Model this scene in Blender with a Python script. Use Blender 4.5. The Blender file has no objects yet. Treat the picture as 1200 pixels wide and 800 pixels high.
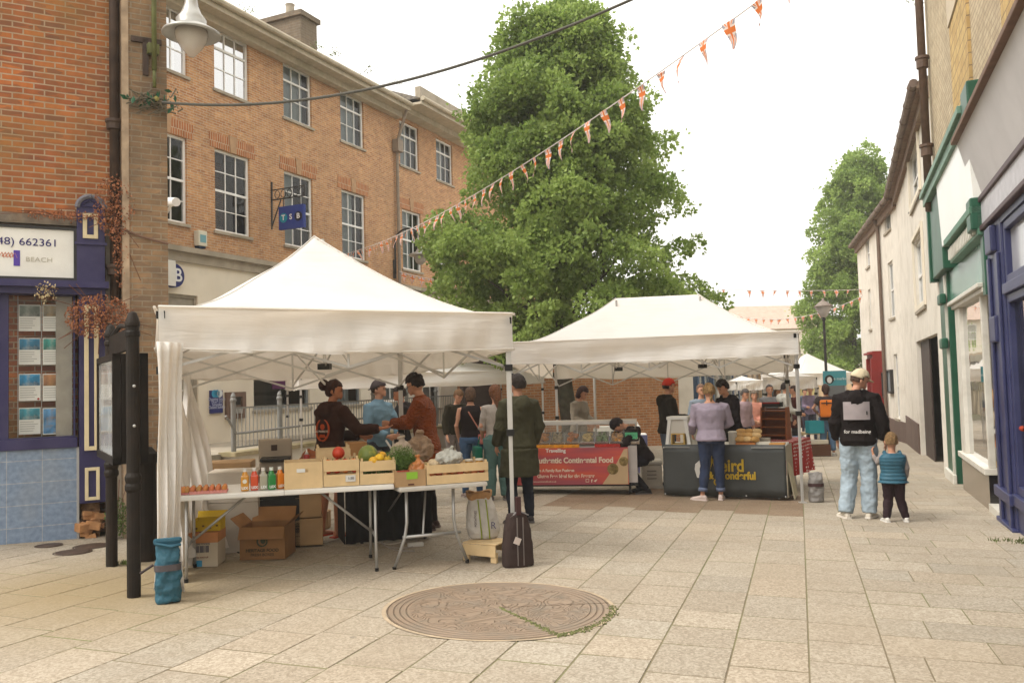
EXPO=1.03
import bpy, bmesh, math, random
import numpy as np
from mathutils import Vector, Matrix, Euler, noise
random.seed(7); rng = np.random.default_rng(7)
PI = math.pi
R = math.radians
S = bpy.context.scene
COL = S.collection
# ---------------------------------------------------------------- camera
FPX = 985.0; TH = math.atan(47/985); RO = 0.027
_r0 = Vector((1,0,0)); _u0 = Vector((0,-math.sin(TH),math.cos(TH))); FW = Vector((0,math.cos(TH),math.sin(TH)))
RT = _r0*math.cos(RO) - _u0*math.sin(RO); UP = _u0*math.cos(RO) + _r0*math.sin(RO)
def ray(px,py): return FW*FPX + RT*(px-600) + UP*(400-py)
HC = 1.52
_n = ray(934,461).cross(ray(-2200,485)); 
if _n.z < 0: _n = -_n
_n.normalize()
def G(x,y): return -HC - (_n.x*x + _n.y*y)/_n.z            # ground height
def gp(px,py):                                              # ground point seen at a photo position
    d = ray(px,py); t = (-HC*_n.z)/d.dot(_n); p = d*t
    return Vector((p.x,p.y,p.z))
def P(px,py,Y):                                             # point at depth Y
    d = ray(px,py); return d*(Y/d.y)
def at(px,Y):
    py = 600
    for _ in range(8):
        p = P(px,py,Y); 
        q = Vector((p.x,p.y,G(p.x,p.y))); py = topx(q)[1]
    return q
def topx(p):
    p = Vector(p); z = p.dot(FW); return (600+FPX*p.dot(RT)/z, 400-FPX*p.dot(UP)/z)
cam = bpy.data.cameras.new('camera'); co = bpy.data.objects.new('camera', cam); COL.objects.link(co)
m = Matrix((( RT.x, UP.x, -FW.x, 0),(RT.y, UP.y, -FW.y, 0),(RT.z, UP.z, -FW.z, 0),(0,0,0,1)))
co.matrix_world = m
cam.lens = FPX/1200*36; cam.sensor_width = 36; cam.clip_end = 2000; cam.clip_start = .05
S.camera = co
# ---------------------------------------------------------------- materials
def srgb(r,g,b):
    f = lambda c: ((c/255+.055)/1.055)**2.4 if c/255 > .04045 else c/255/12.92
    return (f(r)*.80,f(g)*.80,f(b)*.80)
MC = {}
def nt(name):
    m = bpy.data.materials.new(name); m.use_nodes = True; t = m.node_tree
    b = t.nodes['Principled BSDF']; return m, t, b
def mat(col, rough=.7, var=.12, scale=8, bump=.15, bscale=60, metal=0, name='paint', spec=.3, detail=4, dirt=None, dscale=1.5, damt=.5, bdist=.005):
    key = (tuple(round(c,4) for c in col),rough,var,scale,bump,bscale,metal,name,spec,dirt,dscale,damt,bdist)
    if key in MC: return MC[key]
    m,t,b = nt(name); N = t.nodes; L = t.links
    tc = N.new('ShaderNodeTexCoord')
    n = N.new('ShaderNodeTexNoise'); n.inputs['Scale'].default_value = scale; n.inputs['Detail'].default_value = detail
    L.new(tc.outputs['Object'], n.inputs['Vector'])
    mx = N.new('ShaderNodeMix'); mx.data_type='RGBA'
    mx.inputs[6].default_value = tuple(max(0,c*(1-var)) for c in col)+(1,)
    mx.inputs[7].default_value = tuple(min(1,c*(1+var)) for c in col)+(1,)
    mr = N.new('ShaderNodeMapRange'); mr.inputs[1].default_value=.3; mr.inputs[2].default_value=.7
    L.new(n.outputs['Fac'], mr.inputs[0]); L.new(mr.outputs[0], mx.inputs[0])
    out = mx.outputs[2]
    if dirt:
        n2 = N.new('ShaderNodeTexNoise'); n2.inputs['Scale'].default_value=dscale; n2.inputs['Detail'].default_value=6; n2.inputs['Roughness'].default_value=.65
        L.new(tc.outputs['Object'], n2.inputs['Vector'])
        r2 = N.new('ShaderNodeMapRange'); r2.inputs[1].default_value=.48; r2.inputs[2].default_value=.72; r2.inputs[4].default_value=damt
        L.new(n2.outputs['Fac'], r2.inputs[0])
        m2 = N.new('ShaderNodeMix'); m2.data_type='RGBA'; m2.inputs[7].default_value = tuple(dirt)+(1,)
        L.new(r2.outputs[0], m2.inputs[0]); L.new(out, m2.inputs[6]); out = m2.outputs[2]
    L.new(out, b.inputs['Base Color'])
    b.inputs['Roughness'].default_value = rough; b.inputs['Metallic'].default_value = metal
    b.inputs['Specular IOR Level'].default_value = spec
    if bump:
        nb = N.new('ShaderNodeTexNoise'); nb.inputs['Scale'].default_value=bscale; nb.inputs['Detail'].default_value=5
        L.new(tc.outputs['Object'], nb.inputs['Vector'])
        bp = N.new('ShaderNodeBump'); bp.inputs['Strength'].default_value=bump; bp.inputs['Distance'].default_value=bdist
        L.new(nb.outputs['Fac'], bp.inputs['Height']); L.new(bp.outputs['Normal'], b.inputs['Normal'])
    MC[key] = m; return m
def cloth(r,g,b,rough=.9, var=.15, fold=.35):
    return mat(srgb(r,g,b), rough, var, 5, fold, 14, name='fabric', spec=.15, bdist=.02)
def brick(name, c1, c2, mortar, bw=.225, rh=.075, ms=.008, stain=None, stain_amt=.5, stain_scale=.6, bump=.5, third=None):
    m,t,b = nt(name); N=t.nodes; L=t.links
    tc = N.new('ShaderNodeTexCoord'); sp = N.new('ShaderNodeSeparateXYZ'); L.new(tc.outputs['Object'], sp.inputs[0])
    ad = N.new('ShaderNodeMath'); L.new(sp.outputs[0], ad.inputs[0]); L.new(sp.outputs[1], ad.inputs[1])
    wob = N.new('ShaderNodeTexNoise'); wob.inputs['Scale'].default_value=2.5; L.new(tc.outputs['Object'], wob.inputs['Vector'])
    wa = N.new('ShaderNodeMath'); wa.operation='MULTIPLY_ADD'; wa.inputs[1].default_value=.02; L.new(wob.outputs['Fac'], wa.inputs[0]); L.new(sp.outputs[2], wa.inputs[2])
    cb = N.new('ShaderNodeCombineXYZ'); L.new(ad.outputs[0], cb.inputs[0]); L.new(wa.outputs[0], cb.inputs[1])
    br = N.new('ShaderNodeTexBrick'); L.new(cb.outputs[0], br.inputs['Vector'])
    br.inputs['Scale'].default_value=1; br.inputs['Brick Width'].default_value=bw; br.inputs['Row Height'].default_value=rh
    br.inputs['Mortar Size'].default_value=ms; br.inputs['Mortar Smooth'].default_value=.2; br.inputs['Bias'].default_value=0
    br.inputs['Color1'].default_value=tuple(c1)+(1,); br.inputs['Color2'].default_value=tuple(c2)+(1,); br.inputs['Mortar'].default_value=tuple(mortar)+(1,)
    # per-brick variation from a cell noise aligned with bricks
    n = N.new('ShaderNodeTexNoise'); n.inputs['Scale'].default_value=5; n.inputs['Detail'].default_value=8; n.inputs['Roughness'].default_value=.7
    L.new(tc.outputs['Object'], n.inputs['Vector'])
    hs = N.new('ShaderNodeHueSaturation'); L.new(br.outputs['Color'], hs.inputs['Color'])
    mr = N.new('ShaderNodeMapRange'); mr.inputs[1].default_value=.25; mr.inputs[2].default_value=.75; mr.inputs[3].default_value=.72; mr.inputs[4].default_value=1.28
    L.new(n.outputs['Fac'], mr.inputs[0]); L.new(mr.outputs[0], hs.inputs['Value'])
    out = hs.outputs[0]
    if third:
        v = N.new('ShaderNodeTexVoronoi'); v.inputs['Scale'].default_value=1
        mp = N.new('ShaderNodeMapping'); mp.inputs['Scale'].default_value=(1/bw/1.0,1/rh,1); L.new(cb.outputs[0], mp.inputs['Vector']); L.new(mp.outputs[0], v.inputs['Vector'])
        sc = N.new('ShaderNodeSeparateColor'); L.new(v.outputs['Color'], sc.inputs[0])
        r3 = N.new('ShaderNodeMapRange'); r3.inputs[1].default_value=.62; r3.inputs[2].default_value=.95; r3.inputs[4].default_value=.6; L.new(sc.outputs[0], r3.inputs[0])
        mm = N.new('ShaderNodeMath'); mm.operation='MULTIPLY'; sb = N.new('ShaderNodeMath'); sb.operation='SUBTRACT'; sb.inputs[0].default_value=1; L.new(br.outputs['Fac'], sb.inputs[1])
        L.new(sb.outputs[0], mm.inputs[0]); L.new(r3.outputs[0], mm.inputs[1])
        m3 = N.new('ShaderNodeMix'); m3.data_type='RGBA'; m3.inputs[7].default_value=tuple(third)+(1,); L.new(mm.outputs[0], m3.inputs[0]); L.new(out, m3.inputs[6]); out = m3.outputs[2]
    if stain:
        n2 = N.new('ShaderNodeTexNoise'); n2.inputs['Scale'].default_value=stain_scale; n2.inputs['Detail'].default_value=7; n2.inputs['Roughness'].default_value=.6
        L.new(tc.outputs['Object'], n2.inputs['Vector'])
        r2 = N.new('ShaderNodeMapRange'); r2.inputs[1].default_value=.42; r2.inputs[2].default_value=.7; r2.inputs[4].default_value=stain_amt
        L.new(n2.outputs['Fac'], r2.inputs[0])
        m2 = N.new('ShaderNodeMix'); m2.data_type='RGBA'; m2.inputs[7].default_value=tuple(stain)+(1,)
        L.new(r2.outputs[0], m2.inputs[0]); L.new(out, m2.inputs[6]); out=m2.outputs[2]
    L.new(out, b.inputs['Base Color']); b.inputs['Roughness'].default_value=.9; b.inputs['Specular IOR Level'].default_value=.15
    bp = N.new('ShaderNodeBump'); bp.inputs['Strength'].default_value=bump; bp.inputs['Distance'].default_value=.01; bp.invert=True
    ad2 = N.new('ShaderNodeMath'); ad2.operation='MULTIPLY_ADD'; ad2.inputs[1].default_value=-.5; L.new(n.outputs['Fac'], ad2.inputs[0]); L.new(br.outputs['Fac'], ad2.inputs[2])
    L.new(ad2.outputs[0], bp.inputs['Height']); L.new(bp.outputs['Normal'], b.inputs['Normal'])
    return m
def glass(name='window_glass', tint=(.8,.85,.85), refl=.45, rough=.03):
    m,t,b = nt(name); N=t.nodes; L=t.links
    N.remove(b); o = N['Material Output']
    tr = N.new('ShaderNodeBsdfTransparent'); tr.inputs[0].default_value=tuple(tint)+(1,)
    gl = N.new('ShaderNodeBsdfGlossy'); gl.inputs['Roughness'].default_value=rough
    fr = N.new('ShaderNodeFresnel'); fr.inputs[0].default_value=1.6
    mu = N.new('ShaderNodeMath'); mu.operation='MULTIPLY'; mu.use_clamp=True; mu.inputs[1].default_value=refl*1.6; L.new(fr.outputs[0], mu.inputs[0])
    tc = N.new('ShaderNodeTexCoord'); n = N.new('ShaderNodeTexNoise'); n.inputs['Scale'].default_value=1.3; L.new(tc.outputs['Object'], n.inputs['Vector'])
    bp = N.new('ShaderNodeBump'); bp.inputs['Strength'].default_value=.06; bp.inputs['Distance'].default_value=.05; L.new(n.outputs['Fac'], bp.inputs['Height']); L.new(bp.outputs[0], gl.inputs['Normal'])
    mx = N.new('ShaderNodeMixShader'); L.new(mu.outputs[0], mx.inputs[0]); L.new(tr.outputs[0], mx.inputs[1]); L.new(gl.outputs[0], mx.inputs[2])
    L.new(mx.outputs[0], o.inputs[0]); return m
# ---------------------------------------------------------------- mesh builder
class MB:
    def __init__(s): s.v=[]; s.f=[]; s.m=[]; s.sm=[]; s.cur=0; s.smooth=False
    def add(s, vs, fs):
        o=len(s.v); s.v += [tuple(v) for v in vs]
        for f in fs: s.f.append([o+i for i in f]); s.m.append(s.cur); s.sm.append(s.smooth)
        return s
    def box(s, x0,x1,y0,y1,z0,z1, M=None):
        vs=[Vector(p) for p in ((x0,y0,z0),(x1,y0,z0),(x1,y1,z0),(x0,y1,z0),(x0,y0,z1),(x1,y0,z1),(x1,y1,z1),(x0,y1,z1))]
        if M is not None: vs=[M@v for v in vs]
        return s.add(vs, [(0,3,2,1),(4,5,6,7),(0,1,5,4),(1,2,6,5),(2,3,7,6),(3,0,4,7)])
    def bbox(s, c, d, M=None, b=.01):                       # bevelled box, centre c, dims d
        bm=bmesh.new(); bmesh.ops.create_cube(bm,size=1)
        for v in bm.verts: v.co=Vector((v.co.x*d[0],v.co.y*d[1],v.co.z*d[2]))
        bmesh.ops.bevel(bm,geom=bm.edges[:],offset=min(b,min(d)*.45),segments=2,affect='EDGES',profile=.6)
        T=Matrix.Translation(Vector(c)); T = (M@T) if M is not None else T
        return s.frombm(bm,T)
    def frombm(s,bm,T=None):
        bm.verts.index_update()
        vs=[(T@v.co if T is not None else v.co) for v in bm.verts]; fs=[[v.index for v in f.verts] for f in bm.faces]
        bm.free(); return s.add(vs,fs)
    def loft(s, rings, cap=True, closed=True):
        n=len(rings[0]); vs=[v for r in rings for v in r]; fs=[]
        for i in range(len(rings)-1):
            for j in range(n if closed else n-1):
                k=(j+1)%n; fs.append((i*n+j,i*n+k,(i+1)*n+k,(i+1)*n+j))
        if cap: fs.append(tuple(range(n))[::-1]); fs.append(tuple((len(rings)-1)*n+j for j in range(n)))
        return s.add(vs,fs)
    def tube(s, pts, rad, n=8, cap=True):
        pts=[Vector(p) for p in pts]; 
        if not hasattr(rad,'__len__'): rad=[rad]*len(pts)
        rings=[]; up=None
        for i,p in enumerate(pts):
            a=pts[max(0,i-1)]; b=pts[min(len(pts)-1,i+1)]; d=(b-a)
            if d.length<1e-9: d=Vector((0,0,1))
            d.normalize()
            if up is None: up = Vector((0,0,1)) if abs(d.z)<.9 else Vector((1,0,0))
            x=d.cross(up); 
            if x.length<1e-6: x=d.orthogonal()
            x.normalize(); y=d.cross(x); up = -y if False else up
            r=rad[i]; rx,ry = (r if hasattr(r,'__len__') else (r,r))
            rings.append([p + x*(math.cos(2*PI*j/n)*rx) + y*(math.sin(2*PI*j/n)*ry) for j in range(n)])
        return s.loft(rings,cap)
    def bar(s,p0,p1,w,h=None):                              # rectangular bar
        h=h or w; p0=Vector(p0);p1=Vector(p1); d=(p1-p0).normalized(); up=Vector((0,0,1)) if abs(d.z)<.95 else Vector((0,1,0))
        x=d.cross(up).normalized()*w/2; y=x.cross(d).normalized()*h/2
        return s.loft([[p+x+y,p-x+y,p-x-y,p+x-y] for p in (p0,p1)])
    def ell(s,c,r,M=None,seg=16,rings=10):
        vs=[];fs=[]
        c=Vector(c)
        for i in range(rings+1):
            th=PI*i/rings
            for j in range(seg):
                ph=2*PI*j/seg; v=Vector((math.sin(th)*math.cos(ph)*r[0],math.sin(th)*math.sin(ph)*r[1],math.cos(th)*r[2]))
                vs.append(c+(M@v if M is not None else v))
        for i in range(rings):
            for j in range(seg):
                k=(j+1)%seg; a,b,c2,d=i*seg+j,(i+1)*seg+j,(i+1)*seg+k,i*seg+k
                if i==0: fs.append((a,b,c2))
                elif i==rings-1: fs.append((a,b,d))
                else: fs.append((a,b,c2,d))
        return s.add(vs,fs)
    def prism(s, poly, h0, h1, fn):                         # poly 2d; fn(a,b,h)->3d
        n=len(poly); return s.add([fn(a,b,h0) for a,b in poly]+[fn(a,b,h1) for a,b in poly],
            [tuple(range(n)),tuple(range(2*n-1,n-1,-1))]+[(i,i+n,(i+1)%n+n,(i+1)%n) for i in range(n)])
    def lathe(s, prof, n=20, c=(0,0,0)):
        c=Vector(c); return s.loft([[c+Vector((r*math.cos(2*PI*j/n),r*math.sin(2*PI*j/n),z)) for j in range(n)] for r,z in prof])
    def build(s,name,mats,parent=None,smooth=None,bevel=0,fixn=True):
        me=bpy.data.meshes.new(name); me.from_pydata(s.v,[],s.f)
        if not hasattr(mats,'__len__'): mats=[mats]
        for m in mats: me.materials.append(m)
        if len(mats)>1: me.polygons.foreach_set('material_index',s.m)
        if smooth is not None: me.polygons.foreach_set('use_smooth',[smooth]*len(s.f))
        else: me.polygons.foreach_set('use_smooth',s.sm)
        if fixn:
            bm=bmesh.new(); bm.from_mesh(me); bmesh.ops.recalc_face_normals(bm,faces=bm.faces); bm.to_mesh(me); bm.free()
        me.update()
        o=bpy.data.objects.new(name,me); COL.objects.link(o)
        if parent is not None: o.parent=parent
        if bevel:
            b=o.modifiers.new('bevel','BEVEL'); b.width=bevel; b.segments=2; b.limit_method='ANGLE'
        return o
def tag(o,label=None,cat=None,group=None,kind=None):
    if label: o['label']=label
    if cat: o['category']=cat
    if group: o['group']=group
    if kind: o['kind']=kind
    return o
def empty(name,loc,rz=0,label=None,cat=None,group=None,scale=1):
    o=bpy.data.objects.new(name,None); COL.objects.link(o); o.location=loc; o.rotation_euler=(0,0,rz); o.scale=(scale,)*3
    o.empty_display_size=.1
    return tag(o,label,cat,group)
def text(body,size,mt,parent,name='lettering',loc=(0,0,0),rot=(PI/2,0,0),ext=.002,align='CENTER',bold=0,xs=1):
    c=bpy.data.curves.new(name,'FONT'); c.body=body; c.size=size; c.align_x=align; c.align_y='CENTER'; c.extrude=ext; c.offset=bold
    t=bpy.data.objects.new(name,c); COL.objects.link(t)
    dg=bpy.context.evaluated_depsgraph_get(); me=bpy.data.meshes.new_from_object(t.evaluated_get(dg)); bpy.data.objects.remove(t)
    me.materials.clear(); me.materials.append(mt)
    o=bpy.data.objects.new(name,me); COL.objects.link(o); o.parent=parent; o.location=loc; o.rotation_euler=rot; o.scale=(xs,1,1)
    return o
class Frame:                                                # a wall plane: x along, +y into the building, z up
    def __init__(s,o,ang):
        s.o=Vector(o); s.a=ang; s.ux=Vector((math.cos(ang),math.sin(ang),0)); s.uy=Vector((-math.sin(ang),math.cos(ang),0))
    def uv(s,px,py,off=0):
        d=ray(px,py); o=s.o+s.uy*(-off); t=o.dot(s.uy)/d.dot(s.uy); p=d*t-s.o
        return (p.dot(s.ux), p.z)
    def w(s,u,v,z): return s.o+s.ux*u+s.uy*v+Vector((0,0,z))
    def root(s,name,label,cat,group=None): return empty(name,s.o,s.a,label,cat,group)
def wall(mb,u0,u1,z0,z1,holes=(),rev=.12,y=0):
    us=sorted({u0,u1,*[h[0] for h in holes],*[h[1] for h in holes]}); zs=sorted({z0,z1,*[h[2] for h in holes],*[h[3] for h in holes]})
    us=[u for u in us if u0<=u<=u1]; zs=[z for z in zs if z0<=z<=z1]
    for i in range(len(us)-1):
        for j in range(len(zs)-1):
            cu=(us[i]+us[i+1])/2; cz=(zs[j]+zs[j+1])/2
            if any(h[0]<cu<h[1] and h[2]<cz<h[3] for h in holes): continue
            mb.add([(us[i],y,zs[j]),(us[i+1],y,zs[j]),(us[i+1],y,zs[j+1]),(us[i],y,zs[j+1])],[(0,1,2,3)])
    for a,b,c,d in holes:
        for q in (((a,c),(b,c)),((b,c),(b,d)),((b,d),(a,d)),((a,d),(a,c))):
            (p,r),(p2,r2)=q; mb.add([(p,y,r),(p2,y,r2),(p2,y+rev,r2),(p,y+rev,r)],[(0,1,2,3)])
    return mb
def frame_bars(mb,a,b,c,d,w,y0,y1,bot=None):                # rectangular frame
    bt=bot or w
    mb.box(a,a+w,y0,y1,c,d); mb.box(b-w,b,y0,y1,c,d); mb.box(a+w,b-w,y0,y1,d-w,d); mb.box(a+w,b-w,y0,y1,c,c+bt)
# ---------------------------------------------------------------- world, sun
W = bpy.data.worlds.new('World'); S.world = W; W.use_nodes = True
wn=W.node_tree.nodes; wl=W.node_tree.links
sky=wn.new('ShaderNodeTexSky'); sky.sky_type='NISHITA'; sky.sun_disc=False
SUN_EL=R(52); SUN_AZ=R(200)                                 # direction the light comes from: azimuth from +X ccw
sky.sun_elevation=SUN_EL; sky.sun_rotation=PI/2-SUN_AZ; sky.air_density=1.0; sky.dust_density=5; sky.ozone_density=1
hs=wn.new('ShaderNodeHueSaturation'); hs.inputs['Saturation'].default_value=.16
tcw=wn.new('ShaderNodeTexCoord'); mpw=wn.new('ShaderNodeMapping'); mpw.inputs['Scale'].default_value=(1,1,2.5)
nw=wn.new('ShaderNodeTexNoise'); nw.inputs['Scale'].default_value=1.6; nw.inputs['Detail'].default_value=5
wl.new(tcw.outputs['Generated'],mpw.inputs[0]); wl.new(mpw.outputs[0],nw.inputs['Vector'])
mrw=wn.new('ShaderNodeMapRange'); mrw.inputs[1].default_value=.3; mrw.inputs[2].default_value=.7; mrw.inputs[3].default_value=.93; mrw.inputs[4].default_value=1.06
wl.new(nw.outputs['Fac'],mrw.inputs[0]); wl.new(mrw.outputs[0],hs.inputs['Value'])
wl.new(sky.outputs[0],hs.inputs['Color']); 
tn=wn.new('ShaderNodeMix'); tn.data_type='RGBA'; tn.blend_type='MULTIPLY'; tn.inputs[0].default_value=1; tn.inputs[7].default_value=(1.0,.985,.955,1)
wl.new(hs.outputs[0],tn.inputs[6]); ov=wn.new('ShaderNodeMix'); ov.data_type='RGBA'; ov.inputs[0].default_value=.8
sz=wn.new('ShaderNodeSeparateXYZ'); wl.new(tcw.outputs['Generated'],sz.inputs[0])
gz1=wn.new('ShaderNodeMapRange'); gz1.inputs[1].default_value=0; gz1.inputs[2].default_value=1; gz1.inputs[3].default_value=4.5; gz1.inputs[4].default_value=12.0; wl.new(sz.outputs[2],gz1.inputs[0])
gz2=wn.new('ShaderNodeMath'); gz2.operation='MULTIPLY'; wl.new(gz1.outputs[0],gz2.inputs[0]); wl.new(mrw.outputs[0],gz2.inputs[1])
gz3=wn.new('ShaderNodeCombineColor'); wl.new(gz2.outputs[0],gz3.inputs[0])
for i_,f_ in ((1,.975),(2,.925)): q_=wn.new('ShaderNodeMath'); q_.operation='MULTIPLY'; q_.inputs[1].default_value=f_; wl.new(gz2.outputs[0],q_.inputs[0]); wl.new(q_.outputs[0],gz3.inputs[i_])
wl.new(gz3.outputs[0],ov.inputs[7])
wl.new(tn.outputs[2],ov.inputs[6]); wl.new(ov.outputs[2],wn['Background'].inputs[0]); wn['Background'].inputs[1].default_value=.13
sl=bpy.data.lights.new('sun','SUN'); sl.energy=1.3; sl.angle=R(20); sl.color=(1,.96,.90)
so=bpy.data.objects.new('sun',sl); COL.objects.link(so)
sd=Vector((math.cos(SUN_EL)*math.cos(SUN_AZ),math.cos(SUN_EL)*math.sin(SUN_AZ),math.sin(SUN_EL)))
so.rotation_euler=sd.to_track_quat('Z','Y').to_euler()
S.view_settings.view_transform='Standard'; S.view_settings.look='None'; S.view_settings.exposure=EXPO; S.view_settings.gamma=1
S.view_settings.use_curve_mapping=False
S.cycles.max_bounces=6; S.cycles.diffuse_bounces=3; S.cycles.glossy_bounces=3; S.cycles.transmission_bounces=4; S.cycles.transparent_max_bounces=8
S.cycles.use_denoising=True
# ---------------------------------------------------------------- common materials
M_BLACK=mat((.012,.011,.010),.5,.2,name='black_plastic',spec=.3)
M_STEEL=mat((.42,.41,.39),.38,.08,metal=.6,name='grey_metal',bump=.05)
M_WHITEP=mat((.72,.70,.66),.5,.05,name='white_paint',dirt=(.35,.31,.25),damt=.35)
M_WFRAME=mat((.80,.79,.76),.45,.04,name='white_frame',bump=.03)
M_GLASS=glass(); M_DARKIN=mat((.03,.028,.025),.9,.4,2,0,name='dark_room')
M_BLIND=mat((.30,.31,.31),.8,.05,name='blind')
M_STONE=mat((.36,.31,.24),.9,.15,6,.4,40,name='stone',dirt=(.12,.11,.07),damt=.7)
M_IRON=mat((.022,.020,.018),.45,.2,name='black_iron',bump=.2,bscale=90,spec=.4)
M_RUST=mat((.055,.033,.022),.6,.35,6,.3,50,name='brown_iron')
M_NAVY=mat((.030,.025,.085),.45,.2,3,.15,30,name='navy_paint',dirt=(.07,.06,.09),damt=.4)
M_CREAM=mat((.68,.57,.36),.55,.06,name='cream_paint',dirt=(.35,.26,.15),damt=.3)
M_BRTSB=brick('buff_brick',(.55,.29,.125),(.44,.205,.085),(.50,.40,.29),.205,.062,.008,stain=(.28,.18,.11),stain_amt=.4,third=(.28,.11,.05))
M_BRRED=brick('red_brick',(.46,.150,.045),(.28,.085,.040),(.42,.31,.21),.205,.066,.008,stain=(.22,.14,.05),stain_amt=.75,stain_scale=.8,third=(.13,.065,.05),bump=.9)
M_BRPIER=brick('weathered_brick',(.33,.20,.105),(.24,.15,.085),(.30,.235,.16),.20,.064,.008,stain=(.13,.10,.07),stain_amt=.85,stain_scale=.9,bump=.8,third=(.15,.10,.07))
M_BRYEL=brick('pale_brick',(.52,.43,.29),(.44,.35,.23),(.30,.24,.17),.225,.078,.009,stain=(.25,.20,.14),stain_amt=.5,bump=.8)
M_BRQ=brick('yellow_quoin_brick',(.50,.36,.16),(.44,.30,.13),(.22,.16,.10),.30,.16,.009,stain=(.30,.20,.09),stain_amt=.4)
M_BRBACK=brick('orange_brick',(.46,.20,.08),(.36,.145,.055),(.44,.34,.23),.225,.078,.009,stain=(.26,.16,.09),stain_amt=.35)
M_RENDER=mat((.66,.61,.53),.9,.06,3,.35,30,name='painted_render',dirt=(.40,.35,.28),dscale=1.1,damt=.55)
M_CLAD=mat((.72,.65,.53),.8,.06,3,.2,30,name='cream_stone',dirt=(.52,.44,.33),damt=.4)
M_TILE=mat((.17,.15,.13),.9,.3,6,.6,20,name='slate_roof',dirt=(.28,.24,.15),damt=.7)
def flat(r,g,b,rough=.6,**k): return mat(srgb(r,g,b),rough,.04,bump=.03,**k)
# ---------------------------------------------------------------- ground and paving
VD=Vector((334,985,0)).normalized(); UD=Vector((VD.y,-VD.x,0))
def uvg(u,v): p=UD*u+VD*v; return p
gm,t_,b_=nt('joint_sand'); N=t_.nodes; L=t_.links
tc=N.new('ShaderNodeTexCoord'); n1=N.new('ShaderNodeTexNoise'); n1.inputs['Scale'].default_value=.8; n1.inputs['Detail'].default_value=6; L.new(tc.outputs['Object'],n1.inputs['Vector'])
cr=N.new('ShaderNodeValToRGB'); cr.color_ramp.elements[0].color=(.165,.13,.08,1); cr.color_ramp.elements[1].color=(.15,.15,.06,1); cr.color_ramp.elements[0].position=.4; cr.color_ramp.elements[1].position=.65
L.new(n1.outputs['Fac'],cr.inputs[0]); L.new(cr.outputs[0],b_.inputs['Base Color']); b_.inputs['Roughness'].default_value=1
mb=MB(); E=400
pts=[(-E,-30),(E,-30),(E,E),(-E,E)]
mb.add([(x,y,G(x,y)-.0025) for x,y in pts],[(0,1,2,3)])
tag(mb.build('ground',gm),kind='structure')
pm,t_,b_=nt('paving_slabs'); N=t_.nodes; L=t_.links
tc=N.new('ShaderNodeTexCoord'); at_=N.new('ShaderNodeAttribute'); at_.attribute_name='tone'
vo=N.new('ShaderNodeTexVoronoi'); vo.inputs['Scale'].default_value=70; L.new(tc.outputs['Object'],vo.inputs['Vector'])
ns=N.new('ShaderNodeTexNoise'); ns.inputs['Scale'].default_value=150; ns.inputs['Detail'].default_value=3; L.new(tc.outputs['Object'],ns.inputs['Vector'])
big=N.new('ShaderNodeTexNoise'); big.inputs['Scale'].default_value=.55; big.inputs['Detail'].default_value=8; big.inputs['Roughness'].default_value=.62; L.new(tc.outputs['Object'],big.inputs['Vector'])
ramp=N.new('ShaderNodeValToRGB'); e=ramp.color_ramp.elements; e[0].position=.34; e[0].color=(.275,.225,.165,1); e[1].position=.68; e[1].color=(.45,.39,.305,1)
mx0=N.new('ShaderNodeMath'); mx0.operation='MULTIPLY_ADD'; mx0.inputs[1].default_value=.45; L.new(vo.outputs['Color'],mx0.inputs[0]); sub=N.new('ShaderNodeMath'); sub.operation='MULTIPLY'; sub.inputs[1].default_value=.55; L.new(ns.outputs['Fac'],sub.inputs[0]); L.new(sub.outputs[0],mx0.inputs[2])
L.new(mx0.outputs[0],ramp.inputs[0])
mt_=N.new('ShaderNodeMix'); mt_.data_type='RGBA'; mt_.blend_type='MULTIPLY'; mt_.inputs[0].default_value=1; L.new(ramp.outputs[0],mt_.inputs[6]); L.new(at_.outputs['Color'],mt_.inputs[7])
md=N.new('ShaderNodeMapRange'); md.inputs[1].default_value=.46; md.inputs[2].default_value=.66; md.inputs[4].default_value=.32; L.new(big.outputs['Fac'],md.inputs[0])
mm=N.new('ShaderNodeMix'); mm.data_type='RGBA'; mm.inputs[7].default_value=(.29,.235,.165,1); L.new(md.outputs[0],mm.inputs[0]); L.new(mt_.outputs[2],mm.inputs[6])
st=N.new('ShaderNodeTexNoise'); st.inputs['Scale'].default_value=2.3; st.inputs['Detail'].default_value=9; st.inputs['Roughness'].default_value=.7; L.new(tc.outputs['Object'],st.inputs['Vector']); sr=N.new('ShaderNodeMapRange'); sr.inputs[1].default_value=.52; sr.inputs[2].default_value=.72; sr.inputs[4].default_value=.45; L.new(st.outputs['Fac'],sr.inputs[0]); ms_=N.new('ShaderNodeMix'); ms_.data_type='RGBA'; ms_.inputs[7].default_value=(.235,.185,.13,1); L.new(sr.outputs[0],ms_.inputs[0]); L.new(mm.outputs[2],ms_.inputs[6]); mm=ms_
# spilled sand and moss round the two posts
geo=N.new('ShaderNodeNewGeometry'); vm=N.new('ShaderNodeVectorMath'); vm.operation='DISTANCE'; bc=gp(110,690); vm.inputs[1].default_value=bc; L.new(geo.outputs['Position'],vm.inputs[0])
dn=N.new('ShaderNodeMath'); dn.operation='MULTIPLY_ADD'; dn.inputs[1].default_value=2.2; L.new(big.outputs['Fac'],dn.inputs[0]); L.new(vm.outputs['Value'],dn.inputs[2])
dm=N.new('ShaderNodeMapRange'); dm.inputs[1].default_value=1.4; dm.inputs[2].default_value=3.2; dm.inputs[3].default_value=.75; dm.inputs[4].default_value=0; L.new(dn.outputs[0],dm.inputs[0])
m5=N.new('ShaderNodeMix'); m5.data_type='RGBA'; m5.inputs[7].default_value=(.25,.185,.09,1); L.new(dm.outputs[0],m5.inputs[0]); L.new(mm.outputs[2],m5.inputs[6])
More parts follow.
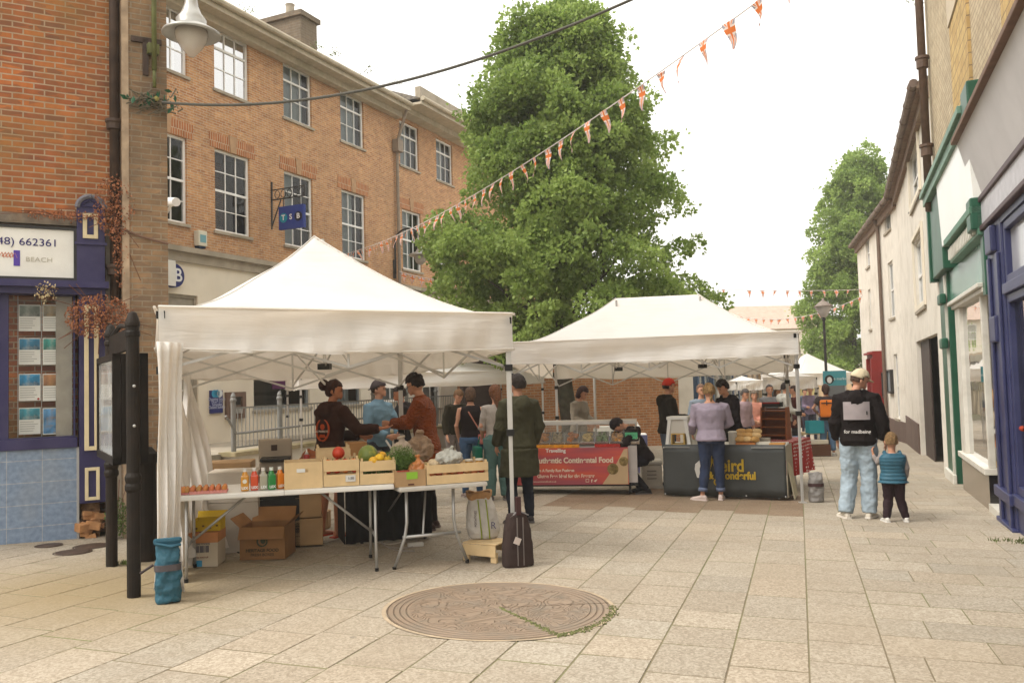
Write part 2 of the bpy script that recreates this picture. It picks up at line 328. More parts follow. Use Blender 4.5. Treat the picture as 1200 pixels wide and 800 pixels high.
# chewing gum and small stains
gv=N.new('ShaderNodeTexVoronoi'); gv.inputs['Scale'].default_value=1.7; gv.inputs['Randomness'].default_value=1; L.new(tc.outputs['Object'],gv.inputs['Vector'])
gr=N.new('ShaderNodeMapRange'); gr.inputs[1].default_value=.03; gr.inputs[2].default_value=.045; gr.inputs[3].default_value=.55; gr.inputs[4].default_value=0; L.new(gv.outputs['Distance'],gr.inputs[0])
m6=N.new('ShaderNodeMix'); m6.data_type='RGBA'; m6.inputs[7].default_value=(.13,.11,.085,1); L.new(gr.outputs[0],m6.inputs[0]); L.new(m5.outputs[2],m6.inputs[6])
L.new(m6.outputs[2],b_.inputs['Base Color']); b_.inputs['Roughness'].default_value=.82; b_.inputs['Specular IOR Level'].default_value=.25
bp=N.new('ShaderNodeBump'); bp.inputs['Strength'].default_value=.35; bp.inputs['Distance'].default_value=.004; L.new(mx0.outputs[0],bp.inputs['Height']); L.new(bp.outputs[0],b_.inputs['Normal'])
mb=MB(); tones=[]
ub=gp(1050,800).dot(UD); PT=.427
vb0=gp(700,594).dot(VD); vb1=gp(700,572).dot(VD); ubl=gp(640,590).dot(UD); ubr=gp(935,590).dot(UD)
def slab(u0,u1,v0,v1,band=False,g=.0025):
    c=uvg((u0+u1)/2,(v0+v1)/2)
    if c.y<1.5 or c.y>60: return
    h=.0075; q=[uvg(u0+g,v0+h),uvg(u1-g,v0+h),uvg(u1-g,v1-h),uvg(u0+g,v1-h)]; i=.004
    q2=[uvg(u0+g+i,v0+h+i),uvg(u1-g-i,v0+h+i),uvg(u1-g-i,v1-h-i),uvg(u0+g+i,v1-h-i)]
    dz=[random.uniform(-.001,.002)+random.uniform(-.0015,.0015) for _ in range(4)]
    mb.add([(p.x,p.y,G(p.x,p.y)-.006) for p in q]+[(p.x,p.y,G(p.x,p.y)+z) for p,z in zip(q2,dz)],[(4,5,6,7),(0,1,5,4),(1,2,6,5),(2,3,7,6),(3,0,4,7)])
    t=random.gauss(.88,.038); w=random.gauss(0,.012)
    col=(t*(1+w),t,t*(1-w),1)
    if band: col=(.62*t,.50*t,.42*t,1)  # brown slab strip, with shade below the wide tent put into its colour
    tones.extend([col]*5)
u=ub; k=0
while u>ub-19:
    v=-1+random.random()*.8
    while v<48:
        l=random.choice([.427,.427,.56,.64,.64]) 
        cu,cv=u-PT/2,v+l/2
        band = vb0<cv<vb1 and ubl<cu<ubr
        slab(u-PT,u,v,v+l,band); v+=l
    u-=PT
v=-1; k=0
while v<48:
    u=ub+(0 if k%2 else -.3); 
    while u<ub+11:
        l=.6+random.choice([0,0,.1,-.1]); slab(max(u,ub),u+l,v,v+PT); u+=l
    v+=PT; k+=1
po=mb.build('pavement',pm,fixn=False); po.data.polygons.foreach_set('use_smooth',[False]*len(po.data.polygons))
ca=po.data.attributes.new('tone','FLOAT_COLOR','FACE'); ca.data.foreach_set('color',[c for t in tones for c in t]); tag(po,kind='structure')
# relief disc set in the paving
dc=gp(585,712); DR=.80
dmat,t_,b_=nt('cast_bronze'); N=t_.nodes; L=t_.links; tc=N.new('ShaderNodeTexCoord')
na=N.new('ShaderNodeTexNoise'); na.inputs['Scale'].default_value=2.6; na.inputs['Detail'].default_value=1; na.inputs['Distortion'].default_value=1.8; L.new(tc.outputs['Object'],na.inputs['Vector'])
ml=N.new('ShaderNodeMath'); ml.operation='MULTIPLY'; ml.inputs[1].default_value=14; L.new(na.outputs['Fac'],ml.inputs[0]); fr=N.new('ShaderNodeMath'); fr.operation='PINGPONG'; fr.inputs[1].default_value=.5; L.new(ml.outputs[0],fr.inputs[0])
ln=N.new('ShaderNodeVectorMath'); ln.operation='LENGTH'; L.new(tc.outputs['Object'],ln.inputs[0])
rp=N.new('ShaderNodeMapRange'); rp.inputs[1].default_value=.05; rp.inputs[2].default_value=.18; L.new(fr.outputs[0],rp.inputs[0])
rings=N.new('ShaderNodeMath'); rings.operation='PINGPONG'; rings.inputs[1].default_value=.022; L.new(ln.outputs['Value'],rings.inputs[0])
rr=N.new('ShaderNodeMapRange'); rr.inputs[1].default_value=.002; rr.inputs[2].default_value=.008; L.new(rings.outputs[0],rr.inputs[0])
sel=N.new('ShaderNodeMath'); sel.operation='GREATER_THAN'; sel.inputs[1].default_value=.64; L.new(ln.outputs['Value'],sel.inputs[0])
mxh=N.new('ShaderNodeMix'); L.new(sel.outputs[0],mxh.inputs[0]); L.new(rp.outputs[0],mxh.inputs[2]); L.new(rr.outputs[0],mxh.inputs[3])
cc=N.new('ShaderNodeMix'); cc.data_type='RGBA'; cc.inputs[6].default_value=(.185,.130,.085,1); cc.inputs[7].default_value=(.275,.20,.14,1); L.new(mxh.outputs[0],cc.inputs[0])
n9=N.new('ShaderNodeTexNoise'); n9.inputs['Scale'].default_value=5; n9.inputs['Detail'].default_value=6; L.new(tc.outputs['Object'],n9.inputs['Vector']); c9=N.new('ShaderNodeMix'); c9.data_type='RGBA'; c9.inputs[7].default_value=(.22,.175,.13,1)
r9=N.new('ShaderNodeMapRange'); r9.inputs[1].default_value=.45; r9.inputs[2].default_value=.7; L.new(n9.outputs['Fac'],r9.inputs[0]); L.new(r9.outputs[0],c9.inputs[0]); L.new(cc.outputs[2],c9.inputs[6])
L.new(c9.outputs[2],b_.inputs['Base Color']); b_.inputs['Roughness'].default_value=.5; b_.inputs['Metallic'].default_value=.15
bp=N.new('ShaderNodeBump'); bp.inputs['Strength'].default_value=.8; bp.inputs['Distance'].default_value=.014; L.new(mxh.outputs[0],bp.inputs['Height']); L.new(bp.outputs[0],b_.inputs['Normal'])
tilt=Vector((0,0,1)).rotation_difference(_n)
disc=empty('relief_disc',dc,0,'round brown cast metal disc with raised map lines set flush in the paving','ground disc'); disc.rotation_mode='QUATERNION'; disc.rotation_quaternion=tilt
def sector(a0,a1,r,z0,z1,n=64,c=(0,0)):
    m_=MB(); a=[a0+(a1-a0)*i/n for i in range(n+1)]
    pr=[(c[0],c[1])]+[(r*math.cos(t)+c[0],r*math.sin(t)+c[1]) for t in a]
    m_.prism(pr,z0,z1,lambda x,y,h:(x,y,h)); return m_
a_0=R(-62); a_1=R(8)
sector(a_1,a_0+2*PI,DR,-.03,.006).build('disc_plate',dmat,disc)
o_=sector(a_0,a_1,DR-.01,-.03,.004,24,(.012,-.004)).build('wedge_plate',dmat,disc); tag(o_,'loose wedge of the disc with a mossy gap')
ms=MB()
for i in range(620):
    if i<310: t=random.random(); a=a_0; r=t*DR; x,y=r*math.cos(a),r*math.sin(a); 
    else: a=a_0+(a_1-a_0)*random.random()**1.5*.9; x,y=(DR+.012)*math.cos(a),(DR+.012)*math.sin(a)
    w=.016*(.4+ (math.hypot(x,y)/DR)); x+=random.gauss(0,w*.7); y+=random.gauss(0,w*.7)
    s=random.uniform(.004,.010); 
    ms.ell((x,y,.004),(s,s,s*.9),seg=5,rings=3)
ms.build('moss',mat((.115,.12,.045),1,.5,30,name='moss'),disc)
rm=MB(); rm.loft([[Vector((r*math.cos(2*PI*j/96),r*math.sin(2*PI*j/96),z)) for j in range(96)] for r,z in ((DR+.006,.0045),(DR+.035,.0045))],cap=False)
rm.build('mortar_ring',mat((.36,.28,.19),.95,.2,8,name='mortar'),disc)
# small round drain covers by the shop
for i,(px,py,r) in enumerate([(85,647,.16),(107,640,.16),(57,639,.12)]):
    g=gp(px,py); m_=MB(); m_.lathe([(r*1.12,.0),(r*1.12,.006),(r,.006),(r,.003),(r*.97,.003),(r*.95,.009),(0.001,.009)],24)
    o=m_.build('drain_cover',M_RUST); o.location=g; tag(o,['round dark drain cover nearest the iron posts','round dark drain cover between two others below navy shop pilaster','smallest round drain cover, furthest left by blue tiles'][i],'drain cover','drain covers by the tiled shop')
# weeds / grass tufts in joints
def tuft(name,loc,label,n=40,h=.08,sp=.12,col=(.10,.13,.03)):
    m_=MB()
    for i in range(n):
        a=random.random()*2*PI; r=sp*random.random(); x,y=r*math.cos(a),r*math.sin(a)*.4; l=h*random.uniform(.4,1); dx,dy=random.gauss(0,.4)*l,random.gauss(0,.4)*l; w=.004
        m_.add([(x-w,y,0),(x+w,y,0),(x+dx*.5+w,y+dy*.5,l*.6),(x+dx*.5-w,y+dy*.5,l*.6),(x+dx,y+dy,l)],[(0,1,2,3),(3,2,4)])
    o=m_.build(name,mat(col,1,.4,20,name='grass')); o.location=loc; return tag(o,label,'weed')
tuft('grass_tuft',gp(1193,634),'grass tuft in the joint at the foot of the blue pilaster',70,.05,.30)
tuft('grass_tuft',gp(1183,632)+Vector((.1,-.25,0)),'short grass growing between slabs in front of blue shop',50,.04,.22)
tuft('weed',gp(146,661),'small green weed between the two iron posts',40,.06,.10)
# ================================================================ TSB terrace
vd=ray(1060,435); vd.z=0; ang=math.atan2(vd.y,vd.x)
FT=Frame((-7.07,20,0),ang)
def sash(fr,root,a,b,c,d,cols=3,rt=1,rb=2,split=None,y=.06,sill=True,frm=.06,label=None,blind=.75,mframe=None,bt=.022,bmat=None,lintel=False):
    mframe=mframe or M_WFRAME
    m_=MB(); frame_bars(m_,a,b,c,d,frm,y,y+.07)
    split=split or (rb/(rt+rb)); zs=c+(d-c)*split
    m_.box(a+frm,b-frm,y+.005,y+.06,zs-.025,zs+.03)
    for i in range(1,cols):
        x=a+frm+(b-a-2*frm)*i/cols; m_.box(x-bt/2,x+bt/2,y+.012,y+.05,c+frm,zs-.025); m_.box(x-bt/2,x+bt/2,y+.012,y+.05,zs+.03,d-frm)
    for j in range(1,rb): z=c+frm+(zs-c-frm)*j/rb; m_.box(a+frm,b-frm,y+.015,y+.047,z-bt/2,z+bt/2)
    for j in range(1,rt): z=zs+(d-frm-zs)*j/rt; m_.box(a+frm,b-frm,y+.015,y+.047,z-bt/2,z+bt/2)
    w=m_.build('window',mframe,root); 
    if label: w['label']=label
    g=MB(); g.add([(a+frm,y+.035,c+frm),(b-frm,y+.035,c+frm),(b-frm,y+.035,d-frm),(a+frm,y+.035,d-frm)],[(0,1,2,3)]); g.build('pane',M_GLASS,w)
    if blind:
        q=MB(); q.box(a+frm,a+(b-a)*blind,y+.10,y+.105,c,d); q.build('blind',bmat or M_BLIND,w)
    i_=MB(); i_.add([(a,y+.08,c),(b,y+.08,c),(b,y+.08,d),(a,y+.08,d),(a,.9,c),(b,.9,c),(b,.9,d),(a,.9,d)],[(4,5,6,7),(0,1,5,4),(2,3,7,6),(0,3,7,4),(1,2,6,5)]); i_.build('room',M_DARKIN,w,fixn=False)
    if sill: q=MB(); q.box(a-.06,b+.06,-.05,y+.01,c-.07,c-.002); q.build('sill',M_STONE,w)
    return w
R_=FT.root('brick_bank_building','three storey orange brick bank building with white sash windows on the left','building')
def rc(fr,tl,br,off=0):
    a,d=fr.uv(*tl,off); b,c=fr.uv(*br,off); return (a,b,c,d)
top=[rc(FT,(186,-20),(204.5,87)),rc(FT,(250.5,32),(292,120)),rc(FT,(331,72),(366,149.5)),rc(FT,(398,105),(427,175.5)),rc(FT,(468,140),(491,204)),rc(FT,(511,164),(530.5,218))]
mid=[rc(FT,(186,140),(204.5,264)),rc(FT,(251,173),(294,281)),rc(FT,(332.5,200),(367.5,293)),rc(FT,(400,219),(429,306)),rc(FT,(471.5,245),(494,319))]
# equalise rows
def eq(l): c=sorted(x[2] for x in l)[len(l)//2]; d=sorted(x[3] for x in l)[len(l)//2]; w=sorted(x[1]-x[0] for x in l)[len(l)//2]; return [((x[0]+x[1])/2-w/2,(x[0]+x[1])/2+w/2,c,d) for x in l]
top=eq(top); mid=eq(mid); tw=mid[1][1]-mid[1][0]
boarded=(mid[4][1]+1.15,mid[4][1]+1.15+tw,mid[4][2]+.2,mid[4][3])
print('WIN top',[tuple(round(v,2) for v in x) for x in top]); print('WIN mid',[tuple(round(v,2) for v in x) for x in mid])
u_br=FT.uv(464,150)[0]; z_g=FT.uv(262.5,3,.62)[1]; z_c=FT.uv(250,297)[1]; z_s=FT.uv(250,20)[1]
UE=24; U0=-2.4
print('eaves',z_g,'cornice',z_c,'break',u_br)
mb=MB(); wall(mb,U0,UE,z_c,z_g-.1,top+mid+[boarded]); mb.box(U0,UE,.9,7,z_c,z_g-.1); mb.build('brick_wall',M_BRTSB,R_)
# soldier arches over middle windows with keystone
M_SOLD=brick('soldier_brick',(.42,.16,.06),(.33,.12,.045),(.46,.36,.25),.075,.30,.009)
for a,b,c,d in mid+[boarded]: mb=MB(); mb.box(a-.18,b+.18,-.012,.0,d+.01,d+.36); mb.build('brick_arch',M_SOLD,R_)
for a,b,c,d in mid+[boarded]: mb=MB(); m_=(a+b)/2; mb.prism([(m_-.09,d+.0),(m_+.09,d+.0),(m_+.13,d+.42),(m_-.13,d+.42)],-.03,-.001,lambda x,z,h:(x,h,z)); mb.build('keystone',mat((.40,.25,.14),.9,name='keystone'),R_)
for k,w in enumerate(top): sash(FT,R_,*w,3,1,2,split=.70,blind=.8 if k<4 else .55)
for k,w in enumerate(mid): sash(FT,R_,*w,3,2,2,blind=[.5,0,.45,.6,.6][k])
a,b,c,d=boarded; mb=MB(); mb.box(a,b,.03,.1,c+.55,d); mb.build('brown_board',mat((.20,.085,.05),.7,name='board'),R_)
sash(FT,R_,a,b,c,c+.55,3,1,1,sill=True,blind=0)
# eaves: soffit, fascia, gutter (near part and deeper far part)
def eaves(u0,u1,zg,dep,h):
    m_=MB(); m_.box(u0,u1,-dep,0,zg-.16,zg-.08); m_.box(u0,u1,-dep*.45,0,zg-.34,zg-.16); m_.box(u0,u1,-dep-.03,-dep,zg-.17,zg+.04)
    m_.tube([(u0,-dep-.09,zg+.02),(u1,-dep-.09,zg+.02)],.075,8); m_.build('eaves',mat((.46,.40,.30),.8,.1,name='eaves_paint',dirt=(.22,.20,.12),damt=.5),R_)
    m_=MB(); m_.add([(u0,-dep,zg+.04),(u1,-dep,zg+.04),(u1,3.4,zg+1.7),(u0,3.4,zg+1.7),(u0,7,zg+.04),(u1,7,zg+.04)],[(0,1,2,3),(3,2,5,4),(0,3,4),(1,5,2)]); m_.build('roof',M_TILE,R_)
eaves(U0,u_br,z_g-.06,.55,.3); eaves(u_br+.02,UE,z_g+.12,.95,.3)
# parapet stone on far part
mb=MB(); mb.box(u_br+.02,UE,-.95,-.75,z_g+.16,z_g+.55); mb.build('parapet',M_STONE,R_)
# downpipe, hopper
mb=MB(); mb.tube([(u_br-.12,-.10,z_c),(u_br-.12,-.10,z_g-1.5)],.055,8); mb.box(u_br-.27,u_br+.03,-.25,-.02,z_g-1.55,z_g-1.15); mb.tube([(u_br-.12,-.12,z_g-1.2),(u_br-.12,-.5,z_g-.2)],.05,8); mb.build('downpipe',mat((.25,.20,.15),.6,name='pipe'),R_)
# chimney
a,zt=FT.uv(352,13,-.1); b,_=FT.uv(371,20,-.1); 
mb=MB(); mb.box(a,b,.1,1.5,z_g,zt); mb.box(a-.08,b+.08,.02,1.58,zt-.12,zt+.02); ch=mb.build('chimney',brick('chimney_brick',(.20,.15,.10),(.16,.12,.085),(.2,.17,.13),stain=(.1,.09,.06)),R_)
mb=MB(); mb.lathe([(.14,zt),(.12,zt+.35),(.14,zt+.42),(.09,zt+.42)],12,(0,0,0)); o=mb.build('chimney_pot',M_STONE,ch); o.location=((a*.6+b*.4),.7,0)
mb=MB(); mb.bar((a-.7,3,z_g),(a-.75,3,zt+.5),.03); mb.build('aerial',M_IRON,R_)
# stone cornice band and ground floor
GZ=-2.6
mb=MB(); mb.box(U0,UE,-.16,0,z_c-.10,z_c+.02); mb.box(U0,UE,-.07,0,z_c-.32,z_c-.10); mb.build('cornice',M_STONE,R_)
gw=rc(FT,(297,440),(353,477)); zt0=FT.uv(205,345)[1]
zwin=(gw[2],gw[3]+1.2)
holes=[(FT.uv(186,400)[0],FT.uv(232,400)[0],GZ+.4,FT.uv(215,345)[1]),(gw[0],gw[0]+2.2,zwin[0],zwin[1]),(gw[0]+3.2,gw[0]+4.6,zwin[0],zwin[1]),(gw[0]+5.6,gw[0]+7.0,zwin[0],zwin[1]),(gw[0]+8.2,gw[0]+9.4,zwin[0]-.3,zwin[1]),(gw[0]+10.6,gw[0]+11.8,zwin[0]-.3,zwin[1])]
mb=MB(); wall(mb,U0,UE,GZ,z_c-.32,holes,.15); mb.box(U0,UE,.9,7,GZ,z_c-.32); mb.build('ground_floor_wall',M_CLAD,R_)
gf=mat((.22,.24,.25),.4,name='grey_frame')
for k,h in enumerate(holes):
    if k==0:
        m_=MB(); frame_bars(m_,*h,.07,.05,.12); m_.box(h[0]+.07,h[1]-.07,.08,.10,h[2]+.07,h[3]-.07); m_.build('door',mat((.28,.25,.20),.6,name='door_paint'),R_)
    else: sash(FT,R_,*h,2,1,1,split=.75,blind=0 if k<2 else .7,mframe=gf if k<3 else M_WFRAME,frm=.07)
# poster strip in the window
h=holes[1]; mb=MB(); mb.box(h[0]+.75,h[0]+1.35,.055,.06,h[3]-1.55,h[3]-1.2); mb.build('window_sticker',flat(90,30,80),R_)
mb=MB(); mb.box(h[0]+1.55,h[0]+1.95,.055,.058,h[3]-1.6,h[3]-1.15); mb.build('window_sticker',flat(225,235,225),R_)
mb=MB(); mb.prism([(h[0]+1.75+.16*math.cos(t*PI/12),h[3]-1.38+.16*math.sin(t*PI/12)) for t in range(24)],.050,.054,lambda x,z,q:(x,q,z)); mb.build('window_sticker',flat(0,150,120),R_)
# alarm box and camera
a,z=FT.uv(232,280); mb=MB(); mb.bbox((a,-.08,z),(.26,.16,.36),b=.02); al=mb.build('alarm_box',flat(225,220,200),R_); mb=MB(); mb.box(a-.09,a+.09,-.165,-.161,z-.10,z+.08); mb.build('alarm_label',flat(120,170,180),al)
mb=MB(); mb.box(a-.1,a+.1,-.14,0,z-.23,z-.182); mb.build('alarm_base',flat(30,50,80),al)
def thing_mesh(name,mbd,mt,label,cat,loc=(0,0,0),rz=0,group=None,**k):
    o=mbd.build(name,mt,**k); o.location=loc; o.rotation_euler=(0,0,rz); return tag(o,label,cat,group)
c0=P(206,240,18.2); r=empty('security_camera',c0,0,'white security camera on the brick wall beside the pier','camera')
mb=MB(); mb.tube([(-.28,.10,.10),(.15,-.35,-.02)],.095,12); mb.build('camera_body',M_WFRAME,r,smooth=False); mb=MB(); mb.tube([(-.1,.0,.0),(-.3,.25,-.12)],.03,8); mb.build('camera_arm',M_WFRAME,r)
# round blue sign on the wall, partly hidden by the pier
a,z=FT.uv(200,323); r=empty('round_bank_sign',FT.w(a,-.02,z),FT.a,'round dark blue bank sign half hidden behind the brick pier','sign')
mb=MB(); RR=.27; mb.prism([(RR*1.05*math.cos(t*PI/24),RR*math.sin(t*PI/24)) for t in range(48)],-.10,0,lambda x,z_,q:(x,q,z_)); mb.build('sign_disc',flat(35,40,105),r)
text('B',.42,flat(235,235,235),r,'letter',(.10,-.105,0),bold=.006)
mb=MB(); mb.box(-1.2,-.02,-.16,-.12,-.25,.32); mb.build('white_panel',flat(230,228,220),r)
# plaque and cash machine
a,b,c,d=rc(FT,(245,457.5),(259.5,483.5)); r=empty('bank_plaque',FT.w(a,0,c),FT.a,'navy information plaque with a row of pale blue dots left of cash machine','sign')
mb=MB(); mb.box(0,b-a,-.05,0,0,d-c); mb.build('board',flat(30,40,110),r)
w_=b-a;h_=d-c
for i in range(3):
    mb=MB(); mb.prism([(w_*(.3+.22*i)+.09*math.cos(t*PI/8),h_*.86+.09*math.sin(t*PI/8)) for t in range(16)],-.055,-.049,lambda x,z_,q:(x,q,z_)); mb.build('logo_dot',flat(60,160,200) if i<2 else flat(225,230,235),r)
for i,s_ in enumerate(['Opening hours','Mon - Fri','Saturday','Closed Sunday']): text(s_,.1,flat(190,195,220),r,'lettering',(w_*.5,-.052,h_*(.62-.12*i)),xs=.9)
a,b,c,d=rc(FT,(263,459.5),(285.5,489.5)); r=empty('cash_machine',FT.w(a,0,c),FT.a,'brown framed cash machine set in the cream bank wall','cash machine')
w_=b-a;h_=d-c
mb=MB(); frame_bars(mb,0,w_,0,h_,.12,-.09,0); mb.build('surround',mat((.16,.10,.075),.5,name='atm_frame'),r)
mb=MB(); mb.box(.12,w_-.12,-.03,0,.12,h_-.12); mb.build('fascia',mat((.20,.14,.11),.5,name='atm_face'),r)
mb=MB(); mb.box(w_*.3,w_*.75,-.06,-.031,h_*.52,h_*.85); mb.build('screen',M_BLACK,r); mb=MB(); mb.box(w_*.32,w_*.7,-.16,-.031,h_*.2,h_*.42); mb.build('keypad',M_STEEL,r)
# hanging bank sign
w0=FT.uv(318,240)[0]; zb=FT.uv(320,236)[1]; p=FT.w(w0,0,0); outa=FT.a-PI/2
pc=P(340.5,256,21.7); r=empty('hanging_bank_sign',(p.x,p.y,pc.z),outa,'blue hanging bank sign on an ornate black iron bracket','sign')
# local x = outward from wall
mb=MB(); mb.box(.28,1.08,-.05,.05,-.30,.30); mb.build('board',flat(38,60,140),r)
bx=r
mb=MB()
for s_ in (-1,):
    mb.bar((0,0,.52),(1.1,0,.52),.03); mb.bar((0,0,.78),(1.1,0,.78),.025); mb.bar((1.1,0,.5),(1.1,0,.80),.03); mb.bar((0,0,-.25),(.02,0,1.0),.04); mb.bar((0,0,-.2),(.32,0,.5),.025)
    for i in range(5):
        cx=.2+i*.2; mb.tube([(cx+.08*math.cos(t*PI/6),0,.65+.10*math.sin(t*PI/6)) for t in range(13)],.011,5,cap=False)
    mb.bar((.4,0,.30),(.4,0,.52),.02); mb.bar((.95,0,.30),(.95,0,.52),.02)
mb.build('bracket',M_IRON,r)
for i,(ch_,cl) in enumerate((('T',(0,140,165)),('S',None),('B',(25,25,50)))):
    x=.44+.24*i
    if cl: mb=MB(); mb.prism([(x+.125*math.cos(t*PI/16),.125*math.sin(t*PI/16)+0) for t in range(32)],-.056,-.050,lambda x,z_,q:(x,q,z_)); mb.build('letter_disc',flat(*cl),r)
    text(ch_,.19,flat(240,240,240),r,'letter',(x,-.062,0),bold=.004)
# swan neck wall lamp
def swan_lamp(root_loc,rz,label,sc=1.0,reach=1.2,drop=.0,straight=.8,acol=None,name='wall_lamp'):
    r=empty(name,root_loc,rz,label,'lamp',None,sc)
    am=acol or M_IRON; pts=[(.06,0,-straight),(.06,0,0)]+[(.06+reach/2-reach/2*math.cos(t*PI/10),0,reach*.45*math.sin(t*PI/10)) for t in range(1,11)]+[(.06+reach,0,-drop-.05)]
    mb=MB(); mb.tube(pts,.032,8); mb.box(0,.06,-.05,.05,-straight-.15,-straight*.55); mb.build('arm',am,r,smooth=True)
    mb=MB(); c=(.06+reach,0,-drop-.05)
    mb.lathe([(.035,.05),(.05,0),(.075,-.05),(.09,-.12),(.16,-.22),(.36,-.30),(.385,-.335),(.37,-.35),(.30,-.33),(.20,-.30)],28,c); mb.build('hood',mat((.42,.41,.38),.35,.1,metal=.5,name='zinc'),r,smooth=True)
    mb=MB(); mb.lathe([(.205,-.30),(.215,-.36),(.20,-.45),(.15,-.55),(.08,-.62),(.012,-.65)],24,c)
    gm_,tt,bb=nt('lamp_globe'); bb.inputs['Base Color'].default_value=(.55,.52,.48,1); bb.inputs['Roughness'].default_value=.15; bb.inputs['Transmission Weight'].default_value=.35; bb.inputs['Alpha'].default_value=.75
    mb.build('globe',gm_,r,smooth=True); return r
pl=FT.w(FT.uv(461,285)[0],0,FT.uv(461,285)[1]); swan_lamp(pl,FT.a-PI/2,'swan neck lamp on the brick bank wall beyond the bunting',1.0,.95,.1,1.0)
# ================================================================ raised terrace with railings before the bank
tp=P(275,530,16.5); FTr=Frame((tp.x,tp.y,0),ang+R(3)); tz=tp.z
r=FTr.root('terrace_wall','low white wall with stone coping below the grey railings','wall')
mb=MB(); mb.box(0,14,0,.3,GZ,tz-.08); mb.build('white_wall',M_RENDER,r); mb=MB(); mb.box(-.05,14,-.06,.36,tz-.08,tz); mb.build('coping',mat((.33,.27,.16),.9,.2,name='coping',dirt=(.15,.15,.06),damt=.8),r)
mb=MB(); mb.box(-3.5,14,.30,4.6,GZ,tz-.03); o=mb.build('terrace_floor',M_STONE); o.location=FTr.o; o.rotation_euler=(0,0,FTr.a); tag(o,kind='structure')
mb=MB(); 
for i in range(4): mb.box(-1.9+.0,-.06,-.2-.32*(3-i)+.0,.3,GZ,tz-.03-.16*(3-i)) if False else mb.box(-3.4,-.06,.3-.34*(i+1),.3-.34*i,GZ,tz-.03-.15*(i+1))
r3=FTr.root('stone_steps','stone steps leading up to the bank behind the curtain','steps'); mb.build('treads',M_STONE,r3)
r=FTr.root('railing','grey tubular railing with sloping handrail on the terrace wall','railing')
rg=mat((.20,.20,.19),.5,.1,name='galvanised',dirt=(.18,.15,.12),damt=.4)
for i in range(7):
    u=.15+i*1.45 if i<2 else .15+i*1.75
    mb=MB(); mb.tube([(u,.15,tz),(u,.15,tz+.98)],.05,10); mb.lathe([(.05,tz+.98),(.065,tz+1.0),(.065,tz+1.03),(.045,tz+1.06),(.05,tz+1.1),(.02,tz+1.16),(.001,tz+1.17)],10,(u,.15,0)); mb.build('post',rg,r)
mb=MB(); mb.bar((.15,.15,tz+.86),(12,.15,tz+.86),.03); mb.bar((.15,.15,tz+.08),(12,.15,tz+.08),.03)
for i in range(100): u=.28+i*.117; mb.bar((u,.15,tz+.08),(u,.15,tz+.86),.013)
mb.build('bars',rg,r)
mb=MB(); mb.tube([(-.15,.08,tz+.72),(.15,.08,tz+.36),(.35,.06,tz+.36),(7,.06,tz+.46)],.024,8); mb.build('handrail',rg,r)
# ================================================================ brick building behind food stall
q0=at(588,24); q1=at(812,25.6); aa=math.atan2(q1.y-q0.y,q1.x-q0.x); FB=Frame((q0.x,q0.y,0),aa); Lb=(q1-q0).length
r=FB.root('brick_outbuilding','low orange brick building with flat coping behind the big white stall','building')
mb=MB(); mb.box(0,Lb-.4,0,6,-3,1.15); mb.build('brick_wall',M_BRBACK,r)
mb=MB(); mb.box(-.05,Lb,-.08,6,1.15,1.3); mb.build('coping',M_STONE,r)
mb=MB(); mb.box(Lb-.42,Lb+.05,-.06,.4,-3,1.148); mb.build('white_pillar',M_RENDER,r)
mb=MB(); mb.box(-1.0,-.02,.3,.8,-3,1.1); mb.build('dark_doorway',mat((.05,.03,.025),.7,name='dark_brown'),r)
# distant shops along the left of the street
s0=at(815,26.2); s1=at(925,62); aa=math.atan2(s1.y-s0.y,s1.x-s0.x); FS=Frame((s0.x,s0.y,0),aa); Ls=(s1-s0).length
r=FS.root('shop_terrace','row of far shops with blue grey shopfront beyond the brick building','building')
mb=MB(); mb.box(0,Ls,.1,8,-3.4,1.0); mb.build('wall',mat((.50,.40,.28),.9,.1,name='tan_render'),r)
cols=[(70,95,125),(150,150,140),(60,80,110),(170,140,100),(90,110,120),(180,170,150),(120,60,50),(80,90,100)]
u=.2
for i,c_ in enumerate(cols):
    w_=3.2+.8*i; m_=MB(); m_.box(u,u+w_,-.10,.09,.45,.85); m_.box(u,u+.25,-.12,.09,-3.4,.45); m_.box(u+w_-.25,u+w_,-.12,.09,-3.4,.45); m_.box(u+w_*.5-.05,u+w_*.5+.05,-.05,.09,-3.4,.45); sf=m_.build('shopfront',flat(*c_),r)
    m_=MB(); m_.box(u+.25,u+w_-.25,.0,.05,-1.3,.40); m_.build('shop_window',mat((.10,.11,.12),.15,.3,name='shop_glass',spec=.6,bump=0),sf); u+=w_+.4
# end of street: hipped roof building
e0=at(858,74); r=empty('hipped_roof_building',e0,R(-4),'cream building with a brown hipped roof closing the far end','building')
ze=P(900,386,74).z-e0.z; zr=P(870,354,74).z-e0.z
mb=MB(); mb.box(-1,9.5,0,9,-3,ze); mb.build('wall',M_CLAD,r)
mb=MB(); mb.add([(-1.4,-.4,ze),(10,-.4,ze),(10,9.4,ze),(-1.4,9.4,ze),(1.2,4.5,zr),(7.6,4.5,zr-.1)],[(0,1,5,4),(1,2,5),(2,3,4,5),(3,0,4),(3,2,1,0)]); mb.build('roof',mat((.38,.28,.22),.9,.15,3,name='old_tiles',dirt=(.25,.2,.15)),r)
for i in range(4):
    sash(None,r,.9+2.0*i,1.7+2.0*i,ze-1.6,ze-.35,2,1,1,blind=0,y=-.08,sill=False)
e1=at(958,70); r=empty('grey_gabled_house',e1,R(-20),'grey gabled house between the pointed tent and the tree','building')
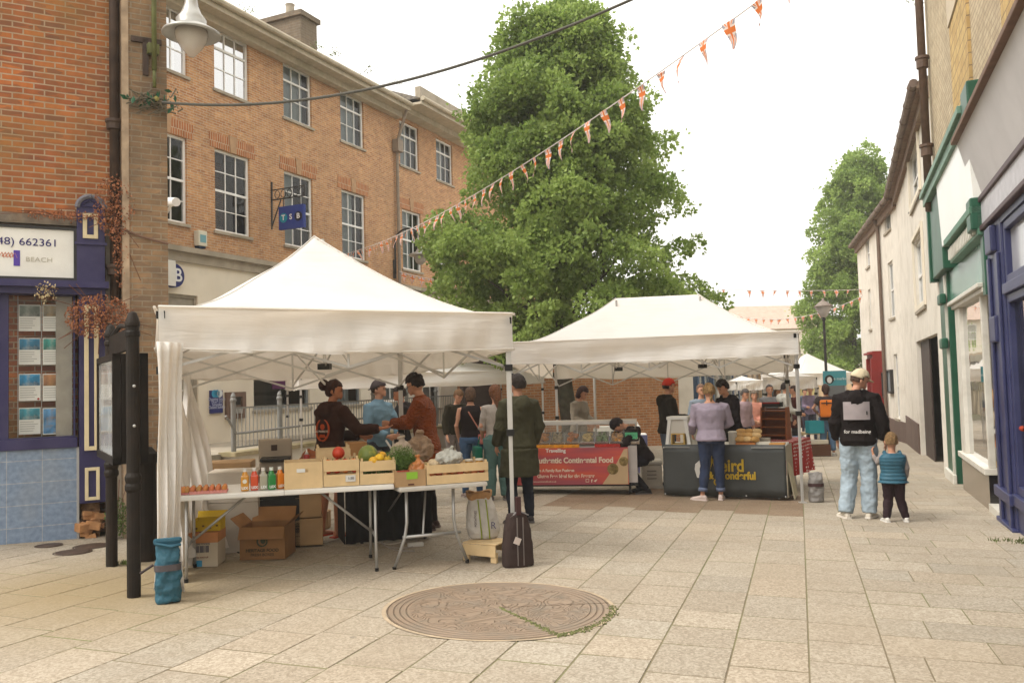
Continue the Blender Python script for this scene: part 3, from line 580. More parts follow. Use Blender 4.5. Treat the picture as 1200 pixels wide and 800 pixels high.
mb=MB(); mb.box(0,9,0,6,-3,3.4); mb.build('wall',M_RENDER,r); mb=MB(); mb.add([(-.3,-.3,3.3),(9.3,-.3,3.3),(9.3,6.3,3.3),(-.3,6.3,3.3),(-.3,3,5.6),(9.3,3,5.6)],[(0,1,5,4),(2,3,4,5),(1,2,5),(3,0,4)]); mb.build('roof',M_TILE,r)
e2=at(905,64); r=empty('tan_shop',e2,R(-8),'tan fronted shop with coloured window far down the street','shop')
mb=MB(); mb.box(-2.5,6.5,0,4,-1,P(900,436,64).z-e2.z+.2); mb.build('wall',mat((.55,.38,.22),.9,name='tan_wall'),r)
for i,c_ in enumerate(((150,60,50),(70,110,140),(200,180,120),(60,60,60))): mb=MB(); mb.box(-2+2*i,-.6+2*i,-.08,-.01,.5,2.4); mb.build('window',flat(*c_),r)
# ================================================================ estate agent (left) and the weathered pier
g0=gp(90,630); da=R(29); FA=Frame((g0.x,g0.y,0),da)
r=FA.root('agent_shop','red brick estate agent shop with navy front and pale blue tiled base','shop')
u=lambda px,py,off=0: FA.uv(px,py,off)
gz=G(g0.x,g0.y)-.05; UL=-3.2; ur=u(144,300)[0]; zl=u(45,262)[1]
up_=u(88,400)[0]; ue=u(123,400)[0]
w0=(u(10,430)[0],u(86,430)[0],u(48,512)[1],u(48,346)[1]); w1=(w0[0]-1.25,w0[0]-.09,w0[2],w0[3])
zs_=u(45,516)[1]
mb=MB(); wall(mb,UL,ur,zl,9,[]); mb.box(UL,ur,.3,4,gz,9); mb.build('brick_wall',M_BRRED,r)
mb=MB(); mb.box(UL,up_+.02,-.10,0,zl-.02,zl+.09); mb.build('stone_ledge',mat((.16,.13,.10),1,.4,8,.8,30,name='old_stone',dirt=(.30,.15,.06),damt=.6),r)
# sign board
a,b,c,d=UL,u(86,300)[0],u(43,326)[1],u(43,270)[1]
mb=MB(); mb.box(a,b,-.10,.2,c,d); sg=mb.build('shop_sign',mat((.78,.76,.70),.4,.03,name='sign_board',dirt=(.45,.40,.32),damt=.25),r)
mb=MB(); frame_bars(mb,a,b+.03,c-.03,d+.03,.03,-.12,-.09); mb.build('sign_frame',M_IRON,sg)
hh=d-c; nav=flat(45,35,110)
o=text('48) 662361',hh*.215,nav,sg,'lettering',(u(68,283)[0],-.104,u(40,286)[1]),align='RIGHT',xs=1.1)
mb=MB(); x0=u(20,305)[0]; mb.box(x0-.03,x0+.03,-.106,-.10,u(20,313)[1],u(20,295)[1]); mb.build('violet_bar',flat(95,70,170),sg)
text('BEACH',hh*.13,flat(205,198,180),sg,'faded_lettering',(u(46,306)[0],-.103,u(46,306)[1]),xs=1.2)
mb=MB(); 
for i in range(5): x=u(-1,300)[0]+.03*i; mb.tube([(x,-.102,u(0,302)[1]),(x+.03,-.102,u(0,297)[1]),(x+.05,-.102,u(0,303)[1])],.006,4)
mb.build('scrawl',flat(225,150,120),sg)
# lower cornice, frame and window
zc=u(45,338)[1]; zc2=u(45,327)[1]
mb=MB(); mb.box(UL,ue+.03,-.22,0,zc,zc2-.03); mb.box(UL,ue,-.14,0,zc-.07,zc); mb.build('shop_cornice',M_NAVY,r)
mb=MB(); wall(mb,UL,up_,zs_-.05,zc-.07,[w0,w1,(w1[0]-1.3,w1[0]-.09,w0[2],w0[3])],.10,y=-.02); mb.box(UL,up_+.02,-.08,0,zs_-.09,zs_+.02); mb.build('window_frame',M_NAVY,r,bevel=.004)
g=MB(); g.add([(UL,.06,zs_),(up_,.06,zs_),(up_,.06,zc),(UL,.06,zc)],[(0,1,2,3)]); g.build('shop_glass',glass('shop_glass',(.97,.97,.95),.22),r)
mb=MB(); mb.add([(UL,.08,zs_),(up_,.08,zs_),(up_,.08,zc),(UL,.08,zc),(UL,1.2,zs_),(up_,1.2,zs_),(up_,1.2,zc),(UL,1.2,zc)],[(4,5,6,7),(0,1,5,4),(2,3,7,6),(1,2,6,5)])
mb.build('shop_interior',mat((.10,.075,.055),.9,.5,2,name='shop_inside'),r,fixn=False)
mb=MB(); mb.box(w0[0]+.02,w0[0]+.30,.75,.95,zs_,zc); mb.build('brick_pillar',M_BRPIER,r)
mb=MB(); mb.box(w0[1]-.17,w0[1]-.01,.09,.12,zs_,zc); mb.build('curtain_strip',mat((.36,.33,.28),.9,name='grey_blind'),r)
# property cards in a hanging grid
photo=[[(120,130,120),(150,140,120)],[(50,130,170),(60,150,140)],[(40,140,190),(170,120,80)],[(60,150,170),(90,150,200)]]
ys=[(357,388),(396,427),(438,469),(478,508)]
for j,(y0,y1) in enumerate(ys):
    for i,(x0,x1) in enumerate(((22,47.5),(50,75.5))):
        a,d_=u(x0,y0,-.14); b,c_=u(x1,y1,-.14); lab=['pale landscape photo card','grey','blue'][0]
        t_=empty('property_card',FA.w(a,.14,c_),FA.a,None,None,'property cards hanging in the shop window')
        tag(t_,['upper','second','third','lowest'][j]+' row '+['left','right'][i]+' property card with '+[['grey hillside','pale room'],['blue sea','green bay'],['turquoise sky and red spot','orange coast'],['blue harbour','gold and blue painted']][j][i]+' picture','card')
        w_,h_=b-a,d_-c_
        full=(i==1 and j==3)
        mb=MB(); mb.box(0,w_,-.004,.004,0,h_); mb.build('card',mat((.80,.79,.75),.6,.03,name='card'),t_)
        cl=photo[j][i]; mb=MB(); mb.box(w_*.03,w_*.97,-.007,-.004,h_*(.04 if full else .56),h_*.97)
        mb.build('photo',mat(srgb(*cl),.5,.75,9,0,name='print',dirt=srgb(190,150,90) if full or (i==1 and j in (0,2)) else srgb(215,215,205),dscale=7,damt=.9),t_)
        if not full:
            mb=MB()
            for k in range(5): mb.box(w_*.06,w_*random.uniform(.55,.94),-.006,-.004,h_*(.46-.085*k),h_*(.48-.085*k))
            mb.build('print_lines',mat((.33,.32,.30),.7,name='ink'),t_)
        if j==2 and i==0: mb=MB(); mb.prism([(w_*.9+.012*math.cos(q),h_*.06+.012*math.sin(q)) for q in np.linspace(0,2*PI,12,endpoint=False)],-.008,-.004,lambda x,z,q:(x,q,z)); mb.build('red_spot',flat(190,50,40),t_)
mb=MB()
for x0 in (21,48.7,77): a=u(x0,400,-.15)[0]; mb.tube([(a,.15,zs_),(a,.15,zc)],.004,5)
o=mb.build('card_wires',M_STEEL); o.location=FA.o; o.rotation_euler=(0,0,FA.a); tag(o,'thin steel wires that hold the property cards','wires')
# tiled stall riser
mt_,t_,b_=nt('blue_tiles'); N=t_.nodes; L=t_.links; tc=N.new('ShaderNodeTexCoord'); sp=N.new('ShaderNodeSeparateXYZ'); L.new(tc.outputs['Object'],sp.inputs[0]); cb=N.new('ShaderNodeCombineXYZ'); L.new(sp.outputs[0],cb.inputs[0]); L.new(sp.outputs[2],cb.inputs[1])
br=N.new('ShaderNodeTexBrick'); br.offset=0; L.new(cb.outputs[0],br.inputs['Vector']); br.inputs['Scale'].default_value=1; br.inputs['Brick Width'].default_value=.33; br.inputs['Row Height'].default_value=.235; br.inputs['Mortar Size'].default_value=.004
br.inputs['Color1'].default_value=(.175,.235,.33,1); br.inputs['Color2'].default_value=(.19,.25,.34,1); br.inputs['Mortar'].default_value=(.33,.34,.36,1)
n=N.new('ShaderNodeTexNoise'); n.inputs['Scale'].default_value=22; n.inputs['Detail'].default_value=7; L.new(tc.outputs['Object'],n.inputs['Vector']); mx=N.new('ShaderNodeMix'); mx.data_type='RGBA'; mx.blend_type='SOFT_LIGHT'; mx.inputs[0].default_value=.7; L.new(br.outputs[0],mx.inputs[6]); L.new(n.outputs['Fac'],mx.inputs[7])
n2=N.new('ShaderNodeTexNoise'); n2.inputs['Scale'].default_value=1.6; n2.inputs['Detail'].default_value=6; L.new(tc.outputs['Object'],n2.inputs['Vector']); mr=N.new('ShaderNodeMapRange'); mr.inputs[1].default_value=.5; mr.inputs[2].default_value=.75; mr.inputs[4].default_value=.5; L.new(n2.outputs['Fac'],mr.inputs[0])
m2=N.new('ShaderNodeMix'); m2.data_type='RGBA'; m2.inputs[7].default_value=(.26,.27,.27,1); L.new(mr.outputs[0],m2.inputs[0]); L.new(mx.outputs[2],m2.inputs[6]); L.new(m2.outputs[2],b_.inputs['Base Color']); b_.inputs['Roughness'].default_value=.35
mb=MB(); mb.box(UL,up_+.02,-.05,.3,gz-.3,zs_-.09); mb.build('tiled_base',mt_,r)
mb=MB(); mb.box(up_+.015,up_+.035,-.07,0,gz-.3,zs_-.09); mb.build('edge_strip',M_STEEL,r)
# pilasters
zb=u(105,588)[1]; zt=u(105,338)[1]
mb=MB(); mb.box(up_+.036,ue,-.10,.3,zb,zc-.07); mb.build('lower_pilaster',M_NAVY,r,bevel=.005)
def fr_(x0,x1,y0,y1,wd,name='cream_frame'):
    a,d_=u(x0,y0,.12); b,c_=u(x1,y1,.12); m_=MB(); frame_bars(m_,a,b,c_,d_,wd,-.125,-.10); m_.build(name,M_CREAM,r,bevel=.004)
fr_(98.5,116,357,527,.045); fr_(99.5,117,548,585,.035)
a,b=u(90,280,.16)[0],u(123,280,.16)[0]; c_=u(105,330,.16)[1]; d_=u(105,244,.16)[1]; rad=(b-a)/2
mb=MB(); pl_=[(a,c_),(b,c_),(b,d_)]+[(a+rad+rad*math.cos(t*PI/12),d_+rad*.95*math.sin(t*PI/12)) for t in range(1,12)]+[(a,d_)]
mb.prism(pl_,-.16,.1,lambda x,z,q:(x,q,z)); cn=mb.build('upper_pilaster',M_NAVY,r,bevel=.004)
mb=MB(); mb.tube([(a+rad+rad*.98*math.cos(t*PI/12),-.17,d_+rad*.93*math.sin(t*PI/12)) for t in range(0,13)],.028,6); mb.build('arch_moulding',mat((.16,.15,.17),.8,name='lead'),cn)
mb=MB(); mb.tube([(a+rad+rad*.62*math.cos(t*PI/12),-.165,d_+rad*.1+rad*.5*math.sin(t*PI/12)) for t in range(0,13)]+[(a+rad*1.62,-.165,d_+rad*.1)],.015,5); mb.build('moulding',M_NAVY,cn); mb=MB(); mb.box(a-.02,b+.02,-.19,-.16,u(105,287,.16)[1],u(105,284,.16)[1]); mb.build('moulding',M_NAVY,cn)
aa_,dd=u(97,249,.17); bb,cc_=u(115,280,.17); mb=MB(); frame_bars(mb,aa_,bb,cc_,dd,.042,-.18,-.16); mb.build('cream_frame',M_CREAM,cn,bevel=.004)
# broken foot of the pilaster
mb=MB(); mb.box(up_+.05,ue-.06,.0,.3,gz-.3,zb); mb.build('broken_foot',mat((.10,.055,.03),1,.5,9,1,20,name='rotten_brick',dirt=(.40,.22,.10),dscale=6,damt=.9),r)
for i in range(14):
    s_=random.uniform(.04,.09); mb=MB() if i==0 else mb; M4=Matrix.Translation((random.uniform(up_+.08,ue-.05),random.uniform(-.07,0),random.uniform(gz+.05,zb-.05)))@Euler((random.gauss(0,.3),random.gauss(0,.3),random.gauss(0,.3))).to_matrix().to_4x4(); mb.bbox((0,0,0),(s_*1.8,s_*1.2,s_),M4,.01)
mb.build('loose_bricks',mat((.42,.21,.09),1,.35,8,.6,20,name='soft_brick'),r)
# strip of plaster and downpipe
ux=u(134.5,200,.1)[0]
mb=MB(); mb.tube([(ux,-.10,u(134,352,.1)[1]),(ux,-.10,9)],.055,10)
mb.build('downpipe',M_RUST,r,smooth=True)
for py in (148,318): mb=MB(); z=u(134,py,.1)[1]; mb.lathe([(.055,z-.05),(.085,z-.04),(.085,z+.02),(.10,z+.04),(.10,z+.07),(.055,z+.08)],12,(ux,-.10,0)); mb.build('pipe_joint',M_RUST,r)
mb=MB(); mb.box(ue+.01,ur,-.02,0.02,gz-.3,zl-.02); mb.build('plaster_strip',mat((.36,.30,.23),.95,.2,5,.5,20,name='plaster',dirt=(.14,.11,.08),damt=.7),r)
# pier
PD=.30; ap=u(143.5,300,PD)[0]; bp_=u(197,300,PD)[0]
rp=empty('brick_pier',FA.w(ap,-PD,0),FA.a,'weathered grey brown brick pier at the end of the navy shop','pillar'); wp=bp_-ap
mb=MB(); mb.box(0,wp,0,1.4,gz-.5,9.5); mb.build('brickwork',M_BRPIER,rp)
mb=MB(); mb.box(0,.07,-.012,0,gz,9); mb.build('edge_strip',mat((.38,.28,.19),1,.3,6,.5,name='pale_edge'),rp)
mb=MB(); za=u(147,268,PD)[1]-0; zb_=u(197,286,PD)[1]; mb.tube([(-.02,-.02,za),(wp*.4,-.02,za*.45+zb_*.55),(wp*.7,-.03,zb_+.03),(wp,-.02,zb_)],.014,6); mb.build('cable',mat((.16,.09,.06),.8,name='old_cable'),rp)
mb=MB(); zc_=u(181,50,PD)[1]; xx=u(178,50,PD)[0]-ap; mb.box(xx-.22,xx+.10,-.03,0,zc_-.03,zc_+.03); mb.box(xx-.1,xx-.04,-.03,0,zc_-.4,zc_+.03); mb.build('wall_tie',M_RUST,rp)
# lamp on the pier, green arm
lp=P(224,5,FA.w(ap,-PD,0).y-.75); 
base=FA.w(u(178,60,PD)[0],-PD-.02,lp.z+0.0)
dv=Vector((lp.x-base.x,lp.y-base.y)); rz=math.atan2(dv.y,dv.x)
M_GREEN=mat((.11,.12,.035),.6,.3,8,name='mossy_green_paint',dirt=(.10,.07,.04),damt=.5)
r5=empty('street_lamp',base,rz,'large grey zinc lamp on a mossy green swan neck over the pier','lamp'); rl=dv.length
top=1.15; mb=MB(); z1=u(178,85,PD)[1]-base.z
pts=[(.07,0,z1),(.07,0,.35),(.10,0,.75),(.22,0,1.05),(rl*.5,0,top),(rl*.85,0,.9),(rl,0,.4),(rl,0,.05)]
mb.tube(pts,.028,10); mb.bbox((.03,0,z1+.25),(.08,.12,.12)); mb.tube([(.07,0,z1-.2),(.07,0,z1)],.02,6); mb.build('arm',M_GREEN,r5,smooth=True)
k=67/ (985/lp.y)/2 *1.0
c=(rl,0,0)
mb=MB(); mb.lathe([(.05,.12),(.06,.05),(.07,-.02),(.10,-.10),(.15,-.17),(k*.50,-.225),(k*.62,-.245),(k*.97,-.305),(k,-.325),(k*.95,-.335),(k*.7,-.29),(k*.55,-.28)],32,c); mb.build('hood',mat((.40,.39,.36),.4,.15,6,metal=.4,name='zinc',dirt=(.22,.2,.17),damt=.5),r5,smooth=True)
mb=MB(); mb.lathe([(k*.56,-.285),(k*.57,-.33),(k*.52,-.39),(k*.38,-.46),(k*.2,-.52),(.03,-.555),(.001,-.56)],28,c)
gm_,tt,bb=nt('ribbed_glass'); bb.inputs['Base Color'].default_value=(.62,.55,.47,1); bb.inputs['Roughness'].default_value=.2; bb.inputs['Alpha'].default_value=.55; bb.inputs['Coat Weight'].default_value=.4
mb.build('globe',gm_,r5,smooth=True)
mb=MB(); mb.lathe([(.07,-.30),(.09,-.36),(.06,-.45),(.001,-.47)],14,c); mb.build('bulb',M_WHITEP,r5,smooth=True)
# faded garland and cable
gc=FA.w(u(179,122,PD)[0],-PD-.08,u(179,122,PD)[1])
r6=empty('garland_bunch',gc,FA.a,'small bunch of faded green decorations tied to the pier','decoration')
for nm,cl,n in (('leaves',(40,90,60),34),('tangle',(110,100,80),40),('flowers',(165,155,90),1)):
    mb=MB()
    for i in range(n):
        x,y,z=random.gauss(0,.13),random.gauss(0,.04),random.gauss(0,.055); s_=random.uniform(.03,.06)
        if nm=='tangle': mb.tube([(x,y,z),(x+random.gauss(0,.06),y,z+random.gauss(0,.05)),(x+random.gauss(0,.1),y,z+random.gauss(0,.05))],.008,4)
        elif nm=='leaves':
            M4=Matrix.Translation((x,y,z))@Euler((random.random()*6,random.random()*6,random.random()*6)).to_matrix().to_4x4(); mb.add([M4@Vector(p) for p in ((-s_,0,0),(0,-s_*.5,0),(s_,0,.01),(0,s_*.5,0))],[(0,1,2,3)])
        else: mb.ell((x*.5,y-.03,z),(s_*.8,)*3,seg=8,rings=6)
    mb.build(nm,flat(*cl),r6)
def strand(name,pxs,Y0,Y1,rad,mt,label,cat,n=40,start=None):
    # smooth curve through photo positions with depth interpolated along its length
    xs=[p[0] for p in pxs]; ys_=[p[1] for p in pxs]; t=np.linspace(0,1,n); kk=np.linspace(0,1,len(xs))
    co_=np.polyfit((np.array(xs)-xs[0])/(xs[-1]-xs[0]),ys_,3)
    pts=[]
    for q in t:
        x=xs[0]+(xs[-1]-xs[0])*q; y=np.polyval(co_,q); Z=1/((1-q)/Y0+q/Y1); pts.append(P(x,y,Z))
    mb=MB(); mb.tube([p-pts[0] for p in pts],rad,6); o=mb.build(name,mt,smooth=True); o.location=pts[0]; tag(o,label,cat); return pts
strand('overhead_cable',[(190,120),(300,122),(380,114),(500,88),(620,49),(740,0),(830,-42)],gc.y,9.0,.016,mat((.10,.095,.08),.8,name='cable_black'),'thick dark cable strung from the pier garland across the sky','cable')
strand('thin_wire',[(380,58),(430,68),(470,86)],30,30,.008,M_STEEL,'thin grey wire in the sky above the bank roof','wire')
# dry creepers
def creeper(label,cx,cy,rx,ry,off,n,hang=.0,cols=((.24,.085,.04),(.36,.15,.07))):
    c0=P(cx,cy,FA.w(*u(cx,cy,off)[:1],-off,0).y); r_=empty('dry_creeper',c0,FA.a,label,'creeper'); k_=c0.y/985
    mb=MB(); mb2=MB()
    for i in range(int(n*1.7)):
        a=random.random()*2*PI; q=random.random()**.6; x=rx*k_*q*math.cos(a); z=ry*k_*q*math.sin(a)
        y=random.uniform(-.22,.0); s_=random.uniform(.008,.019)
        M4=Matrix.Translation((x,y,z-hang*random.random()))@Euler((random.random()*6,random.random()*6,random.random()*6)).to_matrix().to_4x4(); m_=mb if random.random()<.5 else mb2
        m_.add([M4@Vector(p) for p in ((-s_,0,0),(0,-s_*.6,0),(s_,0,.01),(0,s_*.6,0))],[(0,1,2,3)])
    mb.build('dark_leaves',mat(cols[0],.9,.4,20,0,name='dead_leaf'),r_); mb2.build('pale_leaves',mat(cols[1],.9,.3,20,0,name='dead_leaf'),r_)
    mb=MB()
    for i in range(n//26):
        p=Vector((random.uniform(-.1,.1)*rx*k_,-.02,random.uniform(-1,.2)*ry*k_*.5)); d=Vector((random.gauss(0,1)*rx*k_*.8,random.uniform(-.2,0),random.gauss(.2,.7)*ry*k_)); mb.tube([p,p+d*.5+Vector((0,-.05,.03)),p+d],.004,4)
    mb.build('twigs',mat((.14,.06,.035),.9,name='twig'),r_)
creeper('rust brown dead creeper spilling over the navy pilaster cornice',133,245,22,38,.16,520)
creeper('big rust coloured creeper bush hanging in front of lower pilaster',116,372,36,26,.30,900)
creeper('dry brown ivy along the stone ledge under red bricks',75,255,40,6,.12,160)
creeper('strands of dry straw hanging below the white shop sign',53,338,12,10,.24,60,.1,((.38,.28,.15),(.45,.36,.2)))
creeper('thin dead twigs of creeper between downpipe and pier',140,300,8,40,.14,160)
# green weeds at the foot of pier
creeper('green weeds growing at the foot of the pier behind the posts',138,605,14,22,.2,420,0,((.07,.12,.03),(.13,.17,.05)))
# ================================================================ iron posts with notice case
pb=gp(157,699); pa=gp(131,663); dv=pa-pb; L_=math.hypot(dv.x,dv.y); az=math.atan2(dv.y,dv.x)
r=empty('notice_case',pb,az,'black iron notice case held between two ribbed posts','notice board')
M_CASE=mat((.013,.009,.006),.6,.25,6,.25,50,name='case_iron',dirt=(.05,.025,.012),damt=.35,spec=.2)
hz=P(155,371,pb.y).z-pb.z; rr=.050
def post(x,z0):
    m_=MB(); prof=[(rr*1.0,z0),(rr,.80+z0*0),(rr*1.25,.82),(rr*1.25,.85),(rr*1.08,.87),(rr*1.25,.90),(rr*1.25,.92),(rr*.98,.95),(rr*.98,hz-.16),(rr*1.12,hz-.15),(rr*1.12,hz-.12),(rr*1.0,hz-.11),(rr*1.0,hz-.08),(rr*1.12,hz-.075),(rr*1.12,hz-.05),(rr*.95,hz-.02),(rr*.6,hz+.03),(.001,hz+.045)]
    m_.lathe(prof,14,(x,0,0)); o=m_.build('post',M_CASE,r,smooth=False,bevel=.003)
post(0,0); post(L_,pa.z-pb.z)
zt=P(152,413,pb.y).z-pb.z; zb=P(152,545,pb.y).z-pb.z; x0,x1=.12,L_-.10; th=.13
mb=MB(); 
for s_ in (-1,1): 
    y0,y1=(th-.06,th+.0) if s_>0 else (-th,-th+.06)
    mb.box(x0,x0+.05,y0,y1,zb,zt); mb.box(x1-.05,x1,y0,y1,zb,zt); mb.box(x0,x1,y0,y1,zt-.05,zt+.001); mb.box(x0,x1,y0,y1,zb-.001,zb+.06)
mb.box(x0+.004,x1-.004,-th+.061,th-.061,zb+.003,zt-.003); cs=mb.build('case',M_CASE,r,bevel=.003)
mb=MB(); mb.box(.03,x0-.002,-.03,.03,zb+.1,zb+.16); mb.box(.03,x0-.002,-.03,.03,zt-.16,zt-.1); mb.box(x1+.002,L_-.03,-.03,.03,zt-.16,zt-.1); mb.box(x1+.002,L_-.03,-.03,.03,zb+.1,zb+.16); mb.build('bracket',M_CASE,r)
mb=MB(); mb.box(x0+.05,x1-.05,th-.022,th-.016,zb+.06,zt-.05); mb.build('case_glass',mat((.42,.42,.40),.12,.35,2.5,0,name='case_glass',spec=.8,dirt=(.20,.16,.13),dscale=3,damt=.8),r)
mb=MB(); mb.box(.05,L_-.05,-.02,.02,zt+.03,zt+.2); mb.tube([(.05,0,zt+.2),(L_/2,0,zt+.26),(L_-.05,0,zt+.2)],.02,6); mb.build('header_panel',M_CASE,r)
mb=MB(); 
for q in (.35,.7): mb.ell((-.07,0,zb+(zt-zb)*q),(.012,.012,.012),seg=8,rings=6)
mb.build('bolts',M_STEEL,r)
bp3=gp(172,618); mb=MB(); mb.lathe([(.09,0),(.09,.9),(.11,.92),(.11,1.0),(.085,1.02),(.05,1.06),(.001,1.07)],14); thing_mesh('bollard',mb,M_CASE,'short black bollard hidden between the notice case and curtain','bollard',at(172,8.0))
# ================================================================ right hand side of the street
vr=ray(990,437); ar=math.atan2(-vr.y,-vr.x)
gr_=gp(1180,614); FR=Frame((gr_.x,gr_.y,0),ar)
U=lambda px,py,off=0: FR.uv(px,py,off)
u_w=-5.9; u_g=-.36; _q=Vector((11.2,24,0))-FR.o; u_far=_q.dot(FR.ux); u_far=U(1060,437)[0]
print('right u: white end',u_w,'green end',u_g,'bend',u_far)
r=FR.root('white_cottage_row','long white rendered building with sash windows and dark plinth','building')
def rr_(tl,br,F=FR):
    a,d=F.uv(*tl); b,c=F.uv(*br); return (a,b,c,d)
ze=U(1060,175)[1]+.55; zlow=-3.2
ze=5.25
wins=[rr_((1065.5,188),(1079.5,223)),rr_((1071,287),(1085.5,357))]
print('right wins',[tuple(round(v,2) for v in w) for w in wins])
door=(U(1077,470)[0],U(1102.5,470)[0],-3.3,U(1103,388)[1])
mb=MB(); wall(mb,u_far,u_w,zlow,ze,wins+[door],.14); mb.box(u_far,u_w,1.0,6,zlow,ze); mb.box(u_w-.01,u_w,0,1,zlow,ze); mb.build('white_wall',M_RENDER,r)
for i,w in enumerate(wins): sash(FR,r,*w,3,1,1,split=.5,blind=.0,frm=.07,mframe=M_WHITEP)
zp=U(1066,489)[1]
mb=MB(); mb.box(u_far,door[0]-.25,-.035,-.002,zlow,zp); mb.build('dark_plinth',mat((.115,.075,.06),.7,.1,name='dark_plinth',dirt=(.2,.14,.11),damt=.4),r)
mb=MB(); mb.box(door[0],door[0]+(door[1]-door[0])*.42,.10,.13,-3.3,door[3]); mb.box(door[0]+(door[1]-door[0])*.45,door[1],.5,.55,-3.3,door[3]); mb.box(door[0],door[1],.56,3,-3.3,door[3]); mb.build('dark_doors',mat((.045,.028,.022),.6,.2,name='dark_door',dirt=(.08,.06,.05)),r)
mb=MB(); mb.box(door[0]+1,door[1]-.05,.44,.499,U(1095,467)[1]-.05,U(1095,467)[1]+.05); mb.build('door_rail',M_STONE,r)
for w in wins: 
    mb=MB(); frame_bars(mb,w[0]-.12,w[1]+.12,w[2]-.0,w[3]+.16,.10,-.05,-.003); mb.build('window_surround',M_CLAD,r)
# eaves and gutter
def eav(fr,root,a,b,z):
    m_=MB(); m_.box(a,b,-.20,0,z-.02,z+.10); m_.box(a,b,-.10,0,z-.22,z-.02); m_.build('eaves',mat((.20,.13,.09),.8,.2,name='brown_eaves',dirt=(.33,.27,.19)),root)
    m_=MB(); m_.tube([(a,-.25,z+.08),(b,-.25,z+.08)],.085,8)
    k=a
    while k<b: m_.tube([(k,-.25,z+.08),(k+.08,-.25,z+.08)],.10,8); k+=1.15
    m_.build('gutter',mat((.16,.11,.085),.6,.2,name='cast_gutter',dirt=(.3,.25,.18)),root)
    m_=MB(); m_.add([(a,-.2,z+.10),(b,-.2,z+.10),(b,3,z+1.5),(a,3,z+1.5),(a,7,z+.1),(b,7,z+.1)],[(0,1,2,3),(3,2,5,4),(0,3,4),(1,5,2)]); m_.build('roof',M_TILE,root)
eav(FR,r,u_far,u_w-.02,ze)
# second bent stretch
pB=FR.w(u_far,0,0); pe=P(1011,437,35); ab=math.atan2(pB.y-pe.y,pB.x-pe.x); F2=Frame((pe.x,pe.y,0),ab); L2=(Vector((pB.x,pB.y,0))-Vector((pe.x,pe.y,0))).length
r2=F2.root('white_corner_house','far white house at the bend of the row with small windows','building')
w2=[rr_((1014,281),(1019.5,311),F2),rr_((1017,340),(1022,385),F2),rr_((1035,235),(1044,267),F2),rr_((1040,309),(1049,371),F2),rr_((1047,415),(1055,491),F2)]
mb=MB(); wall(mb,0,L2-.002,zlow-.3,ze-.06,w2,.14); mb.box(0,L2,1,6,zlow,ze-.06); mb.box(-.01,0,0,6,zlow,ze-.06); mb.build('white_wall',M_RENDER,r2)
for w in w2: sash(F2,r2,*w,3,1,1,split=.5,blind=0,frm=.07,mframe=M_WHITEP)
mb=MB(); mb.box(0,L2,-.035,-.002,zlow,F2.uv(1052,492)[1]); mb.build('dark_plinth',mat((.115,.075,.06),.7,.1,name='dark_plinth',dirt=(.2,.14,.11),damt=.4),r2)
eav(F2,r2,0,L2-.02,ze-.06)
mb=MB(); xp=F2.uv(1039.5,437)[0]; mb.tube([(xp,-.08,-3.2),(xp,-.08,ze-.3),(xp,-.22,ze)],.06,8); mb.build('downpipe',mat((.13,.085,.06),.6,name='brown_pipe'),r2)
# cable, notice boards
mb=MB(); 
c1=[U(1078,232),U(1073,240),U(1066,250)]
mb.tube([(a,-.03,z) for a,z in c1],.013,5); mb.build('cable',M_IRON,r)
for i,(a_,b_,c_,d_) in enumerate(((1036,1040,436,466),(1042,1048,433,461))):
    a,d=F2.uv(a_,c_); b,c=F2.uv(b_,d_); q=empty('wall_notice',F2.w(a,0,c),F2.a,['narrow grey notice board on the white wall, further of two','grey glazed notice board nearest the dark plinth'][i],'notice board','notice boards on the white wall')
    mb=MB(); frame_bars(mb,0,b-a,0,d-c,.06,-.10,0); mb.build('frame',M_IRON,q); mb=MB(); mb.box(.06,b-a-.06,-.06,-.0,.06,d-c-.06); mb.build('panel',flat(150,160,165,.25),q)
# letterbox-red kiosk style doorway at the far end
k0=F2.w(F2.uv(1036,440)[0],-.05,0); q=empty('red_shopfront',(k0.x,k0.y,G(k0.x,k0.y)),F2.a,'bright red narrow shopfront with hanging planter at end of white wall','shopfront')
zz=F2.uv(1034,411)[1]-G(k0.x,k0.y)
red=flat(140,30,24)
mb=MB(); mb.box(-1.4,-1.15,-.35,0,0,zz-.25); mb.box(-.2,.05,-.35,0,0,zz-.25); mb.box(-1.42,.06,-.30,0,zz-.25,zz); mb.box(-1.15,-.2,-.12,0,0,1.0); mb.build('red_frame',red,q)
mb=MB(); mb.box(-1.15,-.2,-.1,0,1.0,zz-.25); mb.build('dark_glass',M_DARKIN,q)
mb=MB(); mb.bbox((-.6,-.62,1.35),(1.3,.4,.42),b=.04); mb.build('planter',flat(130,130,120),q)
mb=MB(); mb.box(-1.40,.04,-.42,-.302,zz-.12,zz-.05); mb.build('canopy',red,q)
# ---------------------------------------------------------------- yellow brick building over the shops
ztopb=14
r=FR.root('yellow_brick_building','tall pale brick building with yellow quoins above the shopfronts','building')
zsh=3.05
mb=MB(); mb.box(u_w,9,0,6,zsh,ztopb); mb.build('brick_wall',M_BRYEL,r)
def strip(x0,x1,y,yt,yb):
    a=U(x0,y,.05)[0]; b=U(x1,y,.05)[0]; return a,b
a,zq=U(1112,33,.04); b,_=U(1133,33,.04)
mb=MB(); mb.box(a,b,-.04,-.001,zsh,zq); mb.build('quoin_strip',M_BRQ,r)
mb=MB(); mb.box(a-.02,b+.04,-.06,-.001,zq+.002,zq+3); mb.build('stone_panel',mat((.50,.42,.31),.9,.08,3,name='lintel_stone'),r)
a2=U(1173,20,.04)[0]; b2=U(1190,20,.04)[0]; mb=MB(); mb.box(a2,b2,-.04,-.001,zsh,12); mb.build('quoin_strip',M_BRQ,r)
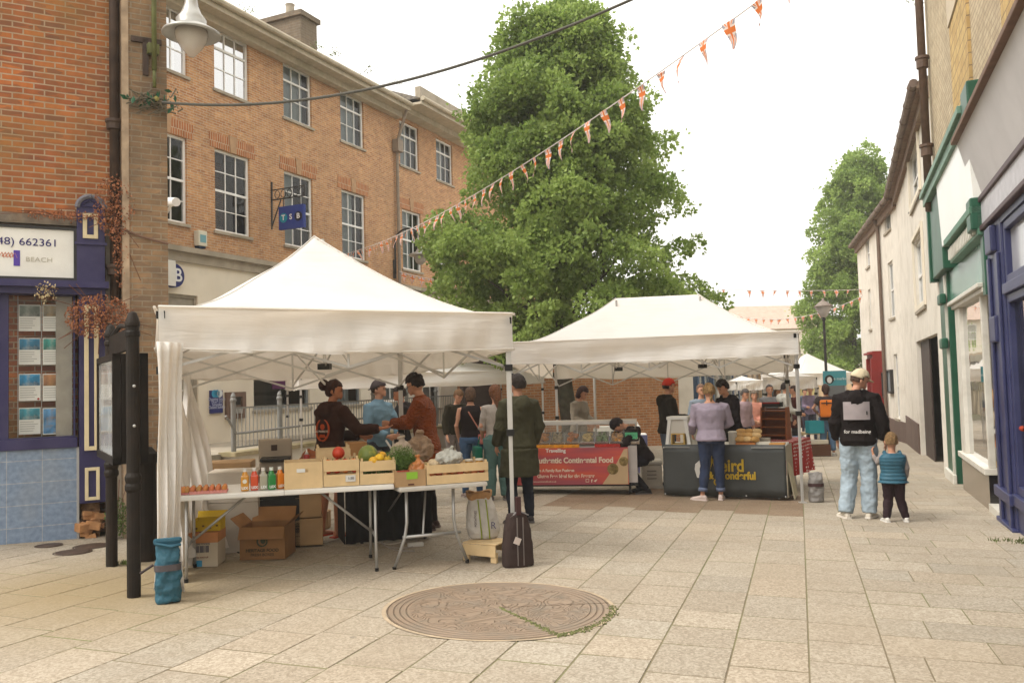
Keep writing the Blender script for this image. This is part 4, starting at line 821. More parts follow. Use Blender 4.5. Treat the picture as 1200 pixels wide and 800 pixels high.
x=u_w+.35; mb=MB(); mb.tube([(x,-.12,zsh-.2),(x,-.12,13)],.07,10)
mb.build('downpipe',mat((.10,.06,.04),.5,.2,name='brown_pipe2'),r,smooth=True)
for py in (25,158): mb=MB(); z=U(1093,py,.12)[1]; mb.lathe([(.07,z-.1),(.10,z-.09),(.10,z+.06),(.12,z+.07),(.12,z+.12),(.07,z+.13)],12,(x,-.12,0)); mb.build('pipe_joint',mat((.10,.06,.04),.5,.2,name='brown_pipe2'),r)
# ---------------------------------------------------------------- green shop
M_GRN=mat((.010,.075,.040),.4,.2,3,.1,name='green_gloss',spec=.4,dirt=(.02,.06,.035),damt=.4)
M_OFFW=mat((.60,.57,.50),.5,.06,name='old_white',dirt=(.33,.28,.21),damt=.5)
r=FR.root('green_shopfront','green and cream old shopfront with boarded fascia between white cottage and blue shop','shopfront')
gz=lambda uu: G(*FR.w(uu,0,0).xy)
ug0=u_w+.02; ug1=u_g
zcor=U(1112,175,.3)[1]; z_f0=U(1117,293,.3)[1]; z_f1=U(1105,215,.3)[1]
print('green: cornice',zcor,z_f0,z_f1,'u',ug0,ug1)
pw=(U(1112,450,.18)[0]-ug0)
zf_b=U(1110,310,.25)[1]; ztop=U(1100,205,.25)[1]
# pilaster

F0=1.95; F1=3.0
mb=MB(); mb.box(ug0,ug0+1.25,0,.4,-3.2,F0-.3); mb.build('pilaster',M_GRN,r,bevel=.01)
for a_,b_ in ((1.05,1.14),): mb=MB(); mb.box(ug0+a_,ug0+b_,-.035,-.001,-3.2,F0-.35); mb.build('pilaster_rib',M_OFFW,r)
mb=MB(); mb.box(ug0-.02,ug0+1.28,-.06,-.002,-3.2,-1.75); mb.build('pilaster_base',M_OFFW,r,bevel=.01)
for z in (F0-.75,F0-1.5): mb=MB(); mb.bbox((ug0+1.0,-.07,z),(.45,.10,.18),b=.03); mb.build('carved_boss',M_GRN,r)
mb=MB(); mb.box(ug0-.1,-4.1,-.10,.4,F0-.3,F1-.0); mb.build('fascia_end',M_GRN,r,bevel=.015)
mb=MB(); mb.box(ug0-.14,ug0+.05,-.14,.4,F0-.35,F1+.05); mb.build('fascia_end_edge',M_GRN,r,bevel=.01)
mb=MB(); mb.prism([(-.10,F0+.05),(.3,F0+.05),(.3,F1),(-.14,F1)],-4.09,-.45,lambda y,z,q:(q,y,z)); mb.build('white_fascia',mat((.74,.74,.70),.3,.05,1,.02,name='white_board',spec=.5),r)
mb=MB(); mb.box(ug0-.14,-.40,-.24,.3,F1+.15,F1+.25); mb.box(ug0-.10,-.42,-.19,.3,F1+.003,F1+.147); mb.build('cornice',mat((.13,.23,.17),.5,.15,name='faded_green',dirt=(.05,.14,.09)),r,bevel=.01)
mb=MB(); mb.box(ug0-.05,-.42,-.17,.3,F1+.252,F1+.33); mb.build('green_capping',M_GRN,r,bevel=.01)
mb=MB(); mb.box(-3.3,-.42,-.16,.3,F0-.05,F0+.046); mb.box(-3.3,-.42,-.08,.3,F0-.32,F0-.054); mb.build('lower_moulding',mat((.08,.18,.12),.5,.15,name='pale_green',dirt=(.04,.12,.07)),r,bevel=.01)
k=-3.2
while k<-.6: mb=MB(); mb.box(k,k+.06,-.115,-.08,F0-.28,F0-.12); mb.build('dentil',M_OFFW,r); k+=.16
mb=MB(); mb.box(-.78,-.42,-.15,.3,F0-.25,F0+.15); mb.build('fascia_bracket',M_GRN,r,bevel=.02)
mb=MB(); a_,z_=U(1140,116,.10); mb.bbox((a_,-.10,z_),(.55,.2,.30),b=.02); mb.build('roof_bracket',M_GRN,r)
mb=MB(); mb.box(-.62,-.40,-.03,.3,.90,F0-.33); mb.build('pilaster',M_GRN,r,bevel=.01)
mb=MB(); mb.box(ug0+1.26,-.63,.04,.3,1.07,F0-.325); mb.build('frosted_transom',mat((.13,.24,.19),.25,.2,1.2,.05,name='frosted',spec=.5,dirt=(.05,.18,.12),dscale=1.2,damt=.7),r)
wb0=-3.85; wb1=-1.18; zs=-1.28; zhd=.95
mb=MB(); mb.box(wb0-.02,-.64,-.04,.3,zhd,zhd+.06); mb.box(wb0-.1,-.64,-.09,.3,zhd+.062,zhd+.12); mb.build('window_head',M_OFFW,r,bevel=.01)
mb=MB(); mb.box(wb0,wb0+.5,.005,.12,zs,zhd); mb.box(wb1-.07,wb1+.02,.01,.09,zs,zhd); mb.box(wb0-.03,wb1+.05,-.05,.12,zs-.08,zs); mb.box(wb1-.03,wb1+.03,.12,1.2,zs-.08,zs); mb.build('window_frame',M_OFFW,r,bevel=.008)
mb=MB(); mb.add([(wb0+.5,.06,zs),(wb1-.07,.06,zs),(wb1-.07,.06,zhd),(wb0+.5,.06,zhd)],[(0,1,2,3)]); mb.add([(wb1,.1,zs),(wb1,1.1,zs),(wb1,1.1,zhd),(wb1,.1,zhd)],[(0,1,2,3)]); mb.build('display_glass',glass('display_glass',(.9,.88,.8),.8),r)
mb=MB(); mb.box(wb0,wb1,0,1.2,-3.2,zs-.08); mb.build('stone_stall_riser',mat((.20,.155,.11),.25,.15,9,.02,name='polished_stone',spec=.6,dirt=(.12,.09,.065),damt=.4),r)
mb=MB(); mb.box(wb1+.001,wb1+.02,.0,1.2,-3.2,zs-.08); mb.build('black_return',mat((.012,.010,.010),.15,name='black_marble',spec=.6),r)
mb=MB(); mb.box(ug0+1.26,-.3,1.4,1.45,-3,1.6); mb.build('back_wall',mat((.50,.42,.31),.9,.25,2,name='shop_back',dirt=(.30,.2,.12)),r)
mb=MB(); mb.box(ug0+1.26,wb0+.0,.3,.35,-3,1.07); mb.build('side_door',mat((.06,.075,.05),.5,name='dark_green_door'),r)
mb=MB(); mb.box(wb0,wb1-.02,.1,1.3,zs-.078,zs-.02); mb.build('display_floor',mat((.35,.25,.12),.8,name='display_floor'),r)
mb=MB(); mb.box(wb1+.03,-.37,1.3,1.35,-.7,1.0); mb.build('gold_panel',mat((.50,.29,.03),.7,.1,name='gold_panel'),r)
mb=MB(); mb.box(wb1+.03,-.37,.9,1.3,-3,-.7); mb.build('inner_display',mat((.30,.27,.2),.6,.3,4,name='inner_display'),r)
mb=MB(); mb.box(wb1+.03,-.37,-.02,1.2,-3.2,gz(wb1)+.10); mb.build('doorstep',M_OFFW,r)
# goods in the window: each its own object
def bag_blob(name,label,cat,uu,v,z,dx,dy,dz,col,g_='goods in the shop window'):
    m_=MB(); m_.ell((0,0,dz/2),(dx/2,dy/2,dz/2),seg=14,rings=10); o=m_.build(name,mat(srgb(*col),.7,.15,6,.3,20,name='goods'),smooth=True); o.location=FR.w(uu,v,z); o.rotation_euler=(0,0,FR.a); tag(o,label,cat,g_)
bag_blob('folded_cushion','tan folded cushion on the shelf in green shop window','cushion',wb0+1.5,.35,zs+.72,.9,.5,.28,(200,150,90))
bag_blob('pale_cushion','cream cushion below the tan one in the shop window','cushion',wb0+1.5,.35,zs+.46,.95,.5,.26,(205,190,165))
bag_blob('yellow_bag','mustard yellow bag standing on display floor of green shop','bag',wb0+1.2,.35,zs,.7,.4,.45,(175,125,30))
bag_blob('striped_bag','orange and white bag lowest in the shop window','bag',wb0+1.75,.4,zs,.6,.4,.38,(190,120,80))
bag_blob('paper_box','grey paper parcel in the green shop window corner','parcel',wb0+2.3,.35,zs,.6,.5,.30,(150,150,140))
m_=MB(); m_.box(0,1.7,0,.5,0,.03); o=m_.build('window_shelf',M_WHITEP); o.location=FR.w(wb0+.7,.15,zs+.42); o.rotation_euler=(0,0,FR.a); tag(o,'white shelf across the green shop window','shelf')
# ---------------------------------------------------------------- blue shop
M_BLUE=mat((.026,.030,.090),.4,.15,3,.1,name='blue_paint',spec=.35,dirt=(.05,.05,.09),damt=.4)
r=FR.root('blue_shopfront','blue painted shopfront with deep pale grey sign box at the right edge','shopfront')

B1=9.0; pu=-.36; pv=.62; Z1=2.10; Z2=2.88
mb=MB(); mb.box(pu,pv,0,.4,-3.2,Z1-.42); mb.build('pilaster',M_BLUE,r,bevel=.015)
for a_ in (pu+.12,pv-.26): mb=MB(); mb.box(a_,a_+.14,-.035,-.001,-2.2,Z1-.8); mb.build('pilaster_rib',M_BLUE,r,bevel=.01)
mb=MB(); mb.box(pu-.03,pv+.03,-.06,.1,-1.5,-1.38); mb.box(pu-.03,pv+.03,-.05,.1,-3.2,-1.75); mb.build('pilaster_base',M_BLUE,r,bevel=.01)
for z in (.45,Z1-.62): mb=MB(); mb.bbox(((pu+pv)/2,-.03,z),(.42,.07,.30),b=.02); mb.build('carved_bracket',M_BLUE,r)
mb=MB(); mb.prism([(-.0,Z1),(.3,Z1),(.3,Z2),(-.20,Z2)],-.86,B1,lambda y,z,q:(q,y,z)); mb.build('sign_box',mat((.48,.46,.455),.6,.06,1.2,.03,name='grey_board',dirt=(.36,.34,.335),damt=.4),r)
mb=MB(); mb.box(-.9,B1,-.27,.3,Z2+.002,Z2+.07); mb.build('sign_top_trim',mat((.14,.075,.045),.6,.2,name='brown_trim'),r,bevel=.01)
mb=MB(); mb.box(-.84,B1,-.06,.3,Z1-.07,Z1-.002); mb.box(pu-.1,B1,-.06,.3,Z1-.42,Z1-.36); mb.build('sign_base_trim',mat((.075,.045,.05),.5,name='dark_trim'),r,bevel=.01)
mb=MB(); mb.box(pu-.1,B1,-.03,.3,Z1-.358,Z1-.072); mb.build('grey_band',mat((.42,.41,.43),.5,name='grey_band'),r)
zt1=1.60; ztr=.86
for z0,z1_ in ((ztr+.06,zt1),(-1.36,ztr-.06)):
    mb=MB(); frame_bars(mb,pv+.01,pv+2.6,z0,z1_,.09,.02,.12); frame_bars(mb,pv+2.61,pv+5.2,z0,z1_,.09,.02,.12); mb.build('window_frame',M_BLUE,r,bevel=.008)
mb=MB(); mb.box(pv+.01,B1,-.02,.14,ztr-.058,ztr+.058); mb.build('transom_bar',M_BLUE,r,bevel=.01)
mb=MB(); mb.box(pv+.01,B1,-.03,.14,-1.48,-1.362); mb.build('sill',M_BLUE,r,bevel=.01)
mb=MB(); mb.box(pv+.01,B1,.02,.3,-3.2,-1.482); mb.build('panelled_base',M_BLUE,r)
mb=MB(); mb.box(pv+.01,B1,.0,.14,zt1+.002,Z1-.43); mb.build('head_board',M_BLUE,r)
mb=MB(); mb.add([(pv+.09,.08,ztr),(B1,.08,ztr),(B1,.08,zt1),(pv+.09,.08,zt1)],[(0,1,2,3)]); mb.build('upper_glass',mat((.38,.38,.40),.12,.25,1,0,name='grey_reflection_glass',spec=.8),r)  # reflection in the pane is put into its opaque grey base colour
mb=MB(); mb.add([(pv+.09,.08,-1.36),(B1,.08,-1.36),(B1,.08,ztr),(pv+.09,.08,ztr)],[(0,1,2,3)]); mb.build('lower_glass',glass('blue_shop_glass',(.85,.85,.8),.8),r)
mb=MB(); mb.box(pv-.3,B1,1.4,1.45,-3,zt1); mb.build('back_wall',mat((.45,.37,.27),.9,.3,1.2,name='shop_back2',dirt=(.2,.1,.07),dscale=2),r)
mb=MB(); mb.box(pv,B1,.15,1.4,-1.55,-1.44); mb.build('display_floor',M_WHITEP,r)
for i,(du,z,cl,lb) in enumerate(((.35,-1.35,(165,60,35),'bunch of red flowers at left of blue shop window'),(.75,-1.2,(190,80,50),'taller red flower bunch deeper in the blue shop window'))):
    q=empty('flower_bunch',FR.w(pv+du,.3+.2*i,-1.44),FR.a,lb,'flowers'); mb=MB(); mb.lathe([(.08,0),(.12,.3),(.10,.32)],12); mb.build('vase',M_WHITEP,q)
    mb=MB()
    for k in range(60): mb.ell((random.gauss(0,.11),random.gauss(0,.1),.35+abs(random.gauss(.2,.14))),(.035,.035,.03),seg=6,rings=4)
    mb.build('petals',mat(srgb(*cl),.8,.4,20,name='petals'),q)
mb=MB(); mb.lathe([(.02,0),(.02,.5),(.22,.55),(.10,.85),(.09,.86)],16); o=mb.build('table_lamp',flat(220,215,205)); o.location=FR.w(pv+1.2,.5,-1.44); tag(o,'white lampshade inside the blue shop window','lamp')
# ================================================================ trees
def leafmat(name,c1,c2,tr=.35):
    m,t,b=nt(name); N=t.nodes; L=t.links; at_=N.new('ShaderNodeAttribute'); at_.attribute_name='tone'
    mx=N.new('ShaderNodeMix'); mx.data_type='RGBA'; mx.inputs[6].default_value=tuple(c1)+(1,); mx.inputs[7].default_value=tuple(c2)+(1,); L.new(at_.outputs['Fac'],mx.inputs[0])
    L.new(mx.outputs[2],b.inputs['Base Color']); b.inputs['Roughness'].default_value=.55; b.inputs['Specular IOR Level'].default_value=.3
    ts=N.new('ShaderNodeBsdfTranslucent'); L.new(mx.outputs[2],ts.inputs[0]); ms=N.new('ShaderNodeMixShader'); ms.inputs[0].default_value=tr
    L.new(b.outputs[0],ms.inputs[1]); L.new(ts.outputs[0],ms.inputs[2]); L.new(ms.outputs[0],N['Material Output'].inputs[0]); return m
def crown(name,parent,clumps,n,size,mt,seed=1,droop=.5):
    g=np.random.default_rng(seed); C=np.array([c[:3] for c in clumps]); Rr=np.array([c[3] for c in clumps]); wt=Rr**2; wt/=wt.sum()
    k=g.choice(len(clumps),n,p=wt); d=g.normal(size=(n,3)); d/=np.linalg.norm(d,axis=1)[:,None]
    d[:,2]=np.where(g.random(n)<.35,np.abs(d[:,2]),d[:,2])
    rad=Rr[k]*(.55+.5*g.random(n)**.6)
    # break the clump surface up with lobes so the outline is uneven
    lob=1+.20*np.sin(d[:,0]*7+k*1.7)*np.sin(d[:,1]*6+k)*np.cos(d[:,2]*7+k*2.3)
    c=C[k]+d*(rad*lob)[:,None]*np.array([1,1,.82])
    loose=(g.random(n)<.14)[:,None]; c=c+loose*g.normal(scale=.11*size/.09,size=(n,3))*np.array([1,1,.8])
    c=c+(.16*size/.09)*np.stack([np.sin(c[:,1]*3.1+c[:,2]*2.3),np.sin(c[:,2]*2.9+c[:,0]*2.1),np.sin(c[:,0]*3.3+c[:,1]*1.9)],1)
    # leaves hang outward and down: axis u (length), w (width)
    out=d+g.normal(scale=.55,size=(n,3)); out[:,2]-=droop*g.random(n); out/=np.linalg.norm(out,axis=1)[:,None]
    rnd=g.normal(size=(n,3)); rnd[:,2]*=.35; w=np.cross(out,rnd); w/=np.linalg.norm(w,axis=1)[:,None]+1e-9
    nrm=np.cross(w,out)
    s=size*(.55+.8*g.random(n))[:,None]
    p0=c-w*s*.0; a=c+out*s*.35+w*s*.42+nrm*s*.06; b=c+out*s*1.05; e=c+out*s*.35-w*s*.42+nrm*s*.06; m_=c+out*s*.5-nrm*s*.08
    V=np.stack([p0,a,b,e],1).reshape(-1,3)
    F=np.arange(n*4,dtype=np.int32)
    me=bpy.data.meshes.new(name); me.vertices.add(n*4); me.vertices.foreach_set('co',V.ravel().astype(np.float32)); me.loops.add(n*4); me.loops.foreach_set('vertex_index',F)
    me.polygons.add(n); me.polygons.foreach_set('loop_start',np.arange(0,n*4,4,dtype=np.int32)); me.polygons.foreach_set('loop_total',np.full(n,4,dtype=np.int32)); me.update(calc_edges=True)
    ca=me.attributes.new('tone','FLOAT','FACE'); tk=g.random(len(clumps)); ca.data.foreach_set('value',np.clip(.5*g.random(n)+.5*tk[k],0,1).astype(np.float32))
    me.materials.append(mt); o=bpy.data.objects.new(name,me); COL.objects.link(o); o.parent=parent; return o
LM=leafmat('maple_leaf',(.11,.185,.032),(.38,.49,.13),.5)
BARK=mat((.060,.050,.036),.95,.35,10,.8,30,name='bark',dirt=(.07,.09,.04),damt=.5)
def limb(mb,p,q,r0,r1,seed=0,wob=.12,n=6):
    g=random.Random(seed); p=Vector(p);q=Vector(q); L_=(q-p).length
    pts=[p.lerp(q,i/n)+ (Vector((g.gauss(0,wob),g.gauss(0,wob),g.gauss(0,wob*.5)))*L_*.3 if 0<i<n else Vector()) for i in range(n+1)]
    mb.tube(pts,[r0+(r1-r0)*i/n for i in range(n+1)],8); return pts
YT=20.5; tb=at(667,YT); T=empty('maple_tree',tb,0,'tall broad green maple tree rising behind the white stalls','tree')
prof=[(12,640,672),(35,596,716),(60,590,733),(100,562,738),(125,545,758),(150,540,775),(180,545,785),(210,530,790),(245,535,804),(275,503,812),(300,493,818),(325,496,842),(350,506,848),(375,515,835),(400,520,815),(425,540,790)]
g=random.Random(5); cl=[]
for i in range(640):
    y=g.uniform(14,418); 
    for j in range(len(prof)-1):
        if prof[j][0]<=y<=prof[j+1][0]:
            f=(y-prof[j][0])/(prof[j+1][0]-prof[j][0]); L0=prof[j][1]+(prof[j+1][1]-prof[j][1])*f; R0=prof[j][2]+(prof[j+1][2]-prof[j][2])*f
    if y<prof[0][0]: L0,R0=640,672
    if y<14: continue
    cx=(L0+R0)/2; hw=(R0-L0)/2; a=g.random()*2*PI; q=g.random()**.5
    rcl=g.uniform(10,23)
    hw2=max(hw-rcl*.62,3); px=cx+hw2*q*math.cos(a); dy=-q*math.sin(a)*hw2*YT/985*.85
    p=P(px,y,YT); cl.append((p.x-tb.x,dy,p.z-tb.z,rcl*YT/985))
# wisps breaking the outline
for (px,y,r_) in [(572,97,7),(562,104,6),(545,133,8),(723,55,8),(735,62,6),(760,130,8),(800,235,9),(505,293,9),(515,300,10),(520,330,9),(770,100,5),(603,30,9),(700,22,10),(650,8,8),(738,90,7),(510,345,8),(640,395,14),(610,388,12)]:
    p=P(px,y,YT); cl.append((p.x-tb.x,g.uniform(-1,1),p.z-tb.z,r_*YT/985*1.15))
crown('crown',T,cl,185000,.092,LM,3,.7)
mb=MB(); hT=P(660,60,YT).z-tb.z
tr=limb(mb,(0,0,-.3),(-.1,.1,hT),.24,.03,1,.02,10)
mb.build('trunk',BARK,T,smooth=True)
for i in range(26):
    z=hT*(.18+.68*i/26); a=g.random()*2*PI; l=(1-.55*i/26)*g.uniform(1.6,3.0); mb=MB(); pts=limb(mb,(0,0,z),(l*math.cos(a),l*math.sin(a)*.85,z+l*.55),.085*(1-.5*i/26),.015,i,.10)
    for k in (2,4): q=pts[k]; limb(mb,q,q+Vector((g.gauss(0,.6),g.gauss(0,.6),.6)),.03,.008,i*7+k,.1,4)
    mb.build('limb',BARK,T,smooth=True)
# right hand tree beyond the white row
YR=44; tb2=at(1005,YR); g=random.Random(11); T2=empty('street_tree',tb2,0,'bright green tree at the right behind the lamp post and white houses','tree')
prof=[(185,985,1035),(215,972,1045),(240,962,1045),(262,957,1048),(290,945,1050),(325,952,1050),(350,932,1050),(375,935,1050),(400,938,1050),(425,945,1050)]
cl=[]
for i in range(270):
    y=g.uniform(186,428)
    for j in range(len(prof)-1):
        if prof[j][0]<=y<=prof[j+1][0]:
            f=(y-prof[j][0])/(prof[j+1][0]-prof[j][0]); L0=prof[j][1]+(prof[j+1][1]-prof[j][1])*f; R0=prof[j][2]+(prof[j+1][2]-prof[j][2])*f
    cx=(L0+R0)/2; hw=(R0-L0)/2; a=g.random()*2*PI; q=g.random()**.5; rcl=g.uniform(7,13); hw2=max(hw-rcl*.9,2)
    p=P(cx+hw2*q*math.cos(a),y,YR); cl.append((p.x-tb2.x,q*math.sin(a)*hw2*YR/985,p.z-tb2.z,rcl*YR/985))
crown('crown',T2,cl,75000,.14,leafmat('lime_leaf',(.13,.21,.035),(.36,.48,.13),.5),8,.6)
mb=MB(); limb(mb,(0,0,-.3),(0,0,9),.28,.05,2,.02,8); mb.build('trunk',BARK,T2,smooth=True)
# little plants on gutters and ivy top right
def plant(loc,label,n,sx,sz,col=(.12,.15,.05),cat='plant',name='plant',s0=.03):
    mb=MB()
    for i in range(n):
        x,y,z=random.gauss(0,sx),random.gauss(0,.05),abs(random.gauss(0,sz)); s_=random.uniform(.6,1.4)*s0
        M4=Matrix.Translation((x,y,z))@Euler((random.random()*6,random.random()*6,random.random()*6)).to_matrix().to_4x4(); mb.add([M4@Vector(p) for p in ((-s_,0,0),(0,-s_*.6,0),(s_,0,.01),(0,s_*.6,0))],[(0,1,2,3)])
    o=mb.build(name,mat(col,1,.4,20,0,name='weed_leaf')); o.location=loc; return tag(o,label,cat)
for k,(px,py,l) in enumerate(((372,53,'weed growing in the gutter right of chimney'),(392,62,'wispy weed on the gutter beyond the chimney'),(432,82,'tall dry weed standing in the bank gutter'),(462,95,'weed tuft in the gutter near its break'),(290,12,'weed in the bank gutter left of the chimney'))):
    a,z=FT.uv(px,py+4,.55); plant(FT.w(a,-.55,z),l,40,.12,.13)
p=P(1080,8,15.3); plant(p,'faded sprig of ivy at the top of the brown downpipe',90,.10,.3,(.28,.30,.20),s0=.025)
# ================================================================ lamp post in the street
lb=at(972,24.5); zt=P(966,372,24.5).z-lb.z
r=empty('street_lamp_post',lb,0,'tall black lamp post with lantern head in front of the right tree','lamp post')
mb=MB(); mb.lathe([(.13,0),(.11,.5),(.07,.55),(.055,1.2),(.045,1.3),(.035,zt-.1),(.07,zt-.05),(.03,zt)],12); mb.build('post',M_IRON,r)
mb=MB(); mb.lathe([(.06,zt),(.10,zt+.04),(.24,zt+.30),(.235,zt+.31)],12); mb.build('lantern_glass',mat((.42,.38,.35),.25,.1,name='lantern_glass',spec=.6),r,smooth=True)
mb=MB(); mb.lathe([(.28,zt+.31),(.26,zt+.34),(.10,zt+.46),(.04,zt+.50),(.03,zt+.56),(.001,zt+.57)],12); mb.build('lantern_cap',mat((.20,.16,.13),.6,name='cap'),r,smooth=True)
# ================================================================ bunting
M_STR=flat(235,225,220); 
def flagmat():
    m,t,b=nt('union_flag_cloth'); N=t.nodes; L=t.links; uv=N.new('ShaderNodeAttribute'); uv.attribute_name='fuv'; sp=N.new('ShaderNodeSeparateXYZ'); L.new(uv.outputs['Vector'],sp.inputs[0])
    x,y=sp.outputs[0],sp.outputs[1]                         # x across -1..1, y down 0..1
    def M_(op,a,b=None,v=None):
        n=N.new('ShaderNodeMath'); n.operation=op; 
        for i,q in enumerate((a,b)):
            if q is None: continue
            if isinstance(q,(int,float)): n.inputs[i].default_value=q
            else: L.new(q,n.inputs[i])
        return n.outputs[0]
    ax=M_('ABSOLUTE',x); cy=M_('ABSOLUTE',M_('SUBTRACT',y,.32)); 
    rc_=M_('MAXIMUM',M_('LESS_THAN',ax,.20),M_('LESS_THAN',cy,.09)); wc=M_('MAXIMUM',M_('LESS_THAN',ax,.34),M_('LESS_THAN',cy,.15))
    dg=M_('ABSOLUTE',M_('SUBTRACT',ax,M_('MULTIPLY',cy,2.0))); wd=M_('LESS_THAN',dg,.22); rd=M_('LESS_THAN',dg,.09)
    def mx(f,a,b):
        n=N.new('ShaderNodeMix'); n.data_type='RGBA'; L.new(f,n.inputs[0])
        for i,q in ((6,a),(7,b)):
            if isinstance(q,tuple): n.inputs[i].default_value=q
            else: L.new(q,n.inputs[i])
        return n.outputs[2]
    blue=(.36,.33,.38,1); white=(.80,.70,.64,1); red=(.74,.20,.05,1)
    c=mx(wd,blue,white); c=mx(rd,c,red); c=mx(wc,c,white); c=mx(rc_,c,red)
    L.new(c,b.inputs['Base Color']); b.inputs['Roughness'].default_value=.8
    ts=N.new('ShaderNodeBsdfTranslucent'); L.new(c,ts.inputs[0]); ms=N.new('ShaderNodeMixShader'); ms.inputs[0].default_value=.4; L.new(b.outputs[0],ms.inputs[1]); L.new(ts.outputs[0],ms.inputs[2]); L.new(ms.outputs[0],N['Material Output'].inputs[0]); return m
FM=flagmat()
def bunting(label,A,B,sag,n,w,h,t0=0,t1=1,string=.006,seed=0,skip=()):
    g=random.Random(seed); A=Vector(A);B=Vector(B); r=empty('flag_bunting',A,0,label,'bunting')
    f=lambda t: (B-A)*t+Vector((0,0,-sag*4*t*(1-t)))
    mb=MB(); mb.tube([f(i/40) for i in range(41)],string,5); mb.build('string',M_STR,r)
    d=(B-A).normalized()
    for i in range(n):
        t=t0+(t1-t0)*(i+.5)/n; 
        if i in skip: continue
        p=f(t); tan=(f(min(1,t+.01))-f(max(0,t-.01))).normalized(); tw=g.gauss(0,.5); ww=w/2*g.uniform(.7,1)
        bl=Vector((0,0,-1)); out=tan.cross(bl).normalized(); down=(bl+out*g.gauss(0,.15)+tan*g.gauss(0,.12)).normalized()
        mb=MB(); vs=[];fs=[]; uvs=[]; K=6
        for a in range(K+1):
            yy=a/K; half=ww*(1-yy)+.002
            for b_ in range(5):
                xx=-1+b_/2; th=tw*yy; q=p+ (tan*math.cos(th)+out*math.sin(th))*xx*half + down*h*yy + out*.02*math.sin(yy*5+i)+out*.012*xx*math.sin(i*2.); vs.append(q); uvs.append((xx,yy,0))
        for a in range(K):
            for b_ in range(4): fs.append((a*5+b_,a*5+b_+1,(a+1)*5+b_+1,(a+1)*5+b_))
        mb.add(vs,fs); o=mb.build('flag',FM,r,smooth=True,fixn=False)
        at_=o.data.attributes.new('fuv','FLOAT_VECTOR','POINT'); at_.data.foreach_set('vector',[c for u_ in uvs for c in u_])
    return r
bunting('long string of union flag bunting climbing across the sky from the bank wall',P(402,298,23.5),P(985,-70,6.6),.40,46,.175,.275,0,1,.007,1)
pts=P(845,338,30),P(1030,338,30)
bunting('far bunting string from behind the stall roof to the white house, upper one',P(840,339,30),P(1014,339,32),.05,12,.18,.28,0,1,.008,2,(1,))
bunting('lower far bunting looping across the hipped roof towards the tree',P(846,366,34),P(1012,346,32),.55,18,.17,.24,0,1,.008,3)
bunting('short bunting swag on the bank wall between tent peak and tree',P(468,318,23.5),P(560,328,24),.12,9,.22,.28,0,1,.008,4)
# ================================================================ market tents
def tentmat():
    m,t,b=nt('tent_canvas'); N=t.nodes; L=t.links; tc=N.new('ShaderNodeTexCoord')
    n=N.new('ShaderNodeTexNoise'); n.inputs['Scale'].default_value=1.6; n.inputs['Detail'].default_value=7; L.new(tc.outputs['Object'],n.inputs['Vector'])
    mr=N.new('ShaderNodeMapRange'); mr.inputs[1].default_value=.5; mr.inputs[2].default_value=.8; L.new(n.outputs['Fac'],mr.inputs[0])
    mx=N.new('ShaderNodeMix'); mx.data_type='RGBA'; mx.inputs[6].default_value=(.85,.84,.81,1); mx.inputs[7].default_value=(.76,.73,.68,1); L.new(mr.outputs[0],mx.inputs[0])
    L.new(mx.outputs[2],b.inputs['Base Color']); b.inputs['Roughness'].default_value=.8; b.inputs['Specular IOR Level'].default_value=.2
    mp=N.new('ShaderNodeMapping'); mp.inputs['Scale'].default_value=(1.2,1.2,9); L.new(tc.outputs['Object'],mp.inputs['Vector'])
    n2=N.new('ShaderNodeTexNoise'); n2.inputs['Scale'].default_value=1.5; n2.inputs['Detail'].default_value=4; n2.inputs['Distortion'].default_value=.6; L.new(mp.outputs[0],n2.inputs['Vector'])
    bp=N.new('ShaderNodeBump'); bp.inputs['Strength'].default_value=.5; bp.inputs['Distance'].default_value=.03; L.new(n2.outputs['Fac'],bp.inputs['Height']); L.new(bp.outputs[0],b.inputs['Normal'])
    ts=N.new('ShaderNodeBsdfTranslucent'); ts.inputs[0].default_value=(.80,.70,.58,1); ms=N.new('ShaderNodeMixShader'); ms.inputs[0].default_value=.42
    L.new(b.outputs[0],ms.inputs[1]); L.new(ts.outputs[0],ms.inputs[2]); L.new(ms.outputs[0],N['Material Output'].inputs[0]); return m
M_TENT=tentmat(); M_SEAM=mat((.60,.57,.52),.9,name='seam_tape',bump=0); M_FRAME=mat((.50,.48,.45),.4,.05,metal=.35,name='tent_frame',bump=0)
